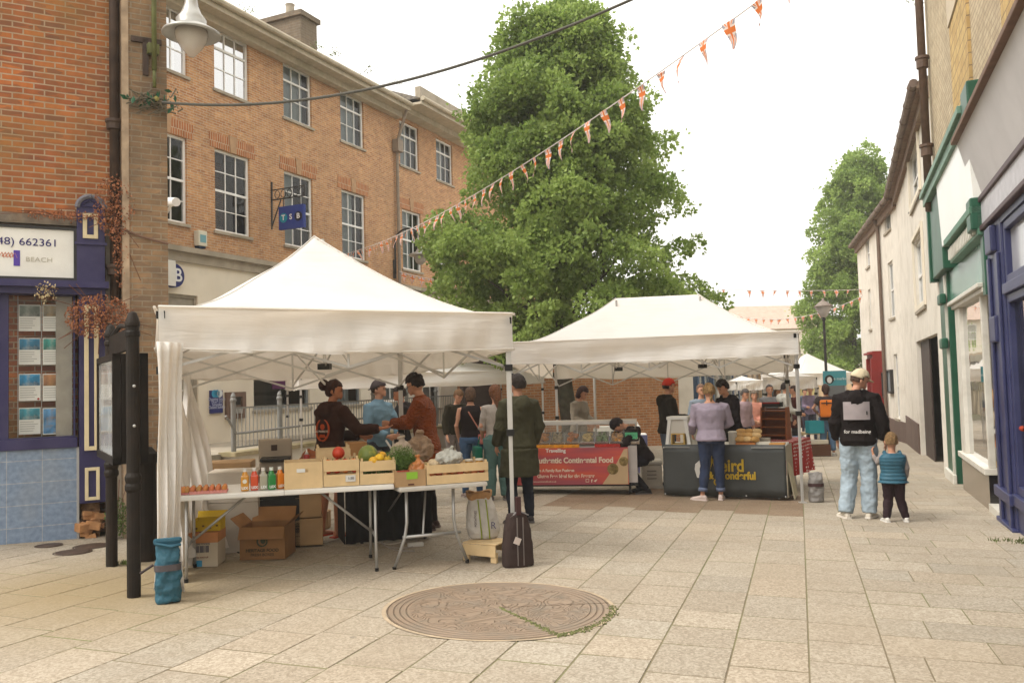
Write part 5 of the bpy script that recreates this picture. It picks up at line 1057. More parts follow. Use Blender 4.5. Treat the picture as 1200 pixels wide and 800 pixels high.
def tent(label,cs,zt,drop,peaks,name='market_tent',legs=(0,1,2,3),truss=True,leg_t=.022,inset=.04,power=1.22,legs_to=None,seed=0):
    """cs: FL,FR,BR,BL (x,y); zt: eave z per corner; peaks: ridge ends [(x,y,z)] one or two"""
    cx=sum(c[0] for c in cs)/4; cy=sum(c[1] for c in cs)/4; o=Vector((cx,cy,G(cx,cy))); g=random.Random(seed)
    r=empty(name,o,0,label,'tent')
    C4=[Vector((c[0],c[1],z))-o for c,z in zip(cs,zt)]
    bil=lambda s,t: (C4[0]*(1-s)+C4[1]*s)*(1-t)+(C4[3]*(1-s)+C4[2]*s)*t
    pk=[Vector(p)-o for p in peaks]
    W_=((C4[1]-C4[0]).length+(C4[2]-C4[3]).length)/2; D_=((C4[3]-C4[0]).length+(C4[2]-C4[1]).length)/2
    ra=0 if len(pk)==1 else (pk[1]-pk[0]).length/W_
    zp=sum(p.z for p in pk)/len(pk)
    ns,nt_=64,48; vs=[];fs=[]
    for j in range(nt_+1):
        for i in range(ns+1):
            s,t=i/ns,j/nt_; a=abs(2*s-1); b=abs(2*t-1); aa=max(0,(a-ra)/(1-ra)); rr=(aa**7+b**7)**(1/7) if max(aa,b)>0 else 0; rr=min(1,rr)
            h=(1-rr)**power; h=h*1.0
            # soft sag between ridges, small creases
            q=bil(s,t); sg=math.sin(PI*(1-rr))*.02*math.sin(9*s+3*t*5+seed)
            zz=q.z+(zp-q.z)*h*(1 if rr>.05 else 1-.0)+sg*.6
            vs.append(Vector((q.x,q.y,zz)))
    for j in range(nt_):
        for i in range(ns): k=j*(ns+1)+i; fs.append((k,k+1,k+ns+2,k+ns+1))
    mb=MB(); mb.smooth=True; mb.add(vs,fs)
    # valance: hangs from each side with soft folds
    ctr=bil(.5,.5)
    for e in range(4):
        A,B=C4[e],C4[(e+1)%4]; n=90; rows=6; out=Vector(((B-A).y,-(B-A).x,0)).normalized()
        vv=[]
        ph=g.random()*6
        for j in range(rows+1):
            for i in range(n+1):
                s=i/n; q=A.lerp(B,s); f=j/rows
                w=.016*math.sin(s*31+ph+f)*f+.010*math.sin(s*77+ph*2+f*2)*f+.034*math.sin(f*5+s*5+ph)*math.sin(PI*s)
                sagz=(-.03*math.sin(PI*s)+.012*math.sin(s*23+ph))*f
                vv.append(q+out*(w+.012)+Vector((0,0,-drop*f+sagz+(.0))))
        ff=[(j*(n+1)+i,j*(n+1)+i+1,(j+1)*(n+1)+i+1,(j+1)*(n+1)+i) for j in range(rows) for i in range(n)]
        mb.add(vv,ff)
    can=mb.build('canopy',M_TENT,r,smooth=True)
    def surf(s,t):
        a=abs(2*s-1); b=abs(2*t-1); aa=max(0,(a-ra)/(1-ra)); rr=min(1,(aa**7+b**7)**(1/7)); q=bil(s,t); return Vector((q.x,q.y,q.z+(zp-q.z)*(1-rr)**power+.004+math.sin(PI*(1-rr))*.012*math.sin(9*s+15*t+seed)))
    for s0,t0 in ((0,0),(1,0),(1,1),(0,1)):
        s1=(1-ra)/2 if s0==0 else (1+ra)/2; mb=MB(); mb.tube([surf(s0+(s1-s0)*i/24,t0+(.5-t0)*i/24) for i in range(25)],.007,5); mb.build('seam',M_SEAM,can)
    mb=MB()
    for e in range(4):
        A,B=C4[e],C4[(e+1)%4]; out=Vector(((B-A).y,-(B-A).x,0)).normalized()*.03
        mb.tube([A.lerp(B,i/20)+out+Vector((0,0,-drop-.03*math.sin(PI*i/20)+.012)) for i in range(21)],.007,5)
        mb.tube([A.lerp(B,i/20)+out+Vector((0,0,.0)) for i in range(21)],.012,5)
    mb.build('hem',M_TENT,can)
    lg=[]
    for e in legs:
        c=C4[e].lerp(ctr,inset/ (C4[e]-ctr).length); gz_=G(c.x+o.x,c.y+o.y)-o.z; mid=gz_+(c.z-gz_)*.52
        mb=MB(); mb.box(c.x-leg_t,c.x+leg_t,c.y-leg_t,c.y+leg_t,mid,c.z-.02); mb.box(c.x-leg_t*.78,c.x+leg_t*.78,c.y-leg_t*.78,c.y+leg_t*.78,gz_+.01,mid); o_=mb.build('leg',M_FRAME,r,bevel=.004)
        mb=MB(); mb.box(c.x-.045,c.x+.045,c.y-.045,c.y+.045,gz_,gz_+.012); mb.build('foot',M_FRAME,o_)
        mb=MB(); q=leg_t+.012
        for z_ in (c.z-.06,c.z-drop-.16,mid): mb.box(c.x-q,c.x+q,c.y-q,c.y+q,z_-.03,z_+.03)
        mb.build('bracket',M_BLACK,o_); lg.append(Vector((c.x,c.y,0)))
    if truss:
        mb=MB(); bk=MB()
        def sc(p,q,lo,hi,nx):
            for i in range(nx):
                a=p.lerp(q,i/nx); b=p.lerp(q,(i+1)/nx); m_=(a+b)/2
                for u,v in ((hi,lo),(lo,hi)): mb.bar(a+Vector((0,0,u)),b+Vector((0,0,v)),.012,.022)
                bk.box(m_.x-.02,m_.x+.02,m_.y-.02,m_.y+.02,(lo+hi)/2-.015,(lo+hi)/2+.015)
                if i: bk.box(a.x-.03,a.x+.03,a.y-.03,a.y+.03,hi-.02,hi+.02); bk.box(a.x-.03,a.x+.03,a.y-.03,a.y+.03,lo-.02,lo+.02); mb.bar(a+Vector((0,0,lo)),a+Vector((0,0,hi)),.018)
        L4=[C4[e].lerp(ctr,.045) for e in range(4)]
        def rafters():
            for s0,t0 in ((0,0),(1,0),(1,1),(0,1)):
                s1=(1-ra)/2 if s0==0 else (1+ra)/2; mb.tube([surf(s0+(s1-s0)*i/12,t0+(.5-t0)*i/12)-Vector((0,0,.05)) for i in range(1,12)],.010,6)
        for e in range(4):
            A,B=L4[e],L4[(e+1)%4]; nx=2 if (A-B).length<3.6 else 4
            sc(A,B,-drop-.14,-.07,nx)
        m0,m1,m2,m3=[(L4[e]+L4[(e+1)%4])/2 for e in range(4)]
        if len(pk)==1:
            hub=Vector((pk[0].x,pk[0].y,0)); h0=Vector((0,0,m0.z))
            for m_ in (m0,m1,m2,m3):
                b=Vector((hub.x,hub.y,m_.z)); sc(m_,b,-drop-.10,-.02,1); 
            mb.tube([Vector((hub.x,hub.y,m0.z-drop-.1)),Vector((hub.x,hub.y,pk[0].z-.03))],.018,8); bk.box(hub.x-.06,hub.x+.06,hub.y-.06,hub.y+.06,m0.z-drop-.13,m0.z-drop-.07); bk.box(hub.x-.06,hub.x+.06,hub.y-.06,hub.y+.06,m0.z-.05,m0.z+.0)
            rafters()
        else:
            for k,(h_,fa,ba) in enumerate(((pk[0],L4[0].lerp(L4[1],.25),L4[3].lerp(L4[2],.25)),(pk[1],L4[0].lerp(L4[1],.75),L4[3].lerp(L4[2],.75)))):
                b=Vector((h_.x,h_.y,fa.z)); sc(fa,b,-drop-.10,-.02,1); sc(ba,b,-drop-.10,-.02,1)
                mb.tube([Vector((h_.x,h_.y,fa.z-drop-.1)),Vector((h_.x,h_.y,h_.z-.05))],.018,8); bk.box(h_.x-.06,h_.x+.06,h_.y-.06,h_.y+.06,fa.z-drop-.13,fa.z-drop-.07)
            sc(Vector((pk[0].x,pk[0].y,m0.z)),Vector((pk[1].x,pk[1].y,m0.z)),-drop-.10,-.02,2)
            rafters()
        mb.build('truss',M_FRAME,r); bk.build('truss_joints',M_BLACK,r)
    return r,C4,o
FL=gp(208,697); FRt=gp(607,658)
c1=[(FL.x-.12,FL.y-.03),(FRt.x,FRt.y-.04),(-1.36,10.3),(-3.86,9.55)]
z1=[P(183,360,FL.y).z,P(604,368,FRt.y).z,P(604,368,FRt.y).z-.17,P(183,360,FL.y).z-.20]
pkx=P(378,277,8.55)
t1,C1,o1=tent('nearest white pop-up market tent with a side curtain over the vegetable tables',c1,z1,.335,[tuple(pkx)],seed=1,leg_t=.024)
a2=P(597,402,12.55); b2=P(945,389,11.75); p1=P(722,348,13.5); p2=P(820,344,13.25)
c2=[(-.06,12.7),(4.02,11.8),(4.72,14.4),(.75,15.25)]
z2=[.585,.60,.36,.36]
t2,C2,o2=tent('wide white double-peaked tent over the continental food counter and black bannered table',c2,z2,.33,[tuple(p1),tuple(p2)],seed=2,power=1.28)
# third, behind
A=at(352,18.2); B=at(640,20.2); d=Vector((B.x-A.x,B.y-A.y,0)); nrm_=Vector((-d.y,d.x,0)).normalized()*3; zz=P(480,437,19.2).z
pa=P(552,426,20.6); pb_=P(440,420,20)
t3,_,_=tent('white tent far behind the vegetable stall in front of the railings',[(A.x,A.y),(B.x,B.y),(B.x+nrm_.x,B.y+nrm_.y),(A.x+nrm_.x,A.y+nrm_.y)],[zz]*4,.30,[tuple(pb_),tuple(pa)],seed=3,truss=False)
def small_tent(label,px0,px1,Y,py_e,py_p,drop,ang=0,dep=None,**k):
    A=at(px0,Y); B=at(px1,Y+ang); d=Vector((B.x-A.x,B.y-A.y,0)); L_=d.length; nn=Vector((-d.y,d.x,0)).normalized()*(dep or L_); ze_=P((px0+px1)/2,py_e,Y).z
    c_=Vector((A.x,A.y,0))+d/2+nn/2; pz=P((px0+px1)/2,py_p,Y+L_/2).z
    return tent(label,[(A.x,A.y),(B.x,B.y),(B.x+nn.x,B.y+nn.y),(A.x+nn.x,A.y+nn.y)],[ze_]*4,drop,[(c_.x,c_.y,pz)],truss=False,**k)
small_tent('pointed white tent under the right tree with a teal sign in front',938,1008,25.5,437,413,.33,.5,seed=4)
small_tent('small bright white tent seen between the stall people',866,898,27,446,440,.28,0,2.0,seed=5)
small_tent('grey shaded tent edge behind the right leg of the wide stall',924,961,22,441,434,.30,.3,seed=6)
# side curtain of the near tent: two gathered falls
def curtain(label,top,bot,amp,folds,ph,rows=22,n=64,gather=None):
    mb=MB(); vs=[]; 
    for j in range(rows+1):
        f=j/rows; w=gather(f) if gather else 1
        for i in range(n+1):
            s=i/n; a=Vector(top[0]).lerp(Vector(top[1]),s); b=Vector(bot[0]).lerp(Vector(bot[1]),s); q=a.lerp(b,f); c_=((Vector(top[0])+Vector(top[1]))/2).lerp((Vector(bot[0])+Vector(bot[1]))/2,f)
            q=c_+(q-c_)*w; nn=Vector(((top[1][1]-top[0][1]),-(top[1][0]-top[0][0]),0)).normalized()
            q+=nn*amp*math.sin(s*folds*2*PI+ph+f*1.5)*(.35+.65*f)+nn*.03*math.sin(f*9+s*4); vs.append(q)
    fs=[(j*(n+1)+i,j*(n+1)+i+1,(j+1)*(n+1)+i+1,(j+1)*(n+1)+i) for j in range(rows) for i in range(n)]
    mb.add(vs,fs); o=mb.build('curtain',M_TENT,t1,smooth=True); so_=o.modifiers.new('thick','SOLIDIFY'); so_.thickness=.004; return o
w2l=lambda px,py,Y: tuple(P(px,py,Y)-o1)
curtain('',[w2l(183,400,FL.y-.16),w2l(216,402,FL.y-.02)],[w2l(178,690,FL.y-.14),w2l(214,692,FL.y+.1)],.032,3,0,gather=lambda f: 1-.25*math.sin(f*PI))
curtain('',[w2l(214,436,9.3),w2l(222,436,9.45)],[w2l(205,668,7.4),w2l(262,640,8.3)],.07,4,1.5,gather=lambda f: .9+.1*f)
curtain('',[w2l(196,406,7.4),w2l(214,440,8.9)],[w2l(200,680,6.95),w2l(222,650,7.6)],.06,3,.5,gather=lambda f: .75+.1*f)
# ================================================================ people
SKIN=mat(srgb(205,150,120),.55,.06,12,.05,name='skin',spec=.35); SKIN2=mat(srgb(190,125,90),.55,.06,12,.05,name='skin_tan',spec=.35)
def remesh(o,vox,disp=0,dsize=.12,smooth=2):
    m=o.modifiers.new('join','REMESH'); m.mode='VOXEL'; m.voxel_size=vox; m.use_smooth_shade=True
    if smooth: s=o.modifiers.new('soften','SMOOTH'); s.iterations=smooth; s.factor=.5
    if disp:
        k=('fold%.3f'%dsize); t=bpy.data.textures.get(k) or bpy.data.textures.new(k,'CLOUDS'); t.noise_scale=dsize; t.noise_depth=2
        d=o.modifiers.new('folds','DISPLACE'); d.texture=t; d.strength=disp; d.mid_level=.5; d.texture_coords='LOCAL'
    return o
def person(label,loc,face,H=1.75,pose={},top=None,bot=None,shoes=(60,50,45),hair=None,hat=None,skin=None,vox=.009,bulk=1.0,child=False,group=None,extra=None):
    s=H/1.75; r=empty('person',loc,R(face-90),label,'person',group,s); skin=skin or SKIN
    hs=1.38 if child else 1.0                                # head scale
    lean=pose.get('lean',0); drop=pose.get('drop',0)        # forward lean at the neck, hips lowered
    B=bulk
    k=1.0
    hipz=.92-drop
    if child: hipz=.78
    def sp(z):                                              # spine: local height above hip -> centre (x,y,z)
        t=max(0,(z-.98)/.5); L_=.5*t; th=math.atan(lean/.5)
        base=Vector((0,0,hipz-.92+.98)); 
        if z<=.98: return Vector((0,0,z+hipz-.92))
        c=math.cos(th); return base+Vector((pose.get('side',0)*t,L_*math.sin(th),L_*c))
    if child: 
        def sp(z,_h=hipz): return Vector((0,lean*max(0,z-.98)/.5, _h+(z-.92)*.86))
    TR=[(.86,.150,.105,0),(.92,.168,.118,-.01),(.98,.160,.110,0),(1.07,.140,.098,.005),(1.17,.148,.102,.005),(1.28,.168,.115,0),(1.37,.172,.110,-.005),(1.425,.150,.090,-.01),(1.465,.085,.068,-.01),(1.50,.057,.058,0)]
    def torso(mb,z0,z1,fit,fitd=None,flare=0):
        fitd=fitd or fit; rings=[]; zs=[q for q in TR if z0<q[0]<z1]
        def samp(z):
            for i in range(len(TR)-1):
                if TR[i][0]<=z<=TR[i+1][0]:
                    f=(z-TR[i][0])/(TR[i+1][0]-TR[i][0]); return [TR[i][j]+(TR[i+1][j]-TR[i][j])*f for j in (1,2,3)]
            return list(TR[0][1:]) if z<TR[0][0] else list(TR[-1][1:])
        allz=[z0]+[q[0] for q in zs]+[z1]
        for z in allz:
            w,d,cy=samp(z); c=sp(z); fl=flare*max(0,(1.05-z)/.4)
            w=w*B+fit+fl; d=d*B+fitd+fl*.8
            rings.append([c+Vector((w*math.copysign(abs(math.cos(a))**.85,math.cos(a)),cy+d*math.copysign(abs(math.sin(a))**.9,math.sin(a)),0)) for a in [2*PI*j/20 for j in range(20)]])
        mb.loft(rings)
    sh={-1:sp(1.405)+Vector((-.168*B,-.01,0)),1:sp(1.405)+Vector((.168*B,-.01,0))}
    arms={}
    for sd,key in ((-1,'la'),(1,'ra')):
        if key in pose: el,wr=[Vector(p) for p in pose[key]]
        else: el=sh[sd]+Vector((sd*.06,-.03,-.28)); wr=el+Vector((sd*.005,.08,-.235))
        if child and key not in pose: el=sh[sd]+Vector((sd*.05,-.02,-.22)); wr=el+Vector((0,.07,-.19))
        arms[sd]=(sh[sd],el,wr)
    legs={}
    for sd,key in ((-1,'ll'),(1,'rl')):
        hp=Vector((sd*.092,0,hipz-.02))
        if key in pose: kn,an=[Vector(p) for p in pose[key]]
        else: kn=Vector((sd*.105,.02,hipz*.53)); an=Vector((sd*.115,-.02,.085))
        legs[sd]=(hp,kn,an)
    neck=sp(1.50); hy,hp_=R(pose.get('hy',0)),R(pose.get('hp',0))
    HR=Euler((hp_,0,hy)).to_matrix().to_4x4()
    HM=Matrix.Translation(neck+Vector((0,.005,.02)))@HR@Matrix.Diagonal((hs,hs,hs,1)).to_4x4()
    def hp(x,y,z): return HM@Vector((x,y,z))
    # --- body: one continuous skin mesh
    mb=MB(); torso(mb,.88,1.50,-.012)
    mb.tube([sp(1.42),hp(0,.0,.0),hp(0,.012,.06)],[(.062,.062),(.052*max(1,hs*.9),)*2,(.052*hs,)*2],12)
    Hs=HM.to_3x3()
    mb.ell(hp(0,.005,.135),(.076,.092,.105),Hs,20,14); mb.ell(hp(0,.035,.085),(.056,.062,.062),Hs,16,12)      # skull, jaw
    mb.ell(hp(0,.088,.052),(.026,.020,.020),Hs,10,8)                                                       # chin
    mb.loft([[hp(x*w,y_,z) for x,z in ((-1,0),(1,0))]+[hp(0,y_+d,z) ] for w,y_,z,d in ((.006,.088,.135,.012),(.010,.088,.11,.022),(.017,.088,.092,.030),(.012,.085,.082,.018))]) 
    for sd in (-1,1): mb.ell(hp(sd*.078,-.005,.108),(.010,.020,.030),Hs,8,8)
    mb.ell(hp(0,.082,.147),(.050,.014,.010),Hs,12,6)                                                      # brow
    for sd in (-1,1):
        a,b,c=arms[sd]; mb.tube([a+Vector((-sd*.05,0,.0)),a,a.lerp(b,.5),b,b.lerp(c,.35),c],[.05,.052,.043,.037,.037,.025],10)
        d=(c-b).normalized(); hdir=Vector(pose.get('lh' if sd<0 else 'rh',d)).normalized()
        pal=Vector(pose.get('lp' if sd<0 else 'rp',(-sd,0,0)))    # palm normal
        pal=(pal-hdir*pal.dot(hdir)); pal=pal.normalized() if pal.length>1e-3 else hdir.orthogonal().normalized()
        side=hdir.cross(pal).normalized()*(1 if sd>0 else -1); 
        rg=[]; hz=1.0*(hs*.85 if child else 1)
        for t,wd,th in ((-.005,.024,.018),(.03,.034,.016),(.065,.041,.015),(.088,.040,.012)):
            rg.append([c+hdir*t*hz+side*math.cos(q)*wd*hz+pal*math.sin(q)*th*hz for q in [2*PI*j/12 for j in range(12)]])
        mb.loft(rg)
        curl=pose.get('curl',.5)
        for fi,(o_,l) in enumerate(((-.030,.062),(-.010,.074),(.010,.070),(.029,.055))):
            p0=c+hdir*.075*hz+side*o_*hz; p1=p0+(hdir*math.cos(curl*.5)+pal*math.sin(curl*.5))*l*.5*hz; p2=p1+(hdir*math.cos(curl*1.3)+pal*math.sin(curl*1.3))*l*.5*hz
            mb.tube([p0,p0.lerp(p1,.6),p1,p2],[.0090*hz,.0085*hz,.0080*hz,.0065*hz],7)
        p0=c+hdir*.02*hz-side*.022*hz; p1=p0+(-side*.75+hdir*.7+pal*.3).normalized()*.038*hz; p2=p1+(hdir*.9-side*.2+pal*.5).normalized()*.032*hz
        mb.tube([p0,p1,p2],[.012*hz,.010*hz,.008*hz],7)
    for sd in (-1,1):
        a,b,c=legs[sd]; mb.tube([a+Vector((0,0,.04)),a.lerp(b,.1),a.lerp(b,.6),b,b.lerp(c,.3),b.lerp(c,.75),c,c+Vector((0,0,-.03))],[.088,.086,.060,.050,.052,.036,.033,.035],12)
        fd=Vector(pose.get('lf' if sd<0 else 'rf',(sd*.15,1,0))).normalized()
        mb.tube([c+Vector((0,0,-.045))-fd*.04,c+Vector((0,0,-.05))+fd*.06,c+Vector((0,0,-.062))+fd*.13,c+Vector((0,0,-.066))+fd*.165],[(.032,.030),(.036,.026),(.038,.018),(.026,.012)],10)
    body=mb.build('body',skin,r); remesh(body,vox if vox<.01 else vox*.9,0,smooth=1)
    # face details
    for sd in (-1,1):
        mb=MB(); mb.ell(hp(sd*.030,.0905,.128),(.0115,.006,.0055),Hs,8,6); mb.build('eye',mat((.03,.02,.015),.3,name='eye'),r,smooth=True)
        if not child: mb=MB(); mb.ell(hp(sd*.031,.092,.147),(.019,.006,.004),Hs,8,5); mb.build('eyebrow',mat(tuple(c*.6 for c in srgb(*(hair[1] if hair else (70,50,40)))),.9,name='brow'),r)
    mb=MB(); mb.ell(hp(0,.101,.068),(.021,.006,.006),Hs,10,6); mb.build('mouth',mat(srgb(165,90,80),.5,name='lips'),r,smooth=True)
    # --- garments
    if top:
        fit=top.get('fit',.018); hem=top.get('hem',.88); cm=cloth(*top['col']) if not top.get('mat') else top['mat']
        mb=MB(); torso(mb,hem if hem>.86 else .86,1.47 if not top.get('collar') else 1.49,fit,flare=top.get('flare',0))
        if hem<.86:                                         # skirted coat: follows the thighs
            m0=Vector((0,0,hipz-.06)); wv=.185*B+fit; rings=[]
            kx=(legs[-1][1]+legs[1][1])/2
            for t in (0,.35,.7,1):
                z=(hipz-.04)*(1-t)+hem*t*hipz/.92; cxy=Vector((0,0,0)).lerp(kx,.35*t); w=wv+.02*t; d=.14*B+fit+.02*t; rings.append([Vector((cxy.x+w*math.cos(a),cxy.y+d*math.sin(a),z)) for a in [2*PI*j/20 for j in range(20)]])
            mb.loft(rings)
        sl=top.get('sleeve','long'); 
        for sd in (-1,1):
            a,b,c=arms[sd]; inn=a+Vector((-sd*.06,0,.0))
            if sl=='long': e_=b.lerp(c,.93); mb.tube([inn,a,a.lerp(b,.5),b,b.lerp(c,.5),b.lerp(c,.88),e_],[.055+fit,.060+fit,.048+fit*1.1,.044+fit*1.1,.040+fit,.030+fit,.027+fit*.5],12)
            elif sl=='elbow': mb.tube([inn,a,a.lerp(b,.5),b.lerp(c,.35)],[.055+fit,.060+fit,.048+fit,.045+fit],12)
            elif sl=='short': mb.tube([inn,a,a.lerp(b,.55)],[.055+fit,.060+fit,.055+fit],12)
            else: mb.tube([inn,a+Vector((-sd*.015,0,.01))],[.05+fit,.052+fit],10)
        if top.get('hood'):
            for i in range(7):
                a=PI+PI*i/6; mb.ell(sp(1.455)+Vector((.095*math.cos(a),-.01+.085*math.sin(a)+.02,.025)),(.045,.042,.040),seg=10,rings=8)
            mb.ell(sp(1.41)+Vector((0,-.125,.0)),(.105,.070,.100),seg=14,rings=10)
        if top.get('collar'): mb.tube([sp(1.44),sp(1.50)+Vector((0,.0,.015))],[(.085,.08),(.068,.068)],14)
        o=mb.build(top.get('name','jacket'),cm,r); remesh(o,max(.009,vox*1.1),top.get('disp',.022),top.get('ds',.11),2)
        if top.get('ribs'):                                 # padded rings of a puffer
            pass
        if top.get('cuff'):
            for sd in (-1,1): a,b,c=arms[sd]; mb=MB(); mb.tube([b.lerp(c,.90),b.lerp(c,1.0)],[.030+fit*.4,.028+fit*.4],12); mb.build('cuff',cm,r,smooth=True)
    if bot:
        fit=bot.get('fit',.012); cm=cloth(*bot['col']); ln=bot.get('len',1.0); mb=MB()
        if bot.get('skirt'): pass
        torso(mb,.86,1.02 if not child else 1.0,fit*.6)
        for sd in (-1,1):
            a,b,c=legs[sd]; end=c+Vector((0,0,-.015)) if ln>=1 else b.lerp(c,max(0,(ln-.5)*2)) if ln>.5 else a.lerp(b,ln*2)
            fl=bot.get('flare',0)
            if ln>.5: mb.tube([a+Vector((0,0,.05)),a.lerp(b,.1),a.lerp(b,.6),b,b.lerp(end,.35),b.lerp(end,.8),end],[.092+fit,.092+fit,.066+fit*1.3,.054+fit*1.3,.053+fit*1.3+fl*.3,.040+fit*1.3+fl,.038+fit*1.2+fl],14)
            else: mb.tube([a+Vector((0,0,.05)),a.lerp(b,.1),end],[.095+fit,.095+fit,.085+fit],14)
        o=mb.build(bot.get('name','trousers'),cm,r); remesh(o,max(.009,vox*1.1),bot.get('disp',.024),.09,2)
        if bot.get('turnup'):
            for sd in (-1,1):
                a,b,c=legs[sd]; d_=(c-b).normalized(); e_=b.lerp(c,max(0,(ln-.5)*2)) if ln<1 else c; mb=MB(); mb.tube([e_-d_*.05,e_+d_*.005],[.046+fit*1.3,.047+fit*1.3],14); mb.build('turn_up',cloth(*[min(255,q+55) for q in bot['col']]),r,smooth=True)
    if shoes is not None:
        for sd in (-1,1):
            a,b,c=legs[sd]; fd=Vector(pose.get('lf' if sd<0 else 'rf',(sd*.15,1,0))).normalized(); rt=Vector((fd.y,-fd.x,0)).normalized(); up_=rt.cross(fd).normalized(); hs_=1.12 if child else 1
            mb=MB(); rg=[]; base=c-Vector((0,0,.075))
            for t,w,h_ in ((-.075,.022,.045),(-.055,.035,.075),(0,.038,.085),(.05,.042,.068),(.11,.048,.050),(.16,.043,.040),(.19,.022,.026)):
                rg.append([base+fd*t*hs_+rt*math.cos(q)*w*hs_+up_*((math.sin(q)*.5+.5)*h_*hs_-.002) for q in [2*PI*j/14 for j in range(14)]])
            mb.loft(rg); mb.tube([base+Vector((0,0,.05)),c+Vector((0,0,.0))],[.040,.036],12); sh_=mb.build('shoe',flat(*shoes),r); remesh(sh_,.006,0,smooth=2)
            mb=MB(); prof_=[(-.08,.03),(-.04,.040),(.05,.044),(.12,.050),(.17,.044),(.20,.018)]
            rg=[[base+fd*t*hs_-rt*w*hs_+up_*z_,base+fd*t*hs_+rt*w*hs_+up_*z_][::1] for t,w in prof_ for z_ in (0,)]
            L_=[base+fd*t*hs_-rt*w*hs_ for t,w in prof_]; R2=[base+fd*t*hs_+rt*w*hs_ for t,w in prof_][::-1]; lp_=L_+R2; n_=len(lp_)
            mb.add([p-up_*.008 for p in lp_]+[p+up_*.014 for p in lp_],[tuple(range(n_)),tuple(range(2*n_-1,n_-1,-1))]+[(i,(i+1)%n_,(i+1)%n_+n_,i+n_) for i in range(n_)]); mb.build('sole',flat(*[min(255,int(q*.8+60)) for q in shoes]),sh_)
    # --- hair and hats
    def shell(mb,sc,front,low,thick=.006,cy=.0,cz=.135,back=.0):
        """skull cap: keeps the part of an ellipsoid above/behind the hairline"""
        vs=[];fs=[];n1,n2=28,18
        idx={}
        for i in range(n2+1):
            th=PI*i/n2
            for j in range(n1):
                ph=2*PI*j/n1; x,y,z=math.sin(th)*math.cos(ph),math.sin(th)*math.sin(ph),math.cos(th)
                wob=1+.03*math.sin(9*ph+3*th)+.02*math.sin(17*ph+i)
                vs.append(hp(x*.080*sc*wob,cy+y*.098*sc*wob,cz+z*.110*sc*wob))
        def keep(i,j):
            th=PI*(i+.5)/n2; ph=2*PI*(j+.5)/n1; y=math.sin(th)*math.sin(ph); z=math.cos(th)
            line=low+(front-low)*(1/(1+math.exp(-9*(y-.15)))); return z>line
        for i in range(n2):
            for j in range(n1):
                if keep(i,j): k2=(j+1)%n1; fs.append((i*n1+j,(i+1)*n1+j,(i+1)*n1+k2,i*n1+k2))
        mb.add(vs,fs)
    if hair:
        st,hc=hair; hm=mat(tuple(c*.55 for c in srgb(*hc)),.6,.45,45,.9,110,name='hair',spec=.3,bdist=.02); mb=MB()
        shell(mb,(1.0 if hat else 1.13 if st in ('bob','long','pony') else 1.07),.42 if st!='bald' else .95,-.45 if st in('short','buzz','bun','pony','curly') else -.8)
        if st=='buzz': mb=MB(); shell(mb,1.035,.45,-.5)
        if st=='bun': mb.ell(hp(-.0,-.115,.16),(.052,.045,.050),Hs,12,10)
        if st=='topbun': mb.ell(hp(0,-.12,.17),(.07,.055,.06),Hs,14,10)
        if st=='curly' and not hat: 
            gg=random.Random(int(hc[0])); 
            for i in range(34): a=gg.random()*2*PI; q=gg.uniform(.1,1.2); mb.ell(hp(.080*math.sin(q)*math.cos(a),-.005+.098*math.sin(q)*math.sin(a),.135+.112*math.cos(q)),(.022,.022,.020),Hs,7,5)
        if st=='pony': mb.tube([hp(0,-.09,.17),hp(0,-.135,.16),hp(0,-.15,.09),hp(0,-.13,.0),hp(0,-.11,-.05)],[.022,.032,.034,.026,.008],10)
        if st=='long': mb.tube([hp(0,-.03,.16),hp(0,-.05,.08),hp(0,-.065,.0),hp(0,-.07,-.09),hp(0,-.065,-.16)],[(.082,.07),(.086,.068),(.088,.055),(.080,.042),(.05,.02)],14)
        if st=='bob': mb.tube([hp(0,-.02,.16),hp(0,-.035,.08),hp(0,-.04,.01)],[(.084,.075),(.088,.07),(.078,.055)],14)
        o=mb.build('hair',hm,r,smooth=True); q=o.modifiers.new('t','SOLIDIFY'); q.thickness=.007; q.offset=1; remesh(o,.0065,.012,.03,1)
    if hat:
        st,hc=hat; hm=flat(*hc,.8); mb=MB()
        if st=='cap':
            shell(mb,1.17,.33,.06); o=mb.build('cap_crown',hm,r,smooth=True); q=o.modifiers.new('t','SOLIDIFY'); q.thickness=.004
            mb=MB(); n=12; top_=[];
            for i in range(n+1):
                a=PI*i/n; top_.append((.072*math.cos(a),.085+.085*math.sin(a)))
            mb.prism(top_,0,.006,lambda x,y,h: hp(x,y,.172+h-.25*(y-.085)-(x*x)*2.5)); mb.build('cap_brim',hm,r)
        elif st=='backcap':
            shell(mb,1.17,.30,.02); o=mb.build('cap_crown',hm,r,smooth=True); q=o.modifiers.new('t','SOLIDIFY'); q.thickness=.005
            mb=MB(); mb.prism([(.066*math.cos(PI*i/12),-.09-.06*math.sin(PI*i/12)) for i in range(13)],0,.006,lambda x,y,h: hp(x,y,.135+h+.3*(y+.09))); mb.build('cap_brim',hm,r)
        elif st=='beanie': shell(mb,1.19,.28,-.1,cz=.145); o=mb.build('beanie',hm,r,smooth=True); q=o.modifiers.new('t','SOLIDIFY'); q.thickness=.008
    if pose.get('glasses'):
        mb=MB()
        for sd in (-1,1): mb.tube([hp(sd*.032+.022*math.cos(a),.104,.127+.016*math.sin(a)) for a in [2*PI*i/12 for i in range(13)]],.0022,5,cap=False); mb.bar(hp(sd*.054,.102,.132),hp(sd*.080,.0,.130),.004)
        mb.bar(hp(-.010,.106,.13),hp(.010,.106,.13),.004); mb.build('glasses',M_BLACK,r)
    r['_'] = 0; del r['_']
    return dict(root=r,arms=arms,sp=sp,hp=hp,legs=legs,s=s)
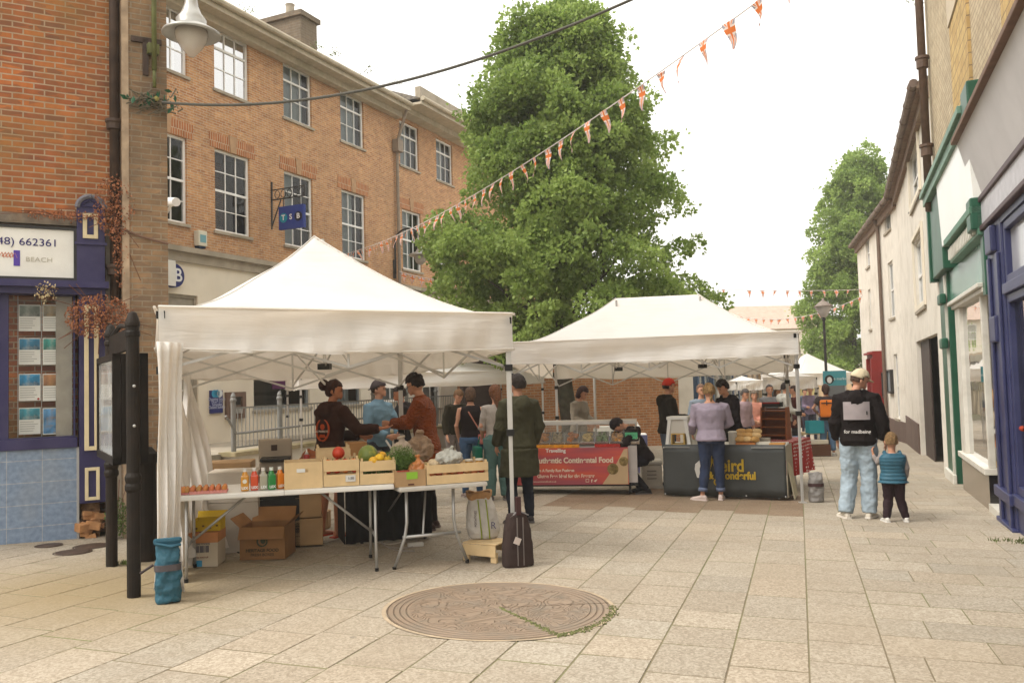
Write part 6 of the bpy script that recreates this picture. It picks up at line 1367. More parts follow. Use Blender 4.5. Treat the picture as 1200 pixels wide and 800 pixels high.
def on_back(pd,u,v,z,off):                                  # local point on the back
    return pd['sp'](z)+Vector((u,-off,0))
# --- 1 stallholder in brown hoodie, bare legs and flip flops
l1=gp(388,628)
p1_=person('stallholder with hair in a bun, dark brown hoodie with orange round print and bare legs',l1,58,1.70,dict(lean=.05,ra=((.34,.10,1.19),(.56,.24,1.20)),la=((-.13,.20,1.12),(.16,.36,1.10)),rh=(.9,.5,.12),lh=(.9,.4,0),rp=(0,0,1),hp=-8,hy=-56,curl=.35,lf=(.05,1,0),rf=(.1,1,0)),
  dict(col=(58,34,26),fit=.026,hem=.86,hood=True,name='hoodie'),dict(col=(45,35,35),len=.34,name='shorts'),None,('topbun',(75,35,22)),skin=SKIN2,vox=.008)
for sd in (-1,1):
    c=p1_['legs'][sd][2]; mb=MB(); mb.prism([(-.045,-.08),(.045,-.08),(.05,.17),(-.045,.17)],.0,.018,lambda x,y,h: Vector((c.x+x,c.y+y,h-.0))); mb.build('flip_flop',flat(190,70,40),p1_['root'])
mb=MB(); q=p1_['sp'](1.20)
for R1 in (.105,): 
    mb.tube([q+Vector((.0+R1*math.cos(a)*.9,-.128+.008*math.sin(a),R1*math.sin(a)*1.15)) for a in [2*PI*i/24 for i in range(25)]],.011,6,cap=False)
mb.ell(q+Vector((0,-.130,.035)),(.035,.008,.035),seg=10,rings=6)
for i in range(7): mb.bar(q+Vector((-.03+.01*i,-.133,-.05)),q+Vector((-.045+.015*i,-.133,-.085)),.008)
mb.build('round_print',flat(190,75,25),p1_['root']); text('ALL MARKETS',.034,flat(220,200,180),p1_['root'],'print_lettering',tuple(q+Vector((0,-.150,-.015))))
# --- 2 man in blue shirt and reversed cap
l2=at(446,11.2); person('man in light blue denim shirt and backwards grey cap looking right',l2,-38,1.72,dict(ra=((.24,.05,1.15),(.10,.28,1.02)),la=((-.24,.10,1.15),(-.06,.32,1.05)),hy=25,rh=(-.6,.8,0),lh=(.5,.8,0),hp=0),dict(col=(118,148,165),fit=.022,collar=True,name='shirt',disp=.03),dict(col=(70,75,85)),(50,45,45),('short',(75,55,40)),('backcap',(75,65,65)))
# --- 3 customer in rust quilted jacket
def quilt():
    m=cloth(135,65,25).copy(); m.name='quilted_fabric'; N=m.node_tree.nodes; L=m.node_tree.links; b=N['Principled BSDF']; tc=N.new('ShaderNodeTexCoord')
    sp=N.new('ShaderNodeSeparateXYZ'); L.new(tc.outputs['Object'],sp.inputs[0]); ad=N.new('ShaderNodeMath'); L.new(sp.outputs[0],ad.inputs[0]); L.new(sp.outputs[1],ad.inputs[1])
    outs=[]
    for op in ('ADD','SUBTRACT'):
        a=N.new('ShaderNodeMath'); a.operation=op; L.new(sp.outputs[2],a.inputs[0]); L.new(ad.outputs[0],a.inputs[1]); p=N.new('ShaderNodeMath'); p.operation='PINGPONG'; p.inputs[1].default_value=.024; L.new(a.outputs[0],p.inputs[0]); outs.append(p)
    mn=N.new('ShaderNodeMath'); mn.operation='MINIMUM'; L.new(outs[0].outputs[0],mn.inputs[0]); L.new(outs[1].outputs[0],mn.inputs[1])
    bp=N.new('ShaderNodeBump'); bp.inputs['Strength'].default_value=1; bp.inputs['Distance'].default_value=.5; L.new(mn.outputs[0],bp.inputs['Height']); L.new(bp.outputs[0],b.inputs['Normal']); b.inputs['Roughness'].default_value=.55; return m
l3=at(503,9.75)
p3=person('customer in rust quilted jacket and glasses reaching over the vegetable crates',l3,172,1.78,dict(lean=.07,la=((-.22,.16,1.20),(-.10,.40,1.20)),ra=((.26,.12,1.22),(.16,.38,1.22)),lh=(.2,1,0),rh=(0,1,-.1),rp=(0,0,-1),hp=-22,hy=0,glasses=True,curl=.8),
  dict(col=(150,75,30),fit=.03,hem=.74,collar=True,mat=quilt(),name='quilted_jacket',disp=.012),dict(col=(32,28,30)),(60,35,30),('curly',(48,25,20)),vox=.008)
# --- 4 man in green parka
l4=gp(611,613); person('man in dark olive hooded parka seen from behind the near tent pole',l4,112,1.76,dict(hy=32,ra=((.26,.0,1.14),(.22,.10,.92)),la=((-.25,.0,1.13),(-.24,.12,.92)),ll=((-.09,.05,.48),(-.13,-.06,.085)),rl=((.10,.02,.48),(.13,.03,.085))),
  dict(col=(68,66,48),fit=.036,hem=.56,hood=True,name='parka',disp=.04,ds=.16),dict(col=(38,42,52),fit=.012),(55,50,50),('short',(62,48,40)),vox=.009,bulk=1.04)
# --- 5 woman black top, pink bag
l5=at(554,12.8); p5=person('woman in sleeveless black top and blue jeans with a pink cross-body bag',l5,98,1.64,dict(ra=((.24,-.02,1.15),(.22,.10,.95)),la=((-.24,-.02,1.15),(-.20,.12,.95)),hy=-10,hp=-12),dict(col=(38,30,30),fit=.010,hem=.96,sleeve='none',name='top',disp=.012),dict(col=(70,95,125),fit=.012),(160,140,130),('bob',(120,85,55)),bulk=1.02)
# --- 6 woman long auburn hair
l6=at(584,12.4); p6=person('woman with long auburn hair in a pale grey top and green skirt beside the pole',l6,100,1.66,dict(hy=20,hp=-8,ra=((.22,.05,1.15),(.10,.26,1.08)),la=((-.24,-.02,1.15),(-.20,.14,.96))),dict(col=(170,160,150),fit=.016,hem=.96,sleeve='elbow',name='top'),dict(col=(85,115,110),fit=.03),(90,80,75),('long',(150,90,45)))
# --- 7 dark olive, bending
l7=at(534,15.2); person('person in dark olive jumper bending their head behind the black-top woman',l7,-60,1.66,dict(lean=.14,hp=-30),dict(col=(45,40,28),fit=.025),dict(col=(120,110,105)),(60,60,60),('short',(150,105,60)))
# --- 8 person behind quilted jacket, eating
l8=at(473,12.6); person('person in black holding a paper bag of bread behind the quilted jacket',l8,200,1.66,dict(ra=((.22,.10,1.18),(.08,.26,1.34)),la=((-.20,.12,1.16),(-.03,.28,1.30)),hp=-10),dict(col=(40,35,35),fit=.022,hood=True),dict(col=(40,40,50)),(40,40,40),('short',(60,40,30)),skin=SKIN2)
# --- 9 woman behind the food counter
l9=at(680,15.4); person('woman with auburn bob in a grey jumper working behind the food counter',l9,-35,1.68,dict(lean=.04,hp=-28,ra=((.24,.06,1.14),(.16,.30,1.04)),la=((-.24,.06,1.14),(-.14,.30,1.02))),dict(col=(145,135,120),fit=.032,name='jumper',disp=.03),dict(col=(50,50,60)),(40,40,40),('bob',(75,28,18)))
# --- 10 crouching person in black
l10=at(757,13.15); person('person in a black hooded coat crouching beside the glass food counter',l10,185,1.66,dict(drop=.34,lean=.34,hp=-75,ll=((-.14,.34,.46),(-.14,.02,.085)),rl=((.14,.34,.46),(.14,.05,.085)),ra=((.22,.32,.86),(.14,.46,.66)),la=((-.20,.34,.86),(-.12,.48,.68))),dict(col=(38,30,32),fit=.035,hood=True,name='coat',disp=.035),dict(col=(35,32,38)),(40,36,36),('short',(35,25,22)),('beanie',(35,25,28)))
# --- 11 red cap stallholder
l11=at(785,13.9); person('stallholder in bright red cap and black fleece gesturing with one hand',l11,8,1.76,dict(ra=((.22,.06,1.14),(.18,.30,1.12)),la=((-.24,.02,1.14),(-.14,.26,1.10)),rh=(0,.8,.7),hp=-6,hy=4,lean=.02),dict(col=(38,32,26),fit=.034,hood=True,name='fleece'),dict(col=(95,105,120)),(40,40,40),('short',(60,45,38)),('cap',(205,55,35)))
# --- 12 woman in lavender
l12=gp(836,586); p12=person('blonde woman with ponytail in lavender jumper and rolled dark jeans at the black bannered table',l12,82,1.66,dict(ll=((-.10,.03,.48),(-.16,-.02,.085)),rl=((.11,.02,.48),(.12,.05,.085)),ra=((.30,.06,1.16),(.12,.24,1.08)),la=((-.27,-.0,1.15),(-.26,.18,1.0)),hp=-14,hy=6,lf=(-.9,.6,0),rf=(.2,1,0)),dict(col=(158,146,160),fit=.022,hem=.90,name='jumper',disp=.016),dict(col=(52,62,86),fit=.018,len=.93,turnup=True),(215,195,185),('pony',(190,150,95)),bulk=1.25,vox=.008)
# --- 13 bald man
l13=at(825,16.2); person('balding man with ruddy face standing behind the lavender jumper woman',l13,-80,1.70,dict(),dict(col=(130,140,150),fit=.02,name='shirt'),dict(col=(60,60,70)),(40,40,40),('buzz',(170,130,105)))
# --- 14 young man dark hoodie
l14=at(861,13.7); person('young man with dark fringe in a black hoodie leaning over the bread table',l14,205,1.76,dict(lean=.10,hp=-24,hy=0,ra=((.22,.12,1.12),(.12,.36,1.02)),la=((-.24,.12,1.12),(-.12,.34,1.00))),dict(col=(35,30,36),fit=.030,hood=True,name='hoodie'),dict(col=(45,45,55)),(40,40,40),('curly',(40,26,20)))
# --- far group
fk=dict(vox=.014)
person('elderly woman in salmon pink cardigan with folded hands among the far shoppers',at(887,18.6),-95,1.58,dict(ra=((.22,.0,1.14),(.03,.18,1.0)),la=((-.22,.0,1.14),(-.03,.18,1.02)),rh=(-1,.3,0),lh=(1,.3,0)),dict(col=(205,140,120),fit=.026,name='cardigan'),dict(col=(40,35,40)),(50,50,50),('bob',(170,150,130)),group='far shoppers in the street',**fk)
person('grey haired man in mid grey t-shirt standing behind the salmon pink cardigan',at(905,20),-92,1.72,dict(),dict(col=(120,118,118),fit=.026,sleeve='short',name='t_shirt'),dict(col=(70,75,90)),(50,50,50),('buzz',(110,100,95)),group='far shoppers in the street',**fk)
person('stooping person in faded pink shirt at left of the far shoppers',at(873,18.0),-60,1.62,dict(lean=.05,hp=-15),dict(col=(175,150,155),fit=.024,name='shirt'),dict(col=(60,70,95)),(50,50,50),('short',(120,110,105)),group='far shoppers in the street',**fk)
person('bearded man in pale grey hoodie facing right near the far grey tent',at(923,19.2),-15,1.76,dict(ra=((.22,.10,1.14),(.12,.32,1.06)),hp=-8),dict(col=(185,182,172),fit=.030,hood=True,name='hoodie'),dict(col=(50,58,70)),(50,50,50),('short',(50,35,30)),group='far shoppers in the street',**fk)
person('person in dark red brown coat half hidden between two far tent legs',at(934,21),170,1.70,dict(),dict(col=(75,35,32),fit=.026,name='coat',hem=.7),dict(col=(40,38,40)),(50,50,50),('short',(90,60,45)),group='far shoppers in the street',**fk)
person('man in lilac grey shirt with dark bag strap, furthest along the street',at(952,26),-110,1.74,dict(ra=((.20,.10,1.14),(.10,.28,1.12))),dict(col=(140,125,150),fit=.024,name='shirt'),dict(col=(60,60,75)),(50,50,50),('short',(90,55,40)),group='far shoppers in the street',**fk)
person('small figure in grey blue top near the parked stall boxes far away',at(945,33),-80,1.70,dict(),dict(col=(90,100,115),fit=.024,name='top'),dict(col=(45,45,60)),(50,50,50),('short',(60,40,30)),group='far shoppers in the street',**fk)
person('person in bright white top partly hidden behind the bearded man',at(914,23),-60,1.66,dict(),dict(col=(205,195,185),fit=.024,name='top'),dict(col=(70,60,60)),(50,50,50),('long',(120,80,50)),group='far shoppers in the street',**fk)
# --- orange backpack woman
lb_=gp(971,534); pb_=person('walker in charcoal t-shirt and blue jeans carrying a bright orange backpack',lb_,72,1.72,dict(la=((-.32,-.02,1.18),(-.22,.16,1.06)),ra=((.25,.0,1.14),(.22,.14,.94)),ll=((-.10,.03,.48),(-.14,-.08,.09)),rl=((.10,.06,.48),(.13,.06,.085)),hy=10),dict(col=(62,52,52),fit=.022,sleeve='short',name='t_shirt'),dict(col=(95,122,150),fit=.020,len=.94),(220,215,205),('bob',(85,50,38)),vox=.010)
# --- man with cap
lm=gp(1010,607); ch=gp(1049,611)
pm_=person('man in cream cap, black hoodie with grey back panel and light jeans',lm,66,1.80,dict(hy=-66,hp=-22,ll=((-.12,.05,.48),(-.17,-.04,.085)),rl=((.10,.04,.48),(.09,.04,.085)),ra=((.27,-.02,1.15),(.29,.05,.90)),la=((-.25,-.02,1.14),(-.24,.10,.92)),lf=(-.5,1,0),rf=(.35,1,0)),
  dict(col=(30,24,24),fit=.036,hem=.86,hood=True,name='hoodie',disp=.03),dict(col=(165,180,190),fit=.030,flare=.012,disp=.035),(222,212,195),('short',(110,80,60)),('cap',(215,198,165)),vox=.008,bulk=1.06)
mb=MB(); q=pm_['sp'](1.27); vs=[];fs=[]
for i in range(9):
    for j in range(7):
        x=-.145+.29*i/8; z=-.10+.21*j/6; vs.append(q+Vector((x,-(.117*1.06+.054)*math.sqrt(max(.1,1-(x/.235)**2))-.002,z)))
for i in range(8):
    for j in range(6): fs.append((i*7+j,i*7+j+1,(i+1)*7+j+1,(i+1)*7+j))
mb.add(vs,fs); mb.build('grey_back_panel',cloth(165,155,155),pm_['root'],smooth=True)
mb=MB(); mb.box(q.x+.105,q.x+.12,q.y-.170,q.y-.163,q.z-.04,q.z+.0); mb.build('small_tab',M_BLACK,pm_['root'])
text('for madbeing',.055,flat(225,220,215),pm_['root'],'back_lettering',tuple(pm_['sp'](1.03)+Vector((0,-.172,0))),bold=.001)
# --- toddler
pc=person('toddler with shaved fair hair in a padded teal blue gilet and dark trousers',ch,78,1.13,dict(la=((-.26,.02,1.07),(-.30,.10,1.22)),lh=(-.2,.2,1),ll=((-.09,.04,.40),(-.15,-.04,.085)),rl=((.11,.03,.40),(.20,.03,.085)),hy=-8,curl=1.1),
  dict(col=(60,115,135),fit=.055,hem=.84,sleeve='none',name='gilet',disp=.004),dict(col=(52,38,42),fit=.024),(225,220,210),('buzz',(190,150,100)),vox=.010,child=True,bulk=1.08)
mb=MB()
for sd in (-1,1): a,b,c=pc['arms'][sd]; mb.tube([a+Vector((-sd*.04,0,0)),a,b,b.lerp(c,.6),b.lerp(c,.92)],[.06,.064,.056,.046,.036],12)
remesh(mb.build('sleeves',cloth(150,140,135),pc['root']),.012,.02,.07)
gil=[o for o in pc['root'].children if o.name.startswith('gilet')][0]
gm_=cloth(58,100,118).copy(); N=gm_.node_tree.nodes; L=gm_.node_tree.links; tc=N.new('ShaderNodeTexCoord'); sp_=N.new('ShaderNodeSeparateXYZ'); L.new(tc.outputs['Object'],sp_.inputs[0]); pp=N.new('ShaderNodeMath'); pp.operation='PINGPONG'; pp.inputs[1].default_value=.032; L.new(sp_.outputs[2],pp.inputs[0]); sq=N.new('ShaderNodeMath'); sq.operation='POWER'; sq.inputs[1].default_value=.5; L.new(pp.outputs[0],sq.inputs[0])
bp=N.new('ShaderNodeBump'); bp.inputs['Strength'].default_value=1; bp.inputs['Distance'].default_value=.035; L.new(sq.outputs[0],bp.inputs['Height']); L.new(bp.outputs[0],N['Principled BSDF'].inputs['Normal']); N['Principled BSDF'].inputs['Roughness'].default_value=.45; gil.data.materials[0]=gm_
# bags carried
def local(pd,v): return pd['root'].matrix_basis@Vector(v)
def mbasis(o): o.rotation_mode='XYZ'; return Matrix.Translation(o.location)@o.rotation_euler.to_matrix().to_4x4()@Matrix.Diagonal((*o.scale,1))
def bp_obj(pd,name,label,cat):
    o=empty(name,pd['root'].location,pd['root'].rotation_euler.z,label,cat,None,pd['s']); return o
b_=bp_obj(pb_,'orange_backpack','bright orange roll-top backpack on the walker in jeans','backpack')
q=pb_['sp'](1.20); mb=MB(); mb.bbox((q.x,q.y-.20,q.z-.02),(.32,.16,.42),b=.05); o=mb.build('bag_body',flat(225,120,20),b_); mb=MB(); mb.box(q.x-.13,q.x+.13,q.y-.29,q.y-.281,q.z+.10,q.z+.125); mb.box(q.x-.012,q.x+.012,q.y-.292,q.y-.285,q.z+.06,q.z+.18); mb.build('buckle_strap',M_BLACK,b_)
mb=MB()
for sd in (-1,1): mb.tube([q+Vector((sd*.11,-.13,.17)),q+Vector((sd*.12,-.02,.245)),q+Vector((sd*.13,.13,.12)),q+Vector((sd*.15,.08,-.12)),q+Vector((sd*.13,-.13,-.16))],.012,6)
mb.build('straps',flat(70,60,60),b_)
b_=bp_obj(p5,'pink_shoulder_bag','small coral pink handbag with long strap worn by the black-top woman','handbag')
mb=MB(); mb.bbox((.20,-.10,.93),(.20,.08,.16),b=.03); mb.build('bag_body',mat(srgb(215,125,115),.6,.3,30,name='pink_pattern'),b_)
mb=MB(); mb.tube([(-.10,-.02,1.455),(-.04,-.13,1.36),(.05,-.145,1.2),(.14,-.15,1.05),(.19,-.12,1.0)],.011,6); mb.build('strap',flat(190,120,100),b_)
b_=bp_obj(p6,'green_tote','green cloth tote bag hanging beside the auburn haired woman','bag')
mb=MB(); mb.bbox((-.30,.05,.62),(.12,.34,.42),b=.03); mb.build('bag_body',cloth(25,95,75),b_); mb=MB(); mb.tube([(-.29,-.05,.82),(-.26,.05,.98),(-.29,.15,.82)],.008,5); mb.build('handles',cloth(25,95,75),b_)
# ================================================================ stall furniture and goods
WOOD=mat((.62,.45,.24),.7,.12,5,.25,30,name='pale_wood',dirt=(.48,.33,.17),dscale=3,damt=.5); CARD=mat((.38,.24,.12),.9,.10,6,.1,name='cardboard'); CARDD=mat((.26,.13,.05),.9,.12,6,.1,name='brown_cardboard')
TTOP=mat((.70,.68,.63),.45,.04,name='table_top',dirt=(.5,.46,.4),damt=.25)
def frame2(pxa,Ya,pxb,Yb):
    a=at(pxa,Ya); b=at(pxb,Yb); f=Frame((a.x,a.y,0),math.atan2(b.y-a.y,b.x-a.x)); f.L=math.hypot(b.x-a.x,b.y-a.y); return f
def box_open(mb,w,d,h,t=.006,flaps=0,z0=0):
    mb.box(0,w,0,d,z0,z0+t); mb.box(0,w,0,t,z0+t,z0+h); mb.box(0,w,d-t,d,z0+t,z0+h); mb.box(0,t,t,d-t,z0+t,z0+h); mb.box(w-t,w,t,d-t,z0+t,z0+h)
def put(fr,name,label,cat,u,v,z,group=None,rz=0): return empty(name,fr.w(u,v,z),fr.a+rz,label,cat,group)
F1_=frame2(196,6.95,464,7.42); zt1_=G(*F1_.w(.9,.3,0).xy)+.745
zt1_=(P(196,580,6.95).z+P(464,569,7.42).z)/2
def leg_tube(mb,pts,r_=.0135): mb.tube(pts,r_,8)
# --- table 1
r=put(F1_,'folding_table','long white folding table holding eggs, bottles and fruit crates','table',0,0,zt1_); L1=F1_.L; D1=.72
mb=MB(); mb.bbox((L1/2,D1/2,-.022),(L1,D1,.044),b=.012); mb.build('table_top',TTOP,r)
mb=MB(); mb.box(L1/2-.002,L1/2+.002,-.001,D1,-.045,.0012); mb.build('fold_seam',mat((.3,.28,.25),.8,name='seam'),r)
for (u_,s_) in ((.14,1),(L1-.16,-1)):
    gzl=G(*F1_.w(u_,.1,0).xy)-zt1_
    for v_ in (.10,D1-.10): mb=MB(); leg_tube(mb,[(u_,v_,-.04),(u_,v_,gzl*.6),(u_-s_*.0,v_+(.05 if v_>.3 else -.05),gzl+.01)]); mb.build('leg',M_STEEL,r,smooth=True); mb=MB(); mb.lathe([(.017,gzl),(.017,gzl+.03)],10,(u_,v_+(.05 if v_>.3 else -.05),0)); mb.build('foot_cap',M_BLACK,r)
    mb=MB(); leg_tube(mb,[(u_,.09,gzl*.62),(u_,D1-.09,gzl*.62)],.011); leg_tube(mb,[(u_,D1/2,gzl*.62),(u_+s_*.50,D1/2,-.045)],.011); mb.build('brace',M_STEEL,r,smooth=True)
# --- table 2 (short end to the viewer)
F2_=frame2(470,7.36,574,7.66); zt2_=(P(478,573,7.4).z+P(572,562,7.64).z)/2
r=put(F2_,'folding_table','second folding table with its short end to the front beside the sack','table',0,0,zt2_); W2=F2_.L; D2=1.75
mb=MB(); mb.bbox((W2/2,D2/2,-.02),(W2,D2,.04),b=.012); mb.build('table_top',mat((.50,.47,.42),.5,.08,name='grey_top'),r)
for vv in (.16,D2-.16):
    gzl=G(*F2_.w(.3,vv,0).xy)-zt2_; mb=MB()
    for sd,u_ in ((-1,.10),(1,W2-.28)): mb=MB(); leg_tube(mb,[(u_,vv,-.04),(u_,vv,gzl*.45),(u_+sd*.02,vv,gzl*.62),(u_+sd*.12,vv,gzl+.01)],.015); mb.build('leg',M_STEEL,r,smooth=True); mb=MB(); mb.lathe([(.018,gzl),(.018,gzl+.03)],10,(u_+sd*.12,vv,0)); mb.build('foot_cap',M_BLACK,r)
    mb=MB(); leg_tube(mb,[(.06,vv,gzl*.62),(W2-.22,vv,gzl*.62)],.015); leg_tube(mb,[(W2*.3,vv,gzl*.62),(W2*.5,vv+(.45 if vv<.5 else -.45),-.03)],.010); mb.build('brace',M_STEEL,r,smooth=True)
# --- dark draped table behind
F3_=frame2(405,8.75,505,9.05); zt3_=G(*F3_.w(.5,.2,0).xy)+.74
r=put(F3_,'draped_table','table under a black cloth reaching the ground behind the fruit crates','table',0,0,zt3_); L3=F3_.L
mb=MB(); mb.box(0,L3,0,.6,-.03,0); mb.build('table_top',TTOP,r)
mb=MB(); n=80; gz3=G(*F3_.w(.5,0,0).xy)-zt3_; per=[(i/n*L3,0) for i in range(n+1)]
vs=[(x,-.02-.03*math.sin(x*28)*f+.012*math.sin(x*61),.004+(gz3+.02)*f) for f in (0,.5,1) for x,_ in per]; mb.add(vs,[(j*(n+1)+i,j*(n+1)+i+1,(j+1)*(n+1)+i+1,(j+1)*(n+1)+i) for j in range(2) for i in range(n)]); mb.box(-.01,L3+.01,-.02,.61,.003,.008)
mb.box(-.012,-.005,-.01,.6,gz3+.02,.0); mb.box(L3+.005,L3+.012,-.01,.6,gz3+.02,.0)
mb.build('black_cloth',mat((.010,.009,.009),.95,.3,name='black_cloth'),r,fixn=False)
# --- crates
def slat_crate(fr,label,u,v,z,w,d,h,gap,group='wooden fruit crates',hdl=False,end=.018):
    r=put(fr,'slatted_crate' if gap else 'wooden_box',label,'crate',u,v,z,group)
    for y0 in (0,d-.008):
        if gap: mb=MB(); mb.box(0,w,y0,y0+.008,.003,h*.42); mb.build('slat',WOOD,r,bevel=.001); mb=MB(); mb.box(0,w,y0,y0+.008,h*.53,h*.92); mb.build('slat',WOOD,r,bevel=.001)
        elif hdl and y0==0: mb=MB(); a,b=w*.42,w*.62; mb.box(0,a,0,.008,0,h); mb.box(b,w,0,.008,0,h); mb.box(a,b,0,.008,0,h*.62); mb.box(a,b,0,.008,h*.74,h); mb.build('front_board',WOOD,r)
        else: mb=MB(); mb.box(0,w,y0,y0+.008,0,h); mb.build('back_board',WOOD,r)
    for x0 in (.0,w-.008): mb=MB(); mb.box(x0,x0+.008,.009,d-.009,.003,h*(.92 if gap else 1)); mb.build('end_board',WOOD,r)
    mb=MB(); mb.box(.009,w-.009,.009,d-.009,.002,.009); mb.build('base',WOOD,r)
    if gap:
        for x0 in (.009,w-.009-end):
            for y0 in (.009,d-.009-end): mb=MB(); mb.box(x0,x0+end,y0,y0+end,.01,h*1.03); mb.build('corner_post',WOOD,r)
    return r
def crate_px(fr,px0,px1,ztop,h,v,**k):
    pass
def uvp(fr,px,v,py=560): return fr.uv(px,py,-v)[0]
z1=zt1_+.001
uA,uB,uC,uD=[uvp(F1_,x,.04) for x in (333,379,422,464)]
slat_crate(F1_,'plain wooden box with a cut handle hole at left of the crate row',uA,.04,z1,uB-uA-.006,.34,.225,0,hdl=True)
slat_crate(F1_,'slatted crate of tomatoes with a white price card on its front',uB,.04,z1,uC-uB-.006,.34,.25,1)
slat_crate(F1_,'slatted crate holding the big melon and yellow lemons at table end',uC,.04,z1,uD-uC,.34,.225,1)
a,b=uvp(F1_,371,.45),uvp(F1_,411,.45); slat_crate(F1_,'slatted crate standing behind the tomato crate, empty top showing',a,.40,z1,b-a,.3,.32,1)
r=put(F1_,'price_card','white price card clipped low on the tomato crate','card',uvp(F1_,405,.03),.03,z1+.04); mb=MB(); mb.box(0,.085,-.002,.0,0,.055); mb.build('card',flat(225,222,215),r); text('1.50',.03,flat(60,60,70),r,'lettering',(.045,-.004,.028))
r=put(F1_,'paper_tag','small torn white tag in the wooden box handle hole','tag',uvp(F1_,352,.03),.034,z1+.14); mb=MB(); mb.box(-.03,.04,-.0,.004,0,.03); mb.build('tag_paper',flat(235,235,230),r)
def fruit(fr,name,label,cat,u,v,z,r_,col,group=None,sc=(1,1,1),stripes=None,stem=True):
    o=put(fr,name,label,cat,u,v,z,group,random.random()*3)
    mb=MB(); prof=[(math.sin(PI*i/14)*r_*sc[0]*(1+.04*math.sin(PI*i/7)),r_*sc[2]*(1-math.cos(PI*i/14))) for i in range(15)]
    n=24; mb.loft([[Vector((rr*math.cos(2*PI*j/n)*(1+.02*math.cos(10*PI*j/n)),rr*math.sin(2*PI*j/n)*(1+.02*math.cos(10*PI*j/n)),zz)) for j in range(n)] for rr,zz in prof])
    mb.build('flesh',mat(srgb(*col),.45,.18,30 if stripes is None else 7,.05,name='fruit_skin',spec=.4,dirt=stripes,dscale=9,damt=.9),o,smooth=True)
    if stem: mb=MB(); mb.tube([(0,0,r_*2*sc[2]-.004),(.003,0,r_*2*sc[2]+.012)],.004,5); mb.build('stem',flat(90,100,50),o)
    return o
k=0
for i in range(7):
    for j in range(2):
        u=uB+.045+i*(uC-uB-.09)/6; v=.085+j*.10; cl=[(205,60,25),(225,120,40),(200,50,25)][(i+j)%3]; k+=1
        fruit(F1_,'tomato','tomato in the crate with the white price card','tomato',u,v,z1+.11+.05*((i*3+j)%2),.034,cl,'tomatoes in the priced crate')
uu=uvp(F1_,390,.2); fruit(F1_,'large_tomato','big red tomato showing above the back of the priced crate','tomato',uvp(F1_,397,.2),.2,z1+.225,.055,(200,60,25),None)
fruit(F1_,'melon','green and yellow striped round melon on top of the end crate','melon',uvp(F1_,432,.25),.25,z1+.15,.092,(120,135,60),None,(1,1,1),(.62,.50,.08))
for i,(px,v,z,c,l) in enumerate(((445,.10,.19,(238,190,40),'largest lemon heaped at the front of the melon crate'),(438,.08,.17,(235,180,45),'lemon lying left in the melon crate under the melon'),(455,.12,.165,(240,195,60),'pale lemon at right of the melon crate'),(448,.22,.20,(230,170,40),'lemon at the back of the heap touching the melon'))): fruit(F1_,'lemon',l,'lemon',uvp(F1_,px,v),v,z1+z,.040,c,None,(1.1,1,.9))
for i in range(6): fruit(F1_,'cucumber','green cucumber lying low in the melon crate','cucumber',uC+.05+.04*i,.09+.03*(i%3),z1+.08,.022,(75,100,40),'cucumbers under the lemons',(1,1,1.4),stem=False)
# bottles
for i,(px,c,v_,l) in enumerate(((287,(215,150,50),.10,'juice bottle with yellow liquid and round white spot, first of the row'),(298,(215,80,45),.12,'juice bottle with orange red liquid, second in the row'),(308.5,(175,170,150),.11,'clear cloudy lemonade bottle in the middle of the row'),(318,(50,140,70),.10,'juice bottle with vivid green liquid'),(328,(225,130,35),.13,'juice bottle with orange liquid beside the wooden box'))):
    r=put(F1_,'drink_bottle',l,'bottle',uvp(F1_,px,v_),v_,z1,'drink bottles at the front of the table',.1*i)
    m_,t_,b_=nt('juice'); b_.inputs['Base Color'].default_value=srgb(*c)+(1,); b_.inputs['Roughness'].default_value=.12; b_.inputs['Coat Weight'].default_value=.4
    mb=MB(); mb.bbox((0,0,.068),(.066,.066,.134),b=.014); mb.lathe([(.028,.130),(.018,.160),(.015,.166)],14); mb.build('bottle_body',m_,r,smooth=False)
    mb=MB(); mb.lathe([(.017,.165),(.017,.190),(.001,.190)],14); mb.build('cap',flat(225,222,215) if i!=3 else flat(230,240,230),r)
    text('LEX' if i!=0 else 'LEX',.030,flat(240,240,235),r,'lettering',(0,-.034,.028),bold=.001)
    if i==0: mb=MB(); mb.prism([(.018*math.cos(a),.085+.018*math.sin(a)) for a in np.linspace(0,2*PI,16,endpoint=False)],-.036,-.034,lambda x,z,q:(x,q,z)); mb.build('round_label',flat(235,230,215),r)
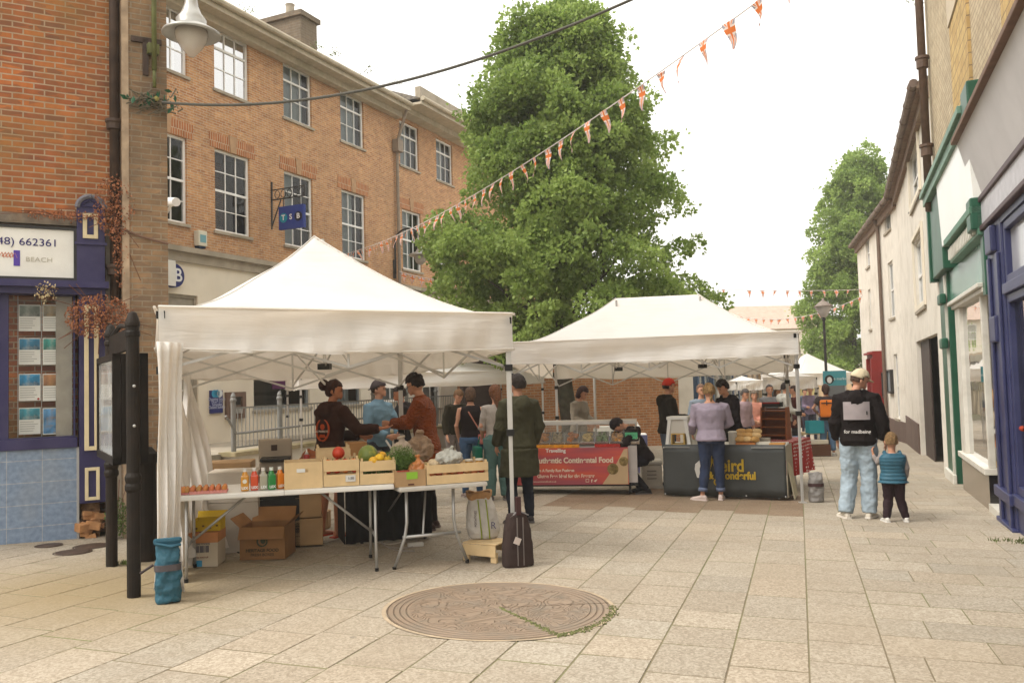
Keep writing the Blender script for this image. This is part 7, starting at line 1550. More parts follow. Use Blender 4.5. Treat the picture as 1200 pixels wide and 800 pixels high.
# egg trays
def eggtray(label,px0,px1,v,tint):
    u0,u1=uvp(F1_,px0,v),uvp(F1_,px1,v); r=put(F1_,'egg_tray',label,'egg tray',u0,v,z1,'pink pulp egg trays'); w=u1-u0; nx=6; ny=3; p=w/nx
    n1,n2=nx*8,ny*8; mb=MB(); vs=[(w*i/n1,p*ny*j/n2,.024-.018*math.cos(2*PI*i/8)*.5-.018*math.cos(2*PI*j/8)*.5+.0) for j in range(n2+1) for i in range(n1+1)]
    mb.add(vs,[(j*(n1+1)+i,j*(n1+1)+i+1,(j+1)*(n1+1)+i+1,(j+1)*(n1+1)+i) for j in range(n2) for i in range(n1)])
    mb.add([(w*i/n1,0,.024-.018*math.cos(2*PI*i/8)*.5-.009) for i in range(n1+1)]+[(w*i/n1,0,0.001) for i in range(n1+1)],[(i,i+1,n1+2+i,n1+1+i) for i in range(n1)])
    mb.build('tray',mat(srgb(*tint),.95,.1,20,.3,80,name='pulp'),r,smooth=True,fixn=False)
    for a in range(nx):
        for b in range(ny):
            e=empty('egg',F1_.w(u0+p*(a+.5),v+p*(b+.5),z1+.012),F1_.a,'brown egg sitting in a cup of the %s egg tray'%('right hand' if 'right' in label else 'left hand'),'egg','eggs in the '+('right' if 'right' in label else 'left')+' tray')
            mb=MB(); mb.loft([[Vector((math.sin(PI*i/9)*.0215*(1-.08*math.cos(PI*i/9+PI))*math.cos(2*PI*j/14),math.sin(PI*i/9)*.0215*math.sin(2*PI*j/14),.028*(1-math.cos(PI*i/9)))) for j in range(14)] for i in range(10)]); mb.build('shell',mat(srgb(random.choice([215,205,222]),random.choice([140,128,150]),random.choice([85,75,95])),.5,.06,name='egg_shell'),e,smooth=True)
eggtray('pink egg tray of brown eggs at right, near the bottles',221,266,.05,(222,150,140))
eggtray('pink egg tray of brown eggs at left under the curtain',197,220.5,.06,(210,130,125))
# behind table: dark crate with weighing scale, jacket, sauce bottle, trays
F5_=frame2(296,8.5,348,8.6); g5=G(*F5_.w(0,0,0).xy)
r=put(F5_,'black_crate_stand','tall stand of black plastic crates under the weighing scale','crate',0,0,g5); mb=MB()
for i in range(3): mb=MB(); box_open(mb,.46,.36,.24,.012,z0=.245*i); mb.build('crate_layer',M_BLACK,r)
mb=MB(); mb.box(0,.46,0,.36,.738,.76); mb.build('lid',mat((.03,.028,.025),.6,name='lid'),r)
zs5=P(320,547,8.5).z
r=put(F5_,'weighing_scale','beige market weighing scale with black tray and display','scale',.05,.05,g5+.761)
mb=MB(); mb.bbox((.17,.16,.05),(.30,.28,.10),b=.02); mb.bbox((.17,.26,.20),(.34,.06,.24),b=.02); mb.build('scale_body',flat(175,160,140),r); mb=MB(); mb.bbox((.18,.08,.125),(.30,.30,.03),b=.008); mb.box(.05,.31,.215,.228,.10,.13); mb.build('weigh_tray',M_BLACK,r); mb=MB(); mb.box(.13,.19,.222,.229,.20,.26); mb.build('display',flat(70,50,40),r)
r=put(F5_,'brown_jacket','brown leather jacket heaped on the boxes behind the wooden box','jacket',.55,.0,g5+.55)
mb=MB(); mb.tube([(-.22,0,.08),(-.08,.05,.20),(.05,0,.36),(.12,0,.30)],[.05,.09,.10,.05],10); mb.ell((.05,.0,.20),(.17,.14,.20),seg=12,rings=10); mb.tube([(.10,0,.34),(.17,.0,.15),(.12,0,0)],[.06,.07,.05],10); o=mb.build('leather',mat(srgb(140,75,35),.5,.3,6,.4,20,name='leather'),r); remesh(o,.015,.05,.10)
r=put(F5_,'crate_pile','cardboard crate pile that carries the brown jacket','boxes',.40,.0,g5); mb=MB(); mb.bbox((.15,.2,.14),(.28,.4,.27),b=.01); mb.bbox((.15,.2,.42),(.26,.38,.27),b=.01); mb.build('boxes',CARD,r)
r=put(F5_,'sauce_bottle','small red sauce bottle with a white cap behind the wooden box','bottle',uvp(F5_,359,0),-.20,g5+.74); 
r.location=P(359.5,546,7.85); mb=MB(); mb.lathe([(.030,0),(.032,.02),(.032,.09),(.024,.11)],12); mb.build('bottle_body',flat(150,40,40,.3),r,smooth=True); mb=MB(); mb.lathe([(.020,.11),(.008,.14),(.005,.165),(.001,.166)],10); mb.build('nozzle',flat(220,215,205),r,smooth=True)
for i,(px0,px1,Y,z0,h,l) in enumerate(((240,292,8.9,-1.35,.09,'flat cardboard tray lying on steps behind the eggs, topmost'),(247,296,8.6,-1.50,.12,'grey cardboard carton under the flat tray behind the eggs'),(243,300,8.3,-1.62,.30,'large white carton behind the egg table by the curtain'))):
    a=P(px0,560,Y); b=P(px1,560,Y); r=empty('carton',(a.x,a.y,0),R(10),l,'box'); w=b.x-a.x
    zz=P(px0,[553,572,590][i],Y).z; 
    mb=MB(); mb.bbox((w/2,.2,zz+h/2-.0),(w,.4,h),b=.008); mb.build('carton_body',[CARD,mat((.40,.34,.28),.9,name='grey_card'),flat(215,205,190)][i],r)
    if i==2: mb=MB(); g_=G(a.x,a.y); mb.box(0,w,0,.4,g_,zz-.002); mb.build('lower_half',flat(200,190,175),r)
# boxes beneath table 1
def carton(label,px0,px1,pyb,h,d,mt,rz=0,flaps=True,extra=None,name='cardboard_box',inside=None):
    a=gp(px0,pyb); b=P(px1,pyb,a.y+.0); w=(b.x-a.x); r=empty(name,a,rz,label,'box'); mb=MB(); box_open(mb,w,d,h,.005)
    body=mb.build('box_body',mt,r); mb=MB()
    if flaps:
        for (p0,p1,dr) in (((0,0),(w,0),(0,-1)),((0,d),(w,d),(0,1)),((0,0),(0,d),(-1,0)),((w,0),(w,d),(1,0))):
            mb=MB(); l=min(w,d)*.45; up_=.75 if dr[1] else .5; q=[Vector((p0[0],p0[1],h)),Vector((p1[0],p1[1],h)),Vector((p1[0]+dr[0]*l*.5,p1[1]+dr[1]*l*.35,h+l*up_*(1 if dr!=(0,-1) else .0)-(.0 if dr!=(0,-1) else l*.6))),Vector((p0[0]+dr[0]*l*.5,p0[1]+dr[1]*l*.35,h+l*up_*(1 if dr!=(0,-1) else .0)-(.0 if dr!=(0,-1) else l*.6)))]
            mb.add(q+[v+Vector((0,0,.004)) for v in q],[(0,1,2,3),(7,6,5,4),(0,4,5,1),(1,5,6,2),(2,6,7,3),(3,7,4,0)]); mb.build('flap',mt,r)
    return r,w
r,w=carton('brown cardboard box with a round globe print, open flaps, under the table',281,334,656,.30,.38,CARDD)
mb=MB(); mb.tube([(w/2+.045*math.cos(a),-.004,.17+.045*math.sin(a)) for a in np.linspace(0,2*PI,20)],.008,5,cap=False); mb.build('globe_print',flat(70,75,50),r); mb=MB(); mb.ell((w/2+.008,-.003,.175),(.025,.004,.03),seg=8,rings=6); mb.build('globe_print',flat(70,75,50),r)
text('HERITAGE FOOD',.040,flat(75,65,45),r,'lettering',(w/2,-.003,.085),bold=.001); text('FRESH BOXES',.036,flat(75,65,45),r,'lettering',(w/2,-.003,.045))
r,w=carton('white printed carton with a barcode and blue square under the table left end',217,254,665,.30,.30,flat(205,190,165),R(6),False)
mb=MB(); mb.box(-.004,w+.004,-.004,.302,.215,.305); mb.build('orange_band',mat(srgb(205,140,90),.8,name='band'),r)
mb=MB(); 
for i in range(14): mb.box(w*.25+.010*i,w*.25+.010*i+random.choice([.003,.006]),-.0045,-.001,.13,.19)
mb.build('barcode',flat(60,60,90),r); mb=MB(); mb.box(w*.35,w*.52,-.0045,-.001,.005,.06); mb.build('blue_square',flat(60,150,190),r); text('FROZEN FOODS',.024,flat(90,80,90),r,'lettering',(w*.45,-.003,.205)); text('THIS WAY UP',.02,flat(150,90,80),r,'lettering',(w*.5,-.003,.085))
a=gp(217,665); r=empty('yellow_box',(a.x+.04,a.y+.06,a.z+.309),R(6),'open yellow fruit carton on top of the white printed carton','box'); mb=MB(); box_open(mb,.25,.2,.10,.004); mb.build('box_body',flat(215,180,30),r); mb=MB(); mb.add([(0,.2,.1),(.25,.2,.1),(.26,.26,.15),(-.01,.26,.15)],[(0,1,2,3)]); mb.build('flap',flat(215,180,30),r); mb=MB(); 
for i in range(4): mb.box(.03+.06*i,.05+.06*i,-.003,-.0,.02+.02*(i%2),.035+.02*(i%2)); 
mb.build('print_marks',flat(110,80,30),r)
a=gp(262,640); r=empty('white_plastic_tub',a+Vector((.0,.25,0)),R(5),'translucent white plastic tub between the two boxes under the table','tub'); mb=MB(); mb.bbox((.13,.12,.20),(.30,.26,.40),b=.03); mb.build('tub_body',flat(215,205,185),r); mb=MB(); mb.tube([(.05,-.02,.40),(.05,-.03,.25),(.18,-.03,.24),(.19,-.02,.38)],.008,6); mb.build('handle',M_BLACK,r)
mb=MB(); mb.box(.19,.27,-.015,-.011,.15,.30); mb.build('dark_label',flat(60,40,45),r)
a=gp(332,622); r=empty('grey_storage_box',a+Vector((0,.3,0)),R(5),'grey plastic storage box with papers stacked on its lid','box'); mb=MB(); mb.bbox((.16,.18,.14),(.34,.34,.26),b=.02); mb.build('box_body',mat((.16,.13,.12),.5,name='grey_plastic'),r); mb=MB(); mb.bbox((.16,.18,.275),(.37,.36,.025),b=.006); mb.build('lid',flat(165,155,145),r)
mb=MB(); [mb.bbox((.14+.01*i,.16,.296+.016*i),(.24,.2,.014),b=.002) for i in range(4)]; mb.build('papers',flat(190,180,165),r)
a=gp(374,626); r=empty('cream_drum','',0) if False else empty('small_wooden_stool',a+Vector((-.13,.35,0)),0,'small wooden box behind the bare legged stallholder feet','box'); mb=MB(); mb.bbox((.06,.1,.1),(.18,.16,.2),b=.01); mb.build('box_body',CARD,r)
# cables on the ground
def cable(label,pts,rad,col):
    w_=[gp(*p)+Vector((0,0,rad)) for p in pts]; sm=[]
    for i in range(len(w_)-1):
        for t in np.linspace(0,1,8,endpoint=False):
            p0=w_[max(0,i-1)];p1=w_[i];p2=w_[i+1];p3=w_[min(len(w_)-1,i+2)]; sm.append(.5*((2*p1)+(p2-p0)*t+(2*p0-5*p1+4*p2-p3)*t*t+(3*p1-p0-3*p2+p3)*t**3))
    sm.append(w_[-1]); o=sm[0].copy(); mb=MB(); mb.tube([q-o for q in sm],rad,6); ob=mb.build('power_cable',flat(*col),smooth=True); ob.location=o; tag(ob,label,'cable')
cable('white power cable snaking across the paving under the tables',[(262,646),(285,640),(330,638),(372,637),(400,630),(412,625),(432,632),(455,638),(475,634)],.006,(215,205,190))
cable('black power cable loop beside the white carton',[(255,650),(268,645),(280,648)],.007,(25,22,20))
cable('grey coiled cable below the second folding table',[(440,628),(452,640),(478,642),(490,636),(470,630),(448,634),(460,644),(486,646)],.006,(170,160,150))
r=empty('plug_socket',gp(487,640),R(20),'white extension socket on the ground under second table','socket'); mb=MB(); mb.bbox((0,0,.02),(.16,.06,.04),b=.01); mb.build('socket_body',flat(225,220,210),r)
# on table 2
z2=zt2_+.001
a,b=uvp(F2_,464,.04),uvp(F2_,499,.04); r=put(F2_,'cardboard_tray','brown cardboard produce box with lime green label','box',a,.04,z2); mb=MB(); box_open(mb,b-a,.34,.145,.005); mb.build('box_body',CARD,r); mb=MB(); mb.box((b-a)*.35,(b-a)*.72,-.004,-.001,.065,.125); mb.build('green_label',flat(150,200,60),r); mb=MB(); mb.box(.01,(b-a)*.45,-.004,-.001,.134,.145); mb.build('red_print',flat(170,60,50),r); mb=MB(); mb.box((b-a)*.4,(b-a)*.6,-.004,-.001,.012,.024); mb.build('hand_slot',flat(80,30,20),r)
a2=uvp(F2_,500,.04); b2=uvp(F2_,572,.04); slat_crate(F2_,'wide slatted crate with plastic bag on top at the table end',a2,.03,z2,b2-a2,.36,.19,1)
for i in range(16): fruit(F2_,'red_onion','onion in the wide slatted crate','onion',a2+.05+(b2-a2-.1)*((i%8)/7),.08+.10*(i//8),z2+.05+.02*(i%2),.030,[(200,110,50),(190,70,40),(215,150,90)][i%3],'onions in the wide crate',stem=False)
# dill bunch
c_=F2_.w(uvp(F2_,470,.2),.2,z2+.02); r=empty('dill_bunch',c_,F2_.a,'large bunch of feathery green dill standing in the cardboard box','herbs')
mb=MB()
for i in range(1000):
    a=random.random()*2*PI; sp=random.random()**.6; l=random.uniform(.20,.34)*(1-.25*sp*sp); tip=Vector((sp*.16*math.cos(a),sp*.12*math.sin(a),l)); 
    for k in range(5):
        q=tip*(.45+.13*k); d=Vector((random.gauss(0,.02),random.gauss(0,.02),random.gauss(.008,.012))); w_=.003
        mb.add([q+Vector((-w_,0,0)),q+Vector((w_,0,0)),q+d+Vector((w_*.3,0,0)),q+d-Vector((w_*.3,0,0))],[(0,1,2,3)])
mb.build('fronds',mat((.10,.17,.035),.9,.45,30,0,name='dill_green'),r)
mb=MB()
for i in range(40): a=random.random()*2*PI; sp=random.random()**.6; mb.tube([(.02*math.cos(a),.02*math.sin(a),0),(sp*.12*math.cos(a),sp*.10*math.sin(a),.24)],.002,4)
mb.build('stems',mat((.13,.20,.06),.9,name='stem'),r)
def blob_bag(fr,name,label,px,v,z,w,h,col,rough=.35,alpha=None,n=2,disp=.05,cat='bag',d=None):
    r=put(fr,name,label,cat,uvp(fr,px,v),v,z); mb=MB(); mb.ell((0,0,h*.42),(w/2,(d or w*.7)/2,h*.42),seg=18,rings=12); mb.tube([(0,0,h*.7),(.01,0,h*.9),(.0,0,h)],[w*.2,w*.08,w*.18],10)
    m_,t_,b_=nt('plastic'); N=t_.nodes; L=t_.links; b_.inputs['Base Color'].default_value=srgb(*col)+(1,); b_.inputs['Roughness'].default_value=rough; 
    if alpha: b_.inputs['Alpha'].default_value=alpha
    nn=N.new('ShaderNodeTexNoise'); nn.inputs['Scale'].default_value=14; nn.inputs['Distortion'].default_value=1.5; tc=N.new('ShaderNodeTexCoord'); L.new(tc.outputs['Object'],nn.inputs['Vector']); bp=N.new('ShaderNodeBump'); bp.inputs['Strength'].default_value=.8; bp.inputs['Distance'].default_value=.02; L.new(nn.outputs['Fac'],bp.inputs['Height']); L.new(bp.outputs[0],b_.inputs['Normal'])
    o=mb.build('bag_skin',m_,r); remesh(o,.010,disp,.06,1); return r
blob_bag(F2_,'carrot_bag','net bag of orange carrots with pale knot beside the dill',489,.14,z2+.02,.16,.24,(205,130,70))
blob_bag(F2_,'celery_bag','green tinted bag of celery hearts right of the carrots',500,.12,z2+.02,.11,.17,(165,165,95))
blob_bag(F2_,'plastic_bag','crumpled white plastic bag on the wide slatted crate',527,.14,z2+.15,.26,.16,(205,205,195),alpha=.85,disp=.07)
blob_bag(F2_,'small_plastic_bag','small pale bag tucked at left of the wide crate',511,.16,z2+.14,.16,.09,(215,190,150))
blob_bag(F2_,'bread_bag','clear bag of brown bread rolls high behind the dill',492,.75,z2+.14,.30,.30,(170,140,110),alpha=.8,disp=.08)
blob_bag(F2_,'pale_paper_bag','pale paper bag of loaves left behind the dill bunch',471,.7,z2+.12,.22,.28,(200,180,160),disp=.06)
for i,px in enumerate((550,562)):
    r=put(F2_,'jam_jar','glass jar with white lid at %s in the wide crate'%('right' if i else 'left'),'jar',uvp(F2_,px,.12),.12,z2+.10); mb=MB(); mb.lathe([(.001,0),(.032,.0),(.034,.02),(.034,.075),(.030,.085)],16); mb.build('jar_glass',flat(190,140,60,.2),r,smooth=True); mb=MB(); mb.lathe([(.036,.085),(.036,.10),(.001,.10)],16); mb.build('lid',flat(225,215,195),r)
# things on the black table
z3=zt3_+.01
for i,(px0,px1,v,z0,h,c,l) in enumerate(((409,431,.25,.14,.15,(190,140,85),'tan cardboard box stacked above the black table'),(413,431,.2,0,.135,(120,55,30),'dark red brown box beneath the tan one on black cloth'),(434,452,.1,.10,.085,(165,145,130),'grey carton on top of the blue crate'),(438,462,.05,0,.098,(75,85,140),'blue plastic crate on the black table left of the dill'))):
    u0,u1=uvp(F3_,px0,v),uvp(F3_,px1,v); r=put(F3_,'blue_crate' if i==3 else 'carton',l,'crate' if i==3 else 'box',u0,v,z3+z0); mb=MB(); mb.bbox(((u1-u0)/2,.14,h/2),(u1-u0,.28,h),b=.006); mb.build('box_body',flat(*c),r)
    if i==0: mb=MB(); mb.box((u1-u0)*.72,(u1-u0)*.95,-.003,0,h*.3,h*.7); mb.build('label',flat(225,220,215),r)
r=put(F3_,'teal_packet','teal packet lying on dark box by the melon','packet',uvp(F3_,418,.1),.05,z3+.0); mb=MB(); mb.bbox((.05,.0,.02),(.14,.10,.035),b=.01); mb.build('packet_body',flat(60,130,125),r)
r=put(F3_,'long_knife','long pale handled blade leaning beside the dill','knife',uvp(F3_,452,.0),-.05,z3+.10); mb=MB(); mb.bar((0,0,.22),(.14,0,.0),.014,.02); mb.build('blade',flat(225,222,215),r)
# ---------------------------------------------------------------- weights, sack, pallet
def dry_bag(loc,rz,label,h,w,col,strap,fold=True,taper=.85):
    r=empty('weight_bag',loc,rz,label,'weight bag'); mb=MB(); rg=[]
    for t,s_,d_ in ((0,.86,.8),(.04,1,1),(.5,1.0,.95),(.75,.98,.8),(.9,taper+.1,.5),(1,taper+.15,.28)):
        rg.append([Vector((w/2*s_*math.copysign(abs(math.cos(a))**.7,math.cos(a)),w*.36*d_*math.copysign(abs(math.sin(a))**.7,math.sin(a)),h*t)) for a in [2*PI*j/24 for j in range(24)]])
    mb.loft(rg); o=mb.build('bag_body',mat(srgb(*col),.6,.15,5,.6,18,name='coated_cloth',spec=.4,bdist=.03),r); remesh(o,.010,.045,.09)
    mb=MB(); z=h*.58; mb.loft([[Vector((w/2*1.06*math.copysign(abs(math.cos(a))**.7,math.cos(a)),w*.38*math.copysign(abs(math.sin(a))**.7,math.sin(a)),z+dz)) for a in [2*PI*j/24 for j in range(24)]] for dz in (-.022,.022)]); mb.build('strap',flat(*strap),r)
    return r
lb_=gp(197,706); r=dry_bag(lb_,R(22),'bright blue roll-top weight bag with grey strap at tent leg',.46,.18,(40,92,110),(85,78,80))
mb=MB(); mb.bbox((0,-.01,.46),(.20,.045,.045),b=.02); mb.tube([(-.09,-.03,.45),(.03,-.05,.42),(.09,-.03,.43)],.012,6); mb.build('rolled_top',mat(srgb(38,86,104),.6,.15,name='rolled'),r); mb=MB(); mb.bar((-.10,0,.29),(-.19,-.02,.24),.03,.012); mb.build('strap_end',flat(60,50,50),r)
lb_=gp(607,663); r=empty('weight_bag',lb_,R(22),'dark charcoal weight bag with a white tag strapped round front tent pole','weight bag')
mb=MB(); rg=[]
for t,s_ in ((0,.98),(.03,1),(.4,.98),(.75,.82),(.95,.66),(1,.62)): rg.append([Vector((.145*s_*math.copysign(abs(math.cos(a))**.6,math.cos(a)),.075*s_*math.copysign(abs(math.sin(a))**.6,math.sin(a)),.47*t)) for a in [2*PI*j/28 for j in range(28)]])
mb.loft(rg); o=mb.build('bag_body',mat(srgb(62,48,44),.85,.15,6,.4,20,name='charcoal_cloth',bdist=.02),r); remesh(o,.012,.012,.08)
for x in (-.028,.028): mb=MB(); mb.box(x-.004,x+.004,-.083,-.072,.02,.44); mb.build('piping',flat(120,110,105),r)
mb=MB(); mb.bar((-.07,-.03,.44),(.0,-.04,.50),.02,.01); mb.bar((.0,-.04,.50),(.10,-.03,.45),.02,.01); mb.build('top_strap',flat(150,145,145),r)
M4=Matrix.Translation((-.035,-.088,.24))@Matrix.Rotation(R(25),4,'Y'); mb=MB(); mb.box(-.03,.03,-.004,0,-.03,.03,M4); mb.build('tag',flat(215,200,190),r)
mb=MB(); mb.box(-.022,.022,-.06,-.02,.46,.62); mb.build('brown_sleeve',mat((.05,.02,.02),.7,name='sleeve'),r)
lb_=gp(957,588); r=dry_bag(lb_,R(-8),'pale grey roll-top weight bag on the right leg of the wide tent',.42,.20,(150,145,140),(70,45,45))
# pallet crate with sack
pl=frame2(540,0,540,0) if False else None
a=gp(543,656); b=gp(588,661); r=empty('wooden_pallet',a,math.atan2(b.y-a.y,b.x-a.x),'low pale pine pallet stool carrying the potato sack','pallet'); w=.36;d=.30
for x in (0,w-.06): mb=MB(); mb.box(x,x+.06,0,.03,0,.09); mb.box(x,x+.06,d-.03,d,0,.09); mb.build('foot_block',WOOD,r)
mb=MB(); mb.box(0,w,-.012,-.001,.055,.155); mb.build('front_board',WOOD,r,bevel=.002); mb=MB(); mb.box(0,w,d+.001,d+.012,.055,.155); mb.build('back_board',WOOD,r)
for i in range(4): mb=MB(); mb.box(0,w,.0+i*.078,.065+i*.078,.157,.169); mb.build('top_slat',WOOD,r,bevel=.002)
s0=Vector(r.location)+Vector((.19,.17,.170)); r=empty('potato_sack',s0,R(10),'white paper potato sack with yellow green stripes and rolled brown top','sack')
mb=MB(); rg=[]
for t,s_ in ((0,.80),(.05,.95),(.25,1.06),(.5,1.0),(.75,.88),(.92,.72),(1,.70)): rg.append([Vector((-.03*t+.15*s_*math.copysign(abs(math.cos(a))**.8,math.cos(a)),.11*s_*math.copysign(abs(math.sin(a))**.8,math.sin(a)),.40*t)) for a in [2*PI*j/28 for j in range(28)]])
mb.loft(rg); o=mb.build('sack_paper',mat(srgb(205,198,188),.7,.1,8,.6,22,name='sack_paper',bdist=.02),r); remesh(o,.011,.020,.05,1)
mb=MB(); rg=[]
for t,s_ in ((.37,.80),(.40,.90),(.44,.92),(.43,.78)): rg.append([Vector((-.035+.135*s_*(1+.06*math.sin(5*a))*math.cos(a),.105*s_*(1+.06*math.sin(7*a))*math.sin(a),t+.012*math.sin(3*a))) for a in [2*PI*j/40 for j in range(40)]])
mb.loft(rg,cap=False); mb.build('rolled_brown_top',mat((.36,.20,.09),.9,.2,10,.5,name='kraft'),r,smooth=True)
for x in (-.045,.03):
    mb=MB(); mb.tube([(x-.03*t+.01,-.125*sc_-.004,.40*t) for t,sc_ in ((.03,.92),(.2,1.05),(.4,1.04),(.6,.96),(.8,.86),(.93,.75))],.006,4); mb.build('stripe',flat(150,165,50),r)
text('R',.09,flat(110,105,125),r,'print',(.075,-.125,.13),rot=(PI/2,0,-.4)); text('POTATOES',.03,flat(130,120,120),r,'print',(-.09,-.115,.2),rot=(PI/2,-PI/2,-.6))
# ================================================================ continental food counter
F6=frame2(606,13.15,748,12.85); g6=G(*F6.w(.9,0,0).xy); L6=F6.L
zb0=P(690,567,13).z; zb1=P(690,524,13).z; zg1=P(690,496,13.2).z
r=put(F6,'food_counter','glass fronted food counter with red Continental Food banner','counter',0,0,0)
mb=MB(); mb.box(0,L6,.03,.75,zb0+.02,zb1+.02); mb.build('counter_body',mat((.42,.38,.35),.5,.1,name='counter_metal'),r)
bm_,t_,b_=nt('red_banner'); N=t_.nodes; L=t_.links; tc=N.new('ShaderNodeTexCoord'); mp=N.new('ShaderNodeMapping'); mp.inputs['Scale'].default_value=(.5,1,3.2); L.new(tc.outputs['Object'],mp.inputs[0]); nn=N.new('ShaderNodeTexNoise'); nn.inputs['Scale'].default_value=1.6; nn.inputs['Detail'].default_value=2; L.new(mp.outputs[0],nn.inputs['Vector']); cr=N.new('ShaderNodeValToRGB'); e=cr.color_ramp.elements; e[0].position=.38; e[0].color=srgb(165,75,85)+(1,); e[1].position=.62; e[1].color=srgb(215,90,60)+(1,); e2=cr.color_ramp.elements.new(.5); e2.color=srgb(195,75,72)+(1,); L.new(nn.outputs['Fac'],cr.inputs[0]); L.new(cr.outputs[0],b_.inputs['Base Color']); b_.inputs['Roughness'].default_value=.5
ub_=uvp(F6,737,0); mb=MB(); mb.box(.0,ub_,-.03,-.018,zb0,zb1); bn=mb.build('banner',bm_,r)
hh=zb1-zb0; W_=flat(235,215,190)
text('Authentic Continental Food',hh*.205,W_,bn,'lettering',(uvp(F6,719.5,0),-.033,zb0+hh*.66),align='RIGHT',bold=.004,xs=.93)
text('Travelling',hh*.14,flat(240,235,225),bn,'lettering',(uvp(F6,664,0),-.033,zb0+hh*.93),align='RIGHT',bold=.002)
text('Run A Family Run Business',hh*.105,W_,bn,'lettering',(uvp(F6,673.5,0),-.033,zb0+hh*.39),align='RIGHT',bold=.002,xs=.93)
text('Gluten Free Ideal for the Freezer',hh*.13,W_,bn,'lettering',(uvp(F6,697,0),-.033,zb0+hh*.235),align='RIGHT',bold=.002,xs=.90)
text('www.continentalfood.co.uk',hh*.06,W_,bn,'lettering',(uvp(F6,652,0),-.033,zb0+hh*.09),align='RIGHT')
text('f',hh*.11,W_,bn,'icon',(uvp(F6,693.5,0),-.033,zb0+hh*.1),bold=.003)
mb=MB(); x=uvp(F6,688.5,0); frame_bars(mb,x-.025,x+.025,zb0+hh*.07,zb0+hh*.07+.05,.006,-.035,-.031); mb.build('icon',W_,bn); mb=MB(); x=uvp(F6,698,0); mb.prism([(x-.03,zb0+hh*.1),(x,zb0+hh*.07),(x+.03,zb0+hh*.15),(x,zb0+hh*.13)],-.035,-.031,lambda a,z,q:(a,q,z)); mb.build('icon',W_,bn)
mb=MB(); mb.prism([(uvp(F6,706,0),zb0+.005),(ub_-.01,zb0+.005),(ub_-.005,zb1-.02),(ub_-.06,zb1-.03),(uvp(F6,722,0),zb0+hh*.52)],-.034,-.0305,lambda a,z,q:(a,q,z)); mb.build('cream_shape',flat(205,175,135),bn)
for px,zz,rr_ in ((721,.42,.085),(734,.62,.07)):
    x=uvp(F6,px,0)-.03; z=zb0+hh*zz; mb=MB(); mb.prism([(x+rr_*math.cos(a),z+rr_*math.sin(a)) for a in np.linspace(0,2*PI,20,endpoint=False)],-.039,-.0345,lambda a,z,q:(a,q,z)); mb.build('dish_picture',mat(srgb(120,100,55),.7,.5,22,0,name='dish',dirt=srgb(190,165,110),dscale=14,damt=.9),bn)
# legs, glass, top
for x in (.1,L6-.12):
    mb=MB(); mb.box(x-.02,x+.02,.05,.09,g6+.06,zb0+.02); mb.box(x-.02,x+.02,.6,.64,g6+.06,zb0+.02); mb.build('leg',M_BLACK,r); mb=MB(); mb.tube([(x-.02,.07,g6+.04),(x+.02,.07,g6+.04)],.04,12); mb.build('castor',M_BLACK,r)
mb=MB(); mb.box(0,L6,.05,.7,g6+.12,g6+.15); mb.build('lower_shelf',M_BLACK,r)
gl=glass('counter_glass',(.9,.92,.9),1.0)
mb=MB(); mb.add([(0,-.0,zb1+.06),(L6,-.0,zb1+.06),(L6,.28,zg1),(0,.28,zg1)],[(0,1,2,3)]); mb.add([(L6,0,zb1+.06),(L6,.75,zb1+.06),(L6,.75,zg1),(L6,.28,zg1)],[(0,1,2,3)]); mb.build('glass_front',gl,r)
mb=MB(); mb.box(0,L6,.28,.75,zg1,zg1+.035); mb.box(0,L6,.27,.285,zg1-.02,zg1+.03); mb.build('top_shelf',mat((.55,.52,.48),.4,.05,name='counter_top'),r)
for x in (0,L6*.5,L6-.02): mb=MB(); mb.box(x,x+.02,.26,.28,zb1+.06,zg1); mb.build('glass_post',M_STEEL,r)
# food trays
dish=[(200,130,60),(170,150,120),(190,110,50),(210,180,120),(120,140,100),(205,140,60),(215,190,150)]
k=uvp(F6,628,0); i=0; pt=(uvp(F6,752,0)-k)/7
for i in range(7):
    q=put(F6,'food_tray',['steel tray of orange curry furthest left','steel tray of grey olives with orange pieces','steel tray of golden pastries, third along','steel tray of pale cheese, middle of counter','steel tray of stuffed green vine leaves','steel tray of yellow peppers next to last','steel tray of creamy dip nearest the green sign'][i],'tray',k+pt*i,.04,zb1+.04,'food trays behind the counter glass'); q.rotation_euler.x=.42
    mb=MB(); box_open(mb,pt*.93,.34,.05,.006); mb.build('steel_tray',mat((.6,.58,.55),.25,.05,metal=.8,name='steel'),q)
    mb=MB(); 
    for _ in range(26): x,y=random.uniform(.04,pt*.93-.04),random.uniform(.04,.30); s_=random.uniform(.02,.035); mb.ell((x,y,.035+random.random()*.02),(s_,s_,s_*.8),seg=7,rings=5)
    mb.build('food',mat(srgb(*dish[i]),.5,.5,25,name='food'),q)
for c_,x0,x1,l in (((225,150,30),620,680,'row of yellow price strip along the counter edge'),((185,45,35),698,728,'red price strip at right end of the counter edge')):
    a,b=uvp(F6,x0,0),uvp(F6,x1,0); q=put(F6,'price_strip',l,'price strip',a,-.015,zb1+.003); mb=MB(); mb.box(0,b-a,0,.01,0,.05); mb.build('strip',mat(srgb(*c_),.5,.3,20,name='strip'),q)
q=put(F6,'green_notice','small mint green notice inside the counter glass','notice',uvp(F6,734,.02),.02,zb1+.12); mb=MB(); mb.box(0,.19,0,.006,0,.10); mb.build('card',flat(90,180,130),q); text('OPEN',.05,flat(60,130,95),q,'lettering',(.095,-.002,.05))
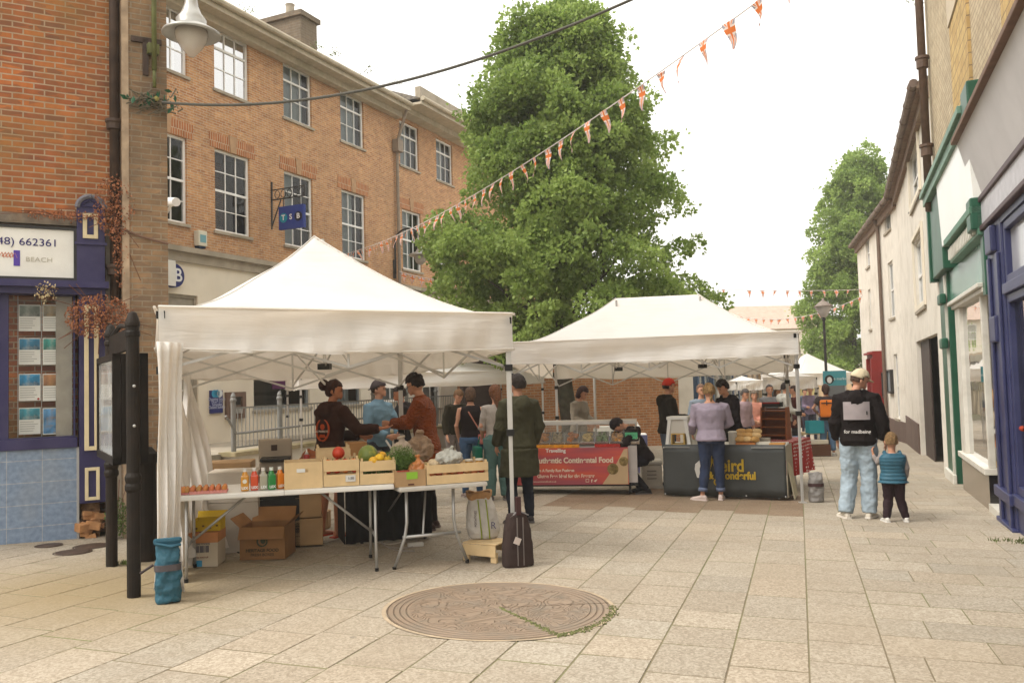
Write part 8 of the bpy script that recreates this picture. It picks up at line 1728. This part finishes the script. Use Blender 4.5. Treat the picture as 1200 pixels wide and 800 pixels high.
# table behind the counter with blue crates and gear
F7=frame2(694,16.2,760,16.1); g7=G(*F7.w(0,0,0).xy)
r=put(F7,'back_table','rear table with blue cloth carrying boxes behind the food counter','table',0,0,g7); mb=MB(); mb.box(0,F7.L,0,.6,.70,.74); mb.build('table_top',TTOP,r)
mb=MB(); mb.box(0,F7.L,-.02,-.005,.02,.74); mb.build('blue_cloth',cloth(105,105,140),r)
for i,(x,w_,h_,c_,l) in enumerate(((.05,.4,.16,(205,200,190),'white carton at the left of the rear table'),(.5,.35,.12,(110,105,150),'lilac storage crate on the rear table'),(.9,.12,.22,(220,215,205),'white squeezy bottle shape on rear table'))):
    q=put(F7,['carton','storage_crate','squeezy_bottle'][i],l,['box','crate','bottle'][i],x,.2,g7+.741); mb=MB(); 
    if i<2: mb.bbox((w_/2,.15,h_/2),(w_,.3,h_),b=.01)
    else: mb.lathe([(.05,0),(.055,.15),(.02,.19),(.012,.24),(.001,.24)],12)
    mb.build('body',flat(*c_),q)
# white cool box by the crouching person
a=gp(752,572); r=empty('cool_box',a,R(-6),'large off-white plastic cool box with ribbed side between counter and black banner','cool box'); w_=.34
mb=MB(); mb.bbox((w_/2,.22,.20),(w_,.44,.36),b=.03); mb.build('box_body',flat(205,195,180),r); mb=MB(); mb.bbox((w_/2,.22,.41),(w_+.03,.47,.06),b=.02); mb.build('lid',flat(215,208,195),r)
for i in range(3): mb=MB(); mb.bbox((w_*.5,-.004,.16+.06*i),(w_*.45,.012,.02),b=.004); mb.build('rib',flat(150,140,130),r)
mb=MB(); mb.bbox((w_/2,.22,.02),(w_+.02,.45,.05),b=.01); mb.build('base',flat(195,185,170),r)
# ================================================================ black bannered table
w0_=gp(779,581); w1_=gp(923,586.5); F8=Frame((w0_.x,w0_.y,0),math.atan2(w1_.y-w0_.y,w1_.x-w0_.x)); L8=math.hypot(w1_.x-w0_.x,w1_.y-w0_.y); g8=G(*F8.w(L8/2,0,0).xy); zt8=g8+.77
r=put(F8,'bread_table','folding table with black Weird and Wonderful banner across its front','table',0,0,g8)
mb=MB(); mb.bbox((L8/2,.36,.75),(L8,.75,.04),b=.01); mb.build('table_top',TTOP,r)
for x in (.12,L8-.12):
    for y in (.08,.64): mb=MB(); mb.tube([(x,y,0),(x,y,.73)],.015,8); mb.build('leg',M_STEEL,r)
mb=MB(); n=40; vs=[(L8*i/n,-.03-.008*math.sin(i*.9)*(1-j/6)-.006*math.sin(i*.37+j),.03+.755*j/6) for j in range(7) for i in range(n+1)]; mb.add(vs,[(j*(n+1)+i,j*(n+1)+i+1,(j+1)*(n+1)+i+1,(j+1)*(n+1)+i) for j in range(6) for i in range(n)])
bn=mb.build('banner',mat((.045,.048,.046),.5,.15,2,.15,8,name='charcoal_vinyl',spec=.35,bdist=.03),r,smooth=True,fixn=False); q=bn.modifiers.new('t','SOLIDIFY'); q.thickness=.004
YE=flat(200,165,45); xw=uvp(F8,836,0)
for s_,px,z,sz in (('The',838,.60,.09),('Weird',850,.475,.25),('& Wonderful',858,.335,.15),('Co',842,.235,.12)): text(s_,sz,YE,bn,'lettering',(uvp(F8,px,0),-.05,z),bold=.006,xs=.85,ext=.003)
mb=MB(); x=uvp(F8,820,0); mb.prism([(x-.06,.42),(x-.05,.50),(x+.02,.56),(x+.10,.54),(x+.10,.2),(x+.04,.2),(x+.02,.3),(x-.03,.30)],-.048,-.044,lambda a,z,q:(a,q,z)); mb.build('white_emblem',flat(215,210,200),bn)
for a,b in ((780,810),(882,920)): mb=MB(); x0,x1=uvp(F8,a,0),uvp(F8,b,0); mb.box(x0,x1,-.048,-.040,.735,.75); mb.build('rail',flat(140,138,132),bn)
for x,z in ((.02,.05),(L8-.02,.05),(.02,.74),(L8*.68,.05)): mb=MB(); mb.ell((x,-.044,z),(.012,.006,.012),seg=8,rings=6); mb.build('eyelet',M_STEEL,bn)
mb=MB(); mb.add([(L8+.005,-.02,.03),(L8+.05,.7,.03),(L8+.03,.7,.76),(L8+.004,-.02,.77)],[(0,1,2,3)]); o=mb.build('side_cloth',flat(175,165,145),r); q=o.modifiers.new('t','SOLIDIFY'); q.thickness=.006
r=put(F8,'leaning_board','cream board leaning on the right end of the black bannered table','board',L8+.09,.1,g8); mb=MB(); M4=Matrix.Rotation(R(-9),4,'Y'); mb.box(-.01,.01,0,.55,0,.72,M4); mb.build('board',flat(205,195,165),r)
# goods on it
zt=g8+.771
r=put(F8,'white_step_stool','white plastic step stool standing on the black bannered table','stool',uvp(F8,781,.1),.10,zt); w_=uvp(F8,811,.1)-uvp(F8,781,.1)
mb=MB(); mb.bbox((w_/2,.16,.395),(w_*.86,.32,.05),b=.015); mb.build('seat',flat(230,228,222),r)
for x0,x1 in ((.0,.05),(w_,w_-.05)):
    for y in (.02,.30): mb=MB(); mb.loft([[(x0,y-.015,0),(x0+(.05 if x0==0 else -.05),y-.015,0),(x0+(.05 if x0==0 else -.05),y+.015,0),(x0,y+.015,0)],[(x1,y-.015,.38),(x1+(.05 if x0==0 else -.05),y-.015,.38),(x1+(.05 if x0==0 else -.05),y+.015,.38),(x1,y+.015,.38)]]); mb.build('leg',flat(230,228,222),r)
mb=MB(); mb.box(.04,w_-.04,.03,.29,.16,.37); mb.build('side_panel',flat(215,210,200),r)
r=put(F8,'bread_box','small wooden framed box under the white step stool','box',uvp(F8,788,.05),.05,zt); mb=MB(); frame_bars(mb,0,.20,0,.17,.015,0,.2); mb.build('frame',flat(190,155,80),r)
for i,(px,w_,h_,c_,l) in enumerate(((816,.11,.30,(215,210,195),'tall white plastic tub left of the lavender jumper'),(860.5,.12,.20,(225,222,212),'white tub with domed lid right of the lavender jumper'))):
    r=put(F8,'white_tub',l,'tub',uvp(F8,px,.15),.15,zt); mb=MB(); mb.lathe([(w_/2,0),(w_/2*1.05,h_*.85),(w_/2*1.08,h_*.86)],20); mb.build('tub_body',flat(*c_),r,smooth=True); mb=MB(); mb.lathe([(w_/2*1.1,h_*.86),(w_/2*1.1,h_*.93),(w_/2*.8,h_),(.001,h_)],20); mb.build('lid',flat(*c_),r,smooth=True)
u0=uvp(F8,864,.1); r=put(F8,'bread_tray','shallow wooden tray under the bagged loaves','tray',u0,.06,zt); wtr=uvp(F8,887,.1)-u0; mb=MB(); box_open(mb,wtr,.42,.035,.01); mb.build('tray',flat(190,120,60),r)
for i in range(9):
    x=u0+.05+(i%3)*.11; y=.14+(i//3)*.12; z=zt+.03+.05*(i//3)
    r=put(F8,'bread_loaf',['front left','front middle','front right','second row left','second row middle','second row right','rear left','rear middle','rear right'][i]+' golden loaf in the bagged bread pile','bread',x,y,z,'golden loaves on the bread tray',random.gauss(0,.5)); mb=MB(); mb.ell((0,0,.045),(.085,.055,.048),seg=14,rings=10); o=mb.build('crust',mat(srgb(*random.choice([(205,160,95),(190,145,80),(215,180,125)])),.6,.25,14,.3,name='crust'),r,smooth=True)
for i,(px,v,c_,w_,l) in enumerate(((896,.12,(200,195,180),.20,'white paper sheet pack on the table right of bread'),(912,.10,(195,140,75),.22,'orange brown board at the right end of bread table'),(898,.32,(150,140,125),.14,'grey cheese block behind the paper pack'))):
    r=put(F8,['paper_pack','serving_board','cheese_block'][i],l,['paper','board','cheese'][i],uvp(F8,px,v)-w_/2,v,zt); mb=MB(); mb.bbox((w_/2,.09,[.02,.012,.04][i]),(w_,.18,[.04,.024,.08][i]),b=.005); mb.build('body',flat(*c_),r)
# polka dot table behind with knife rack
pm2,t_,b_=nt('polka_cloth'); N=t_.nodes; L=t_.links; tc=N.new('ShaderNodeTexCoord'); vo=N.new('ShaderNodeTexVoronoi'); vo.inputs['Scale'].default_value=18; vo.inputs['Randomness'].default_value=.15; L.new(tc.outputs['Object'],vo.inputs['Vector']); lt=N.new('ShaderNodeMath'); lt.operation='LESS_THAN'; lt.inputs[1].default_value=.27; L.new(vo.outputs['Distance'],lt.inputs[0]); mx=N.new('ShaderNodeMix'); mx.data_type='RGBA'; mx.inputs[6].default_value=srgb(175,35,35)+(1,); mx.inputs[7].default_value=(.75,.7,.66,1); L.new(lt.outputs[0],mx.inputs[0]); L.new(mx.outputs[2],b_.inputs['Base Color']); b_.inputs['Roughness'].default_value=.85
F9=frame2(890,13.4,930,13.1); g9=G(*F9.w(.3,0,0).xy)
r=put(F9,'polka_dot_table','table under a red cloth with white polka dots','table',0,.0,g9); mb=MB(); mb.box(0,F9.L,0,1.0,.73,.76); mb.build('table_top',TTOP,r)
mb=MB(); n=36; L9=F9.L+.02; path=[(x,-.02) for x in np.linspace(-.01,L9,n)]+[(L9,y) for y in np.linspace(0,1.0,24)]
vs=[]; 
for j,f in enumerate((0,.5,1)):
    for i,(x,y) in enumerate(path): w_=.03*f*math.sin(i*.8); vs.append((x+(w_+.05*f if y>-.01 else 0),y-(w_ if y<0 else 0),.775-.52*f))
m_=len(path); mb.add(vs,[(j*m_+i,j*m_+i+1,(j+1)*m_+i+1,(j+1)*m_+i) for j in range(2) for i in range(m_-1)]); mb.box(-.01,L9,-.02,1.0,.765,.775); mb.build('polka_cloth',pm2,r,fixn=False)
r=put(F9,'wooden_rack','tilted brown wooden display rack with knives on the polka dot cloth','rack',uvp(F9,893,.3),.3,g9+.776)
mb=MB(); w_=.42
for x in (0,w_-.02): mb.prism([(0,0),(.30,0),(.22,.52),(.06,.52)],x,x+.02,lambda y,z,q:(q,y,z))
mb.build('side_panels',mat(srgb(150,82,36),.5,.2,8,name='varnished_wood'),r)
for i in range(4): mb=MB(); mb.box(.02,w_-.02,.02+.012*i,.26,.06+.13*i,.08+.13*i); mb.build('shelf',mat(srgb(150,82,36),.5,.2,8,name='varnished_wood'),r)
mb=MB(); mb.box(.02,w_-.02,.24,.255,0,.5); mb.build('back_panel',mat(srgb(130,65,25),.5,name='varnished_dark'),r)
r=put(F9,'black_box','black toolbox with red edge on top of the wooden rack','box',uvp(F9,893,.3)+.04,.36,g9+.776+.522); mb=MB(); mb.bbox((.14,.06,.04),(.30,.16,.08),b=.008); mb.build('box_body',M_BLACK,r); mb=MB(); mb.box(0,.28,-.025,-.021,.055,.08); mb.build('red_edge',flat(160,40,40),r)
r=put(F9,'white_chair','curved white plastic chair back behind the wooden rack','chair',uvp(F9,915,.8),.9,g9); 
mb=MB(); n=10; vs=[]; 
for j in range(9):
    for i in range(n+1): a=-1+2*i/n; vs.append((a*(.20-.03*(j/8)**3),.06*(a*a)-.10*(j/8),.42+.62*j/8*(1-.12*a*a)))
mb.add(vs,[(j*(n+1)+i,j*(n+1)+i+1,(j+1)*(n+1)+i+1,(j+1)*(n+1)+i) for j in range(8) for i in range(n)]); o=mb.build('backrest',flat(230,228,220),r,smooth=True,fixn=False); q=o.modifiers.new('t','SOLIDIFY'); q.thickness=.012
mb=MB(); mb.bbox((0,.2,.43),(.42,.44,.03),b=.01); mb.build('seat',flat(230,228,220),r)
for x,y in ((-.18,.02),(.18,.02),(-.18,.38),(.18,.38)): mb=MB(); mb.tube([(x*1.15,y,0),(x,y,.42)],.018,8); mb.build('leg',flat(230,228,220),r)
# teal sign and far stall things
s0=P(965,452,24); s1=P(991.5,438,24); r=empty('teal_sign',(s0.x,s0.y,s0.z),0,'teal banner sign with a round black and white bird badge on the pointed tent','sign'); w_=s1.x-s0.x; h_=(s1.z-s0.z)
mb=MB(); mb.box(0,w_,-.01,.01,0,h_+.1); mb.build('board',flat(75,150,160),r)
mb=MB(); mb.prism([(w_*.26+.13*math.cos(a),h_*.55+.13*math.sin(a)) for a in np.linspace(0,2*PI,20,endpoint=False)],-.018,-.011,lambda a,z,q:(a,q,z)); mb.build('badge',M_BLACK,r); mb=MB(); mb.prism([(w_*.26+.07*math.cos(a),h_*.5+.09*math.sin(a)) for a in np.linspace(0,2*PI,12,endpoint=False)],-.024,-.019,lambda a,z,q:(a,q,z)); mb.build('badge_mark',flat(230,230,225),r)
text('the market',.11,flat(215,230,230),r,'lettering',(w_*.68,-.015,h_*.6)); 
mb=MB(); 
for x in (0.02,w_-.02): mb.tube([(x,.03,G(s0.x,s0.y)-s0.z),(x,.03,h_)],.02,6)
mb.build('posts',M_STEEL,r)
for i,(px,Y,z0,w_,h_,c_,nm,l) in enumerate(((950,20.5,.55,.36,.30,(40,150,160),'teal_crate','bright teal crate on a stall by the orange backpack'),(950,20.4,.0,.5,.28,(100,65,45),'wooden_box','dark wooden box on the ground under teal crate'),(950,20.4,.29,.45,.10,(215,205,185),'cream_tray','cream tray between teal crate and dark wooden box'),(929,17.5,.0,.3,.62,(70,90,110),'blue_bin','slate blue bin behind the right tent leg'))):
    p=at(px,Y); r=empty(nm,p+Vector((0,0,z0)),0,l,nm.split('_')[1]); mb=MB(); 
    if nm=='teal_crate': box_open(mb,w_,.3,h_,.02)
    else: mb.bbox((w_/2,.15,h_/2),(w_,.3,h_),b=.012)
    mb.build('body',flat(*c_),r)
p=at(950,20.6); r=empty('stall_bench',p,0,'low stall bench carrying the teal crate far along the street','bench'); mb=MB(); mb.box(-.1,.6,.32,.7,.50,.545); mb.build('bench_top',WOOD,r)
for x in (-.05,.55): mb=MB(); mb.box(x-.02,x+.02,.35,.39,0,.5); mb.build('leg',WOOD,r)
# white support pole behind the counter, black hose
p=at(700,15.6); r=empty('support_pole',p,0,'slim white support pole standing behind the food counter woman','pole'); mb=MB(); mb.tube([(0,0,0),(0,0,2.05)],.022,8); mb.build('pole',M_FRAME,r); mb=MB(); mb.lathe([(.12,0),(.12,.03),(.02,.05)],14); mb.build('base',M_BLACK,r)
# litter specks on the paving
for i,(px,py) in enumerate(((701,627),(932,560),(1112,550),(536,652))):
    pass
# ---------------------------------------------------------------- hazy air
hm=bpy.data.materials.new('haze_air'); hm.use_nodes=True; N=hm.node_tree.nodes; N.clear(); o_=N.new('ShaderNodeOutputMaterial'); v_=N.new('ShaderNodeVolumePrincipled'); v_.inputs['Color'].default_value=(.95,.95,.93,1); v_.inputs['Density'].default_value=.0012; v_.inputs['Anisotropy'].default_value=.2
hm.node_tree.links.new(v_.outputs[0],o_.inputs['Volume'])
mb=MB(); zc_=[G(x,y) for x in (-400,400) for y in (-30,400)]; mb.box(-405,405,-35,405,min(zc_)-1,max(max(zc_),15)+1); tag(mb.build('haze',hm),kind='stuff')
S.cycles.volume_bounces=1; S.cycles.volume_step_rate=4; S.cycles.volume_max_steps=64
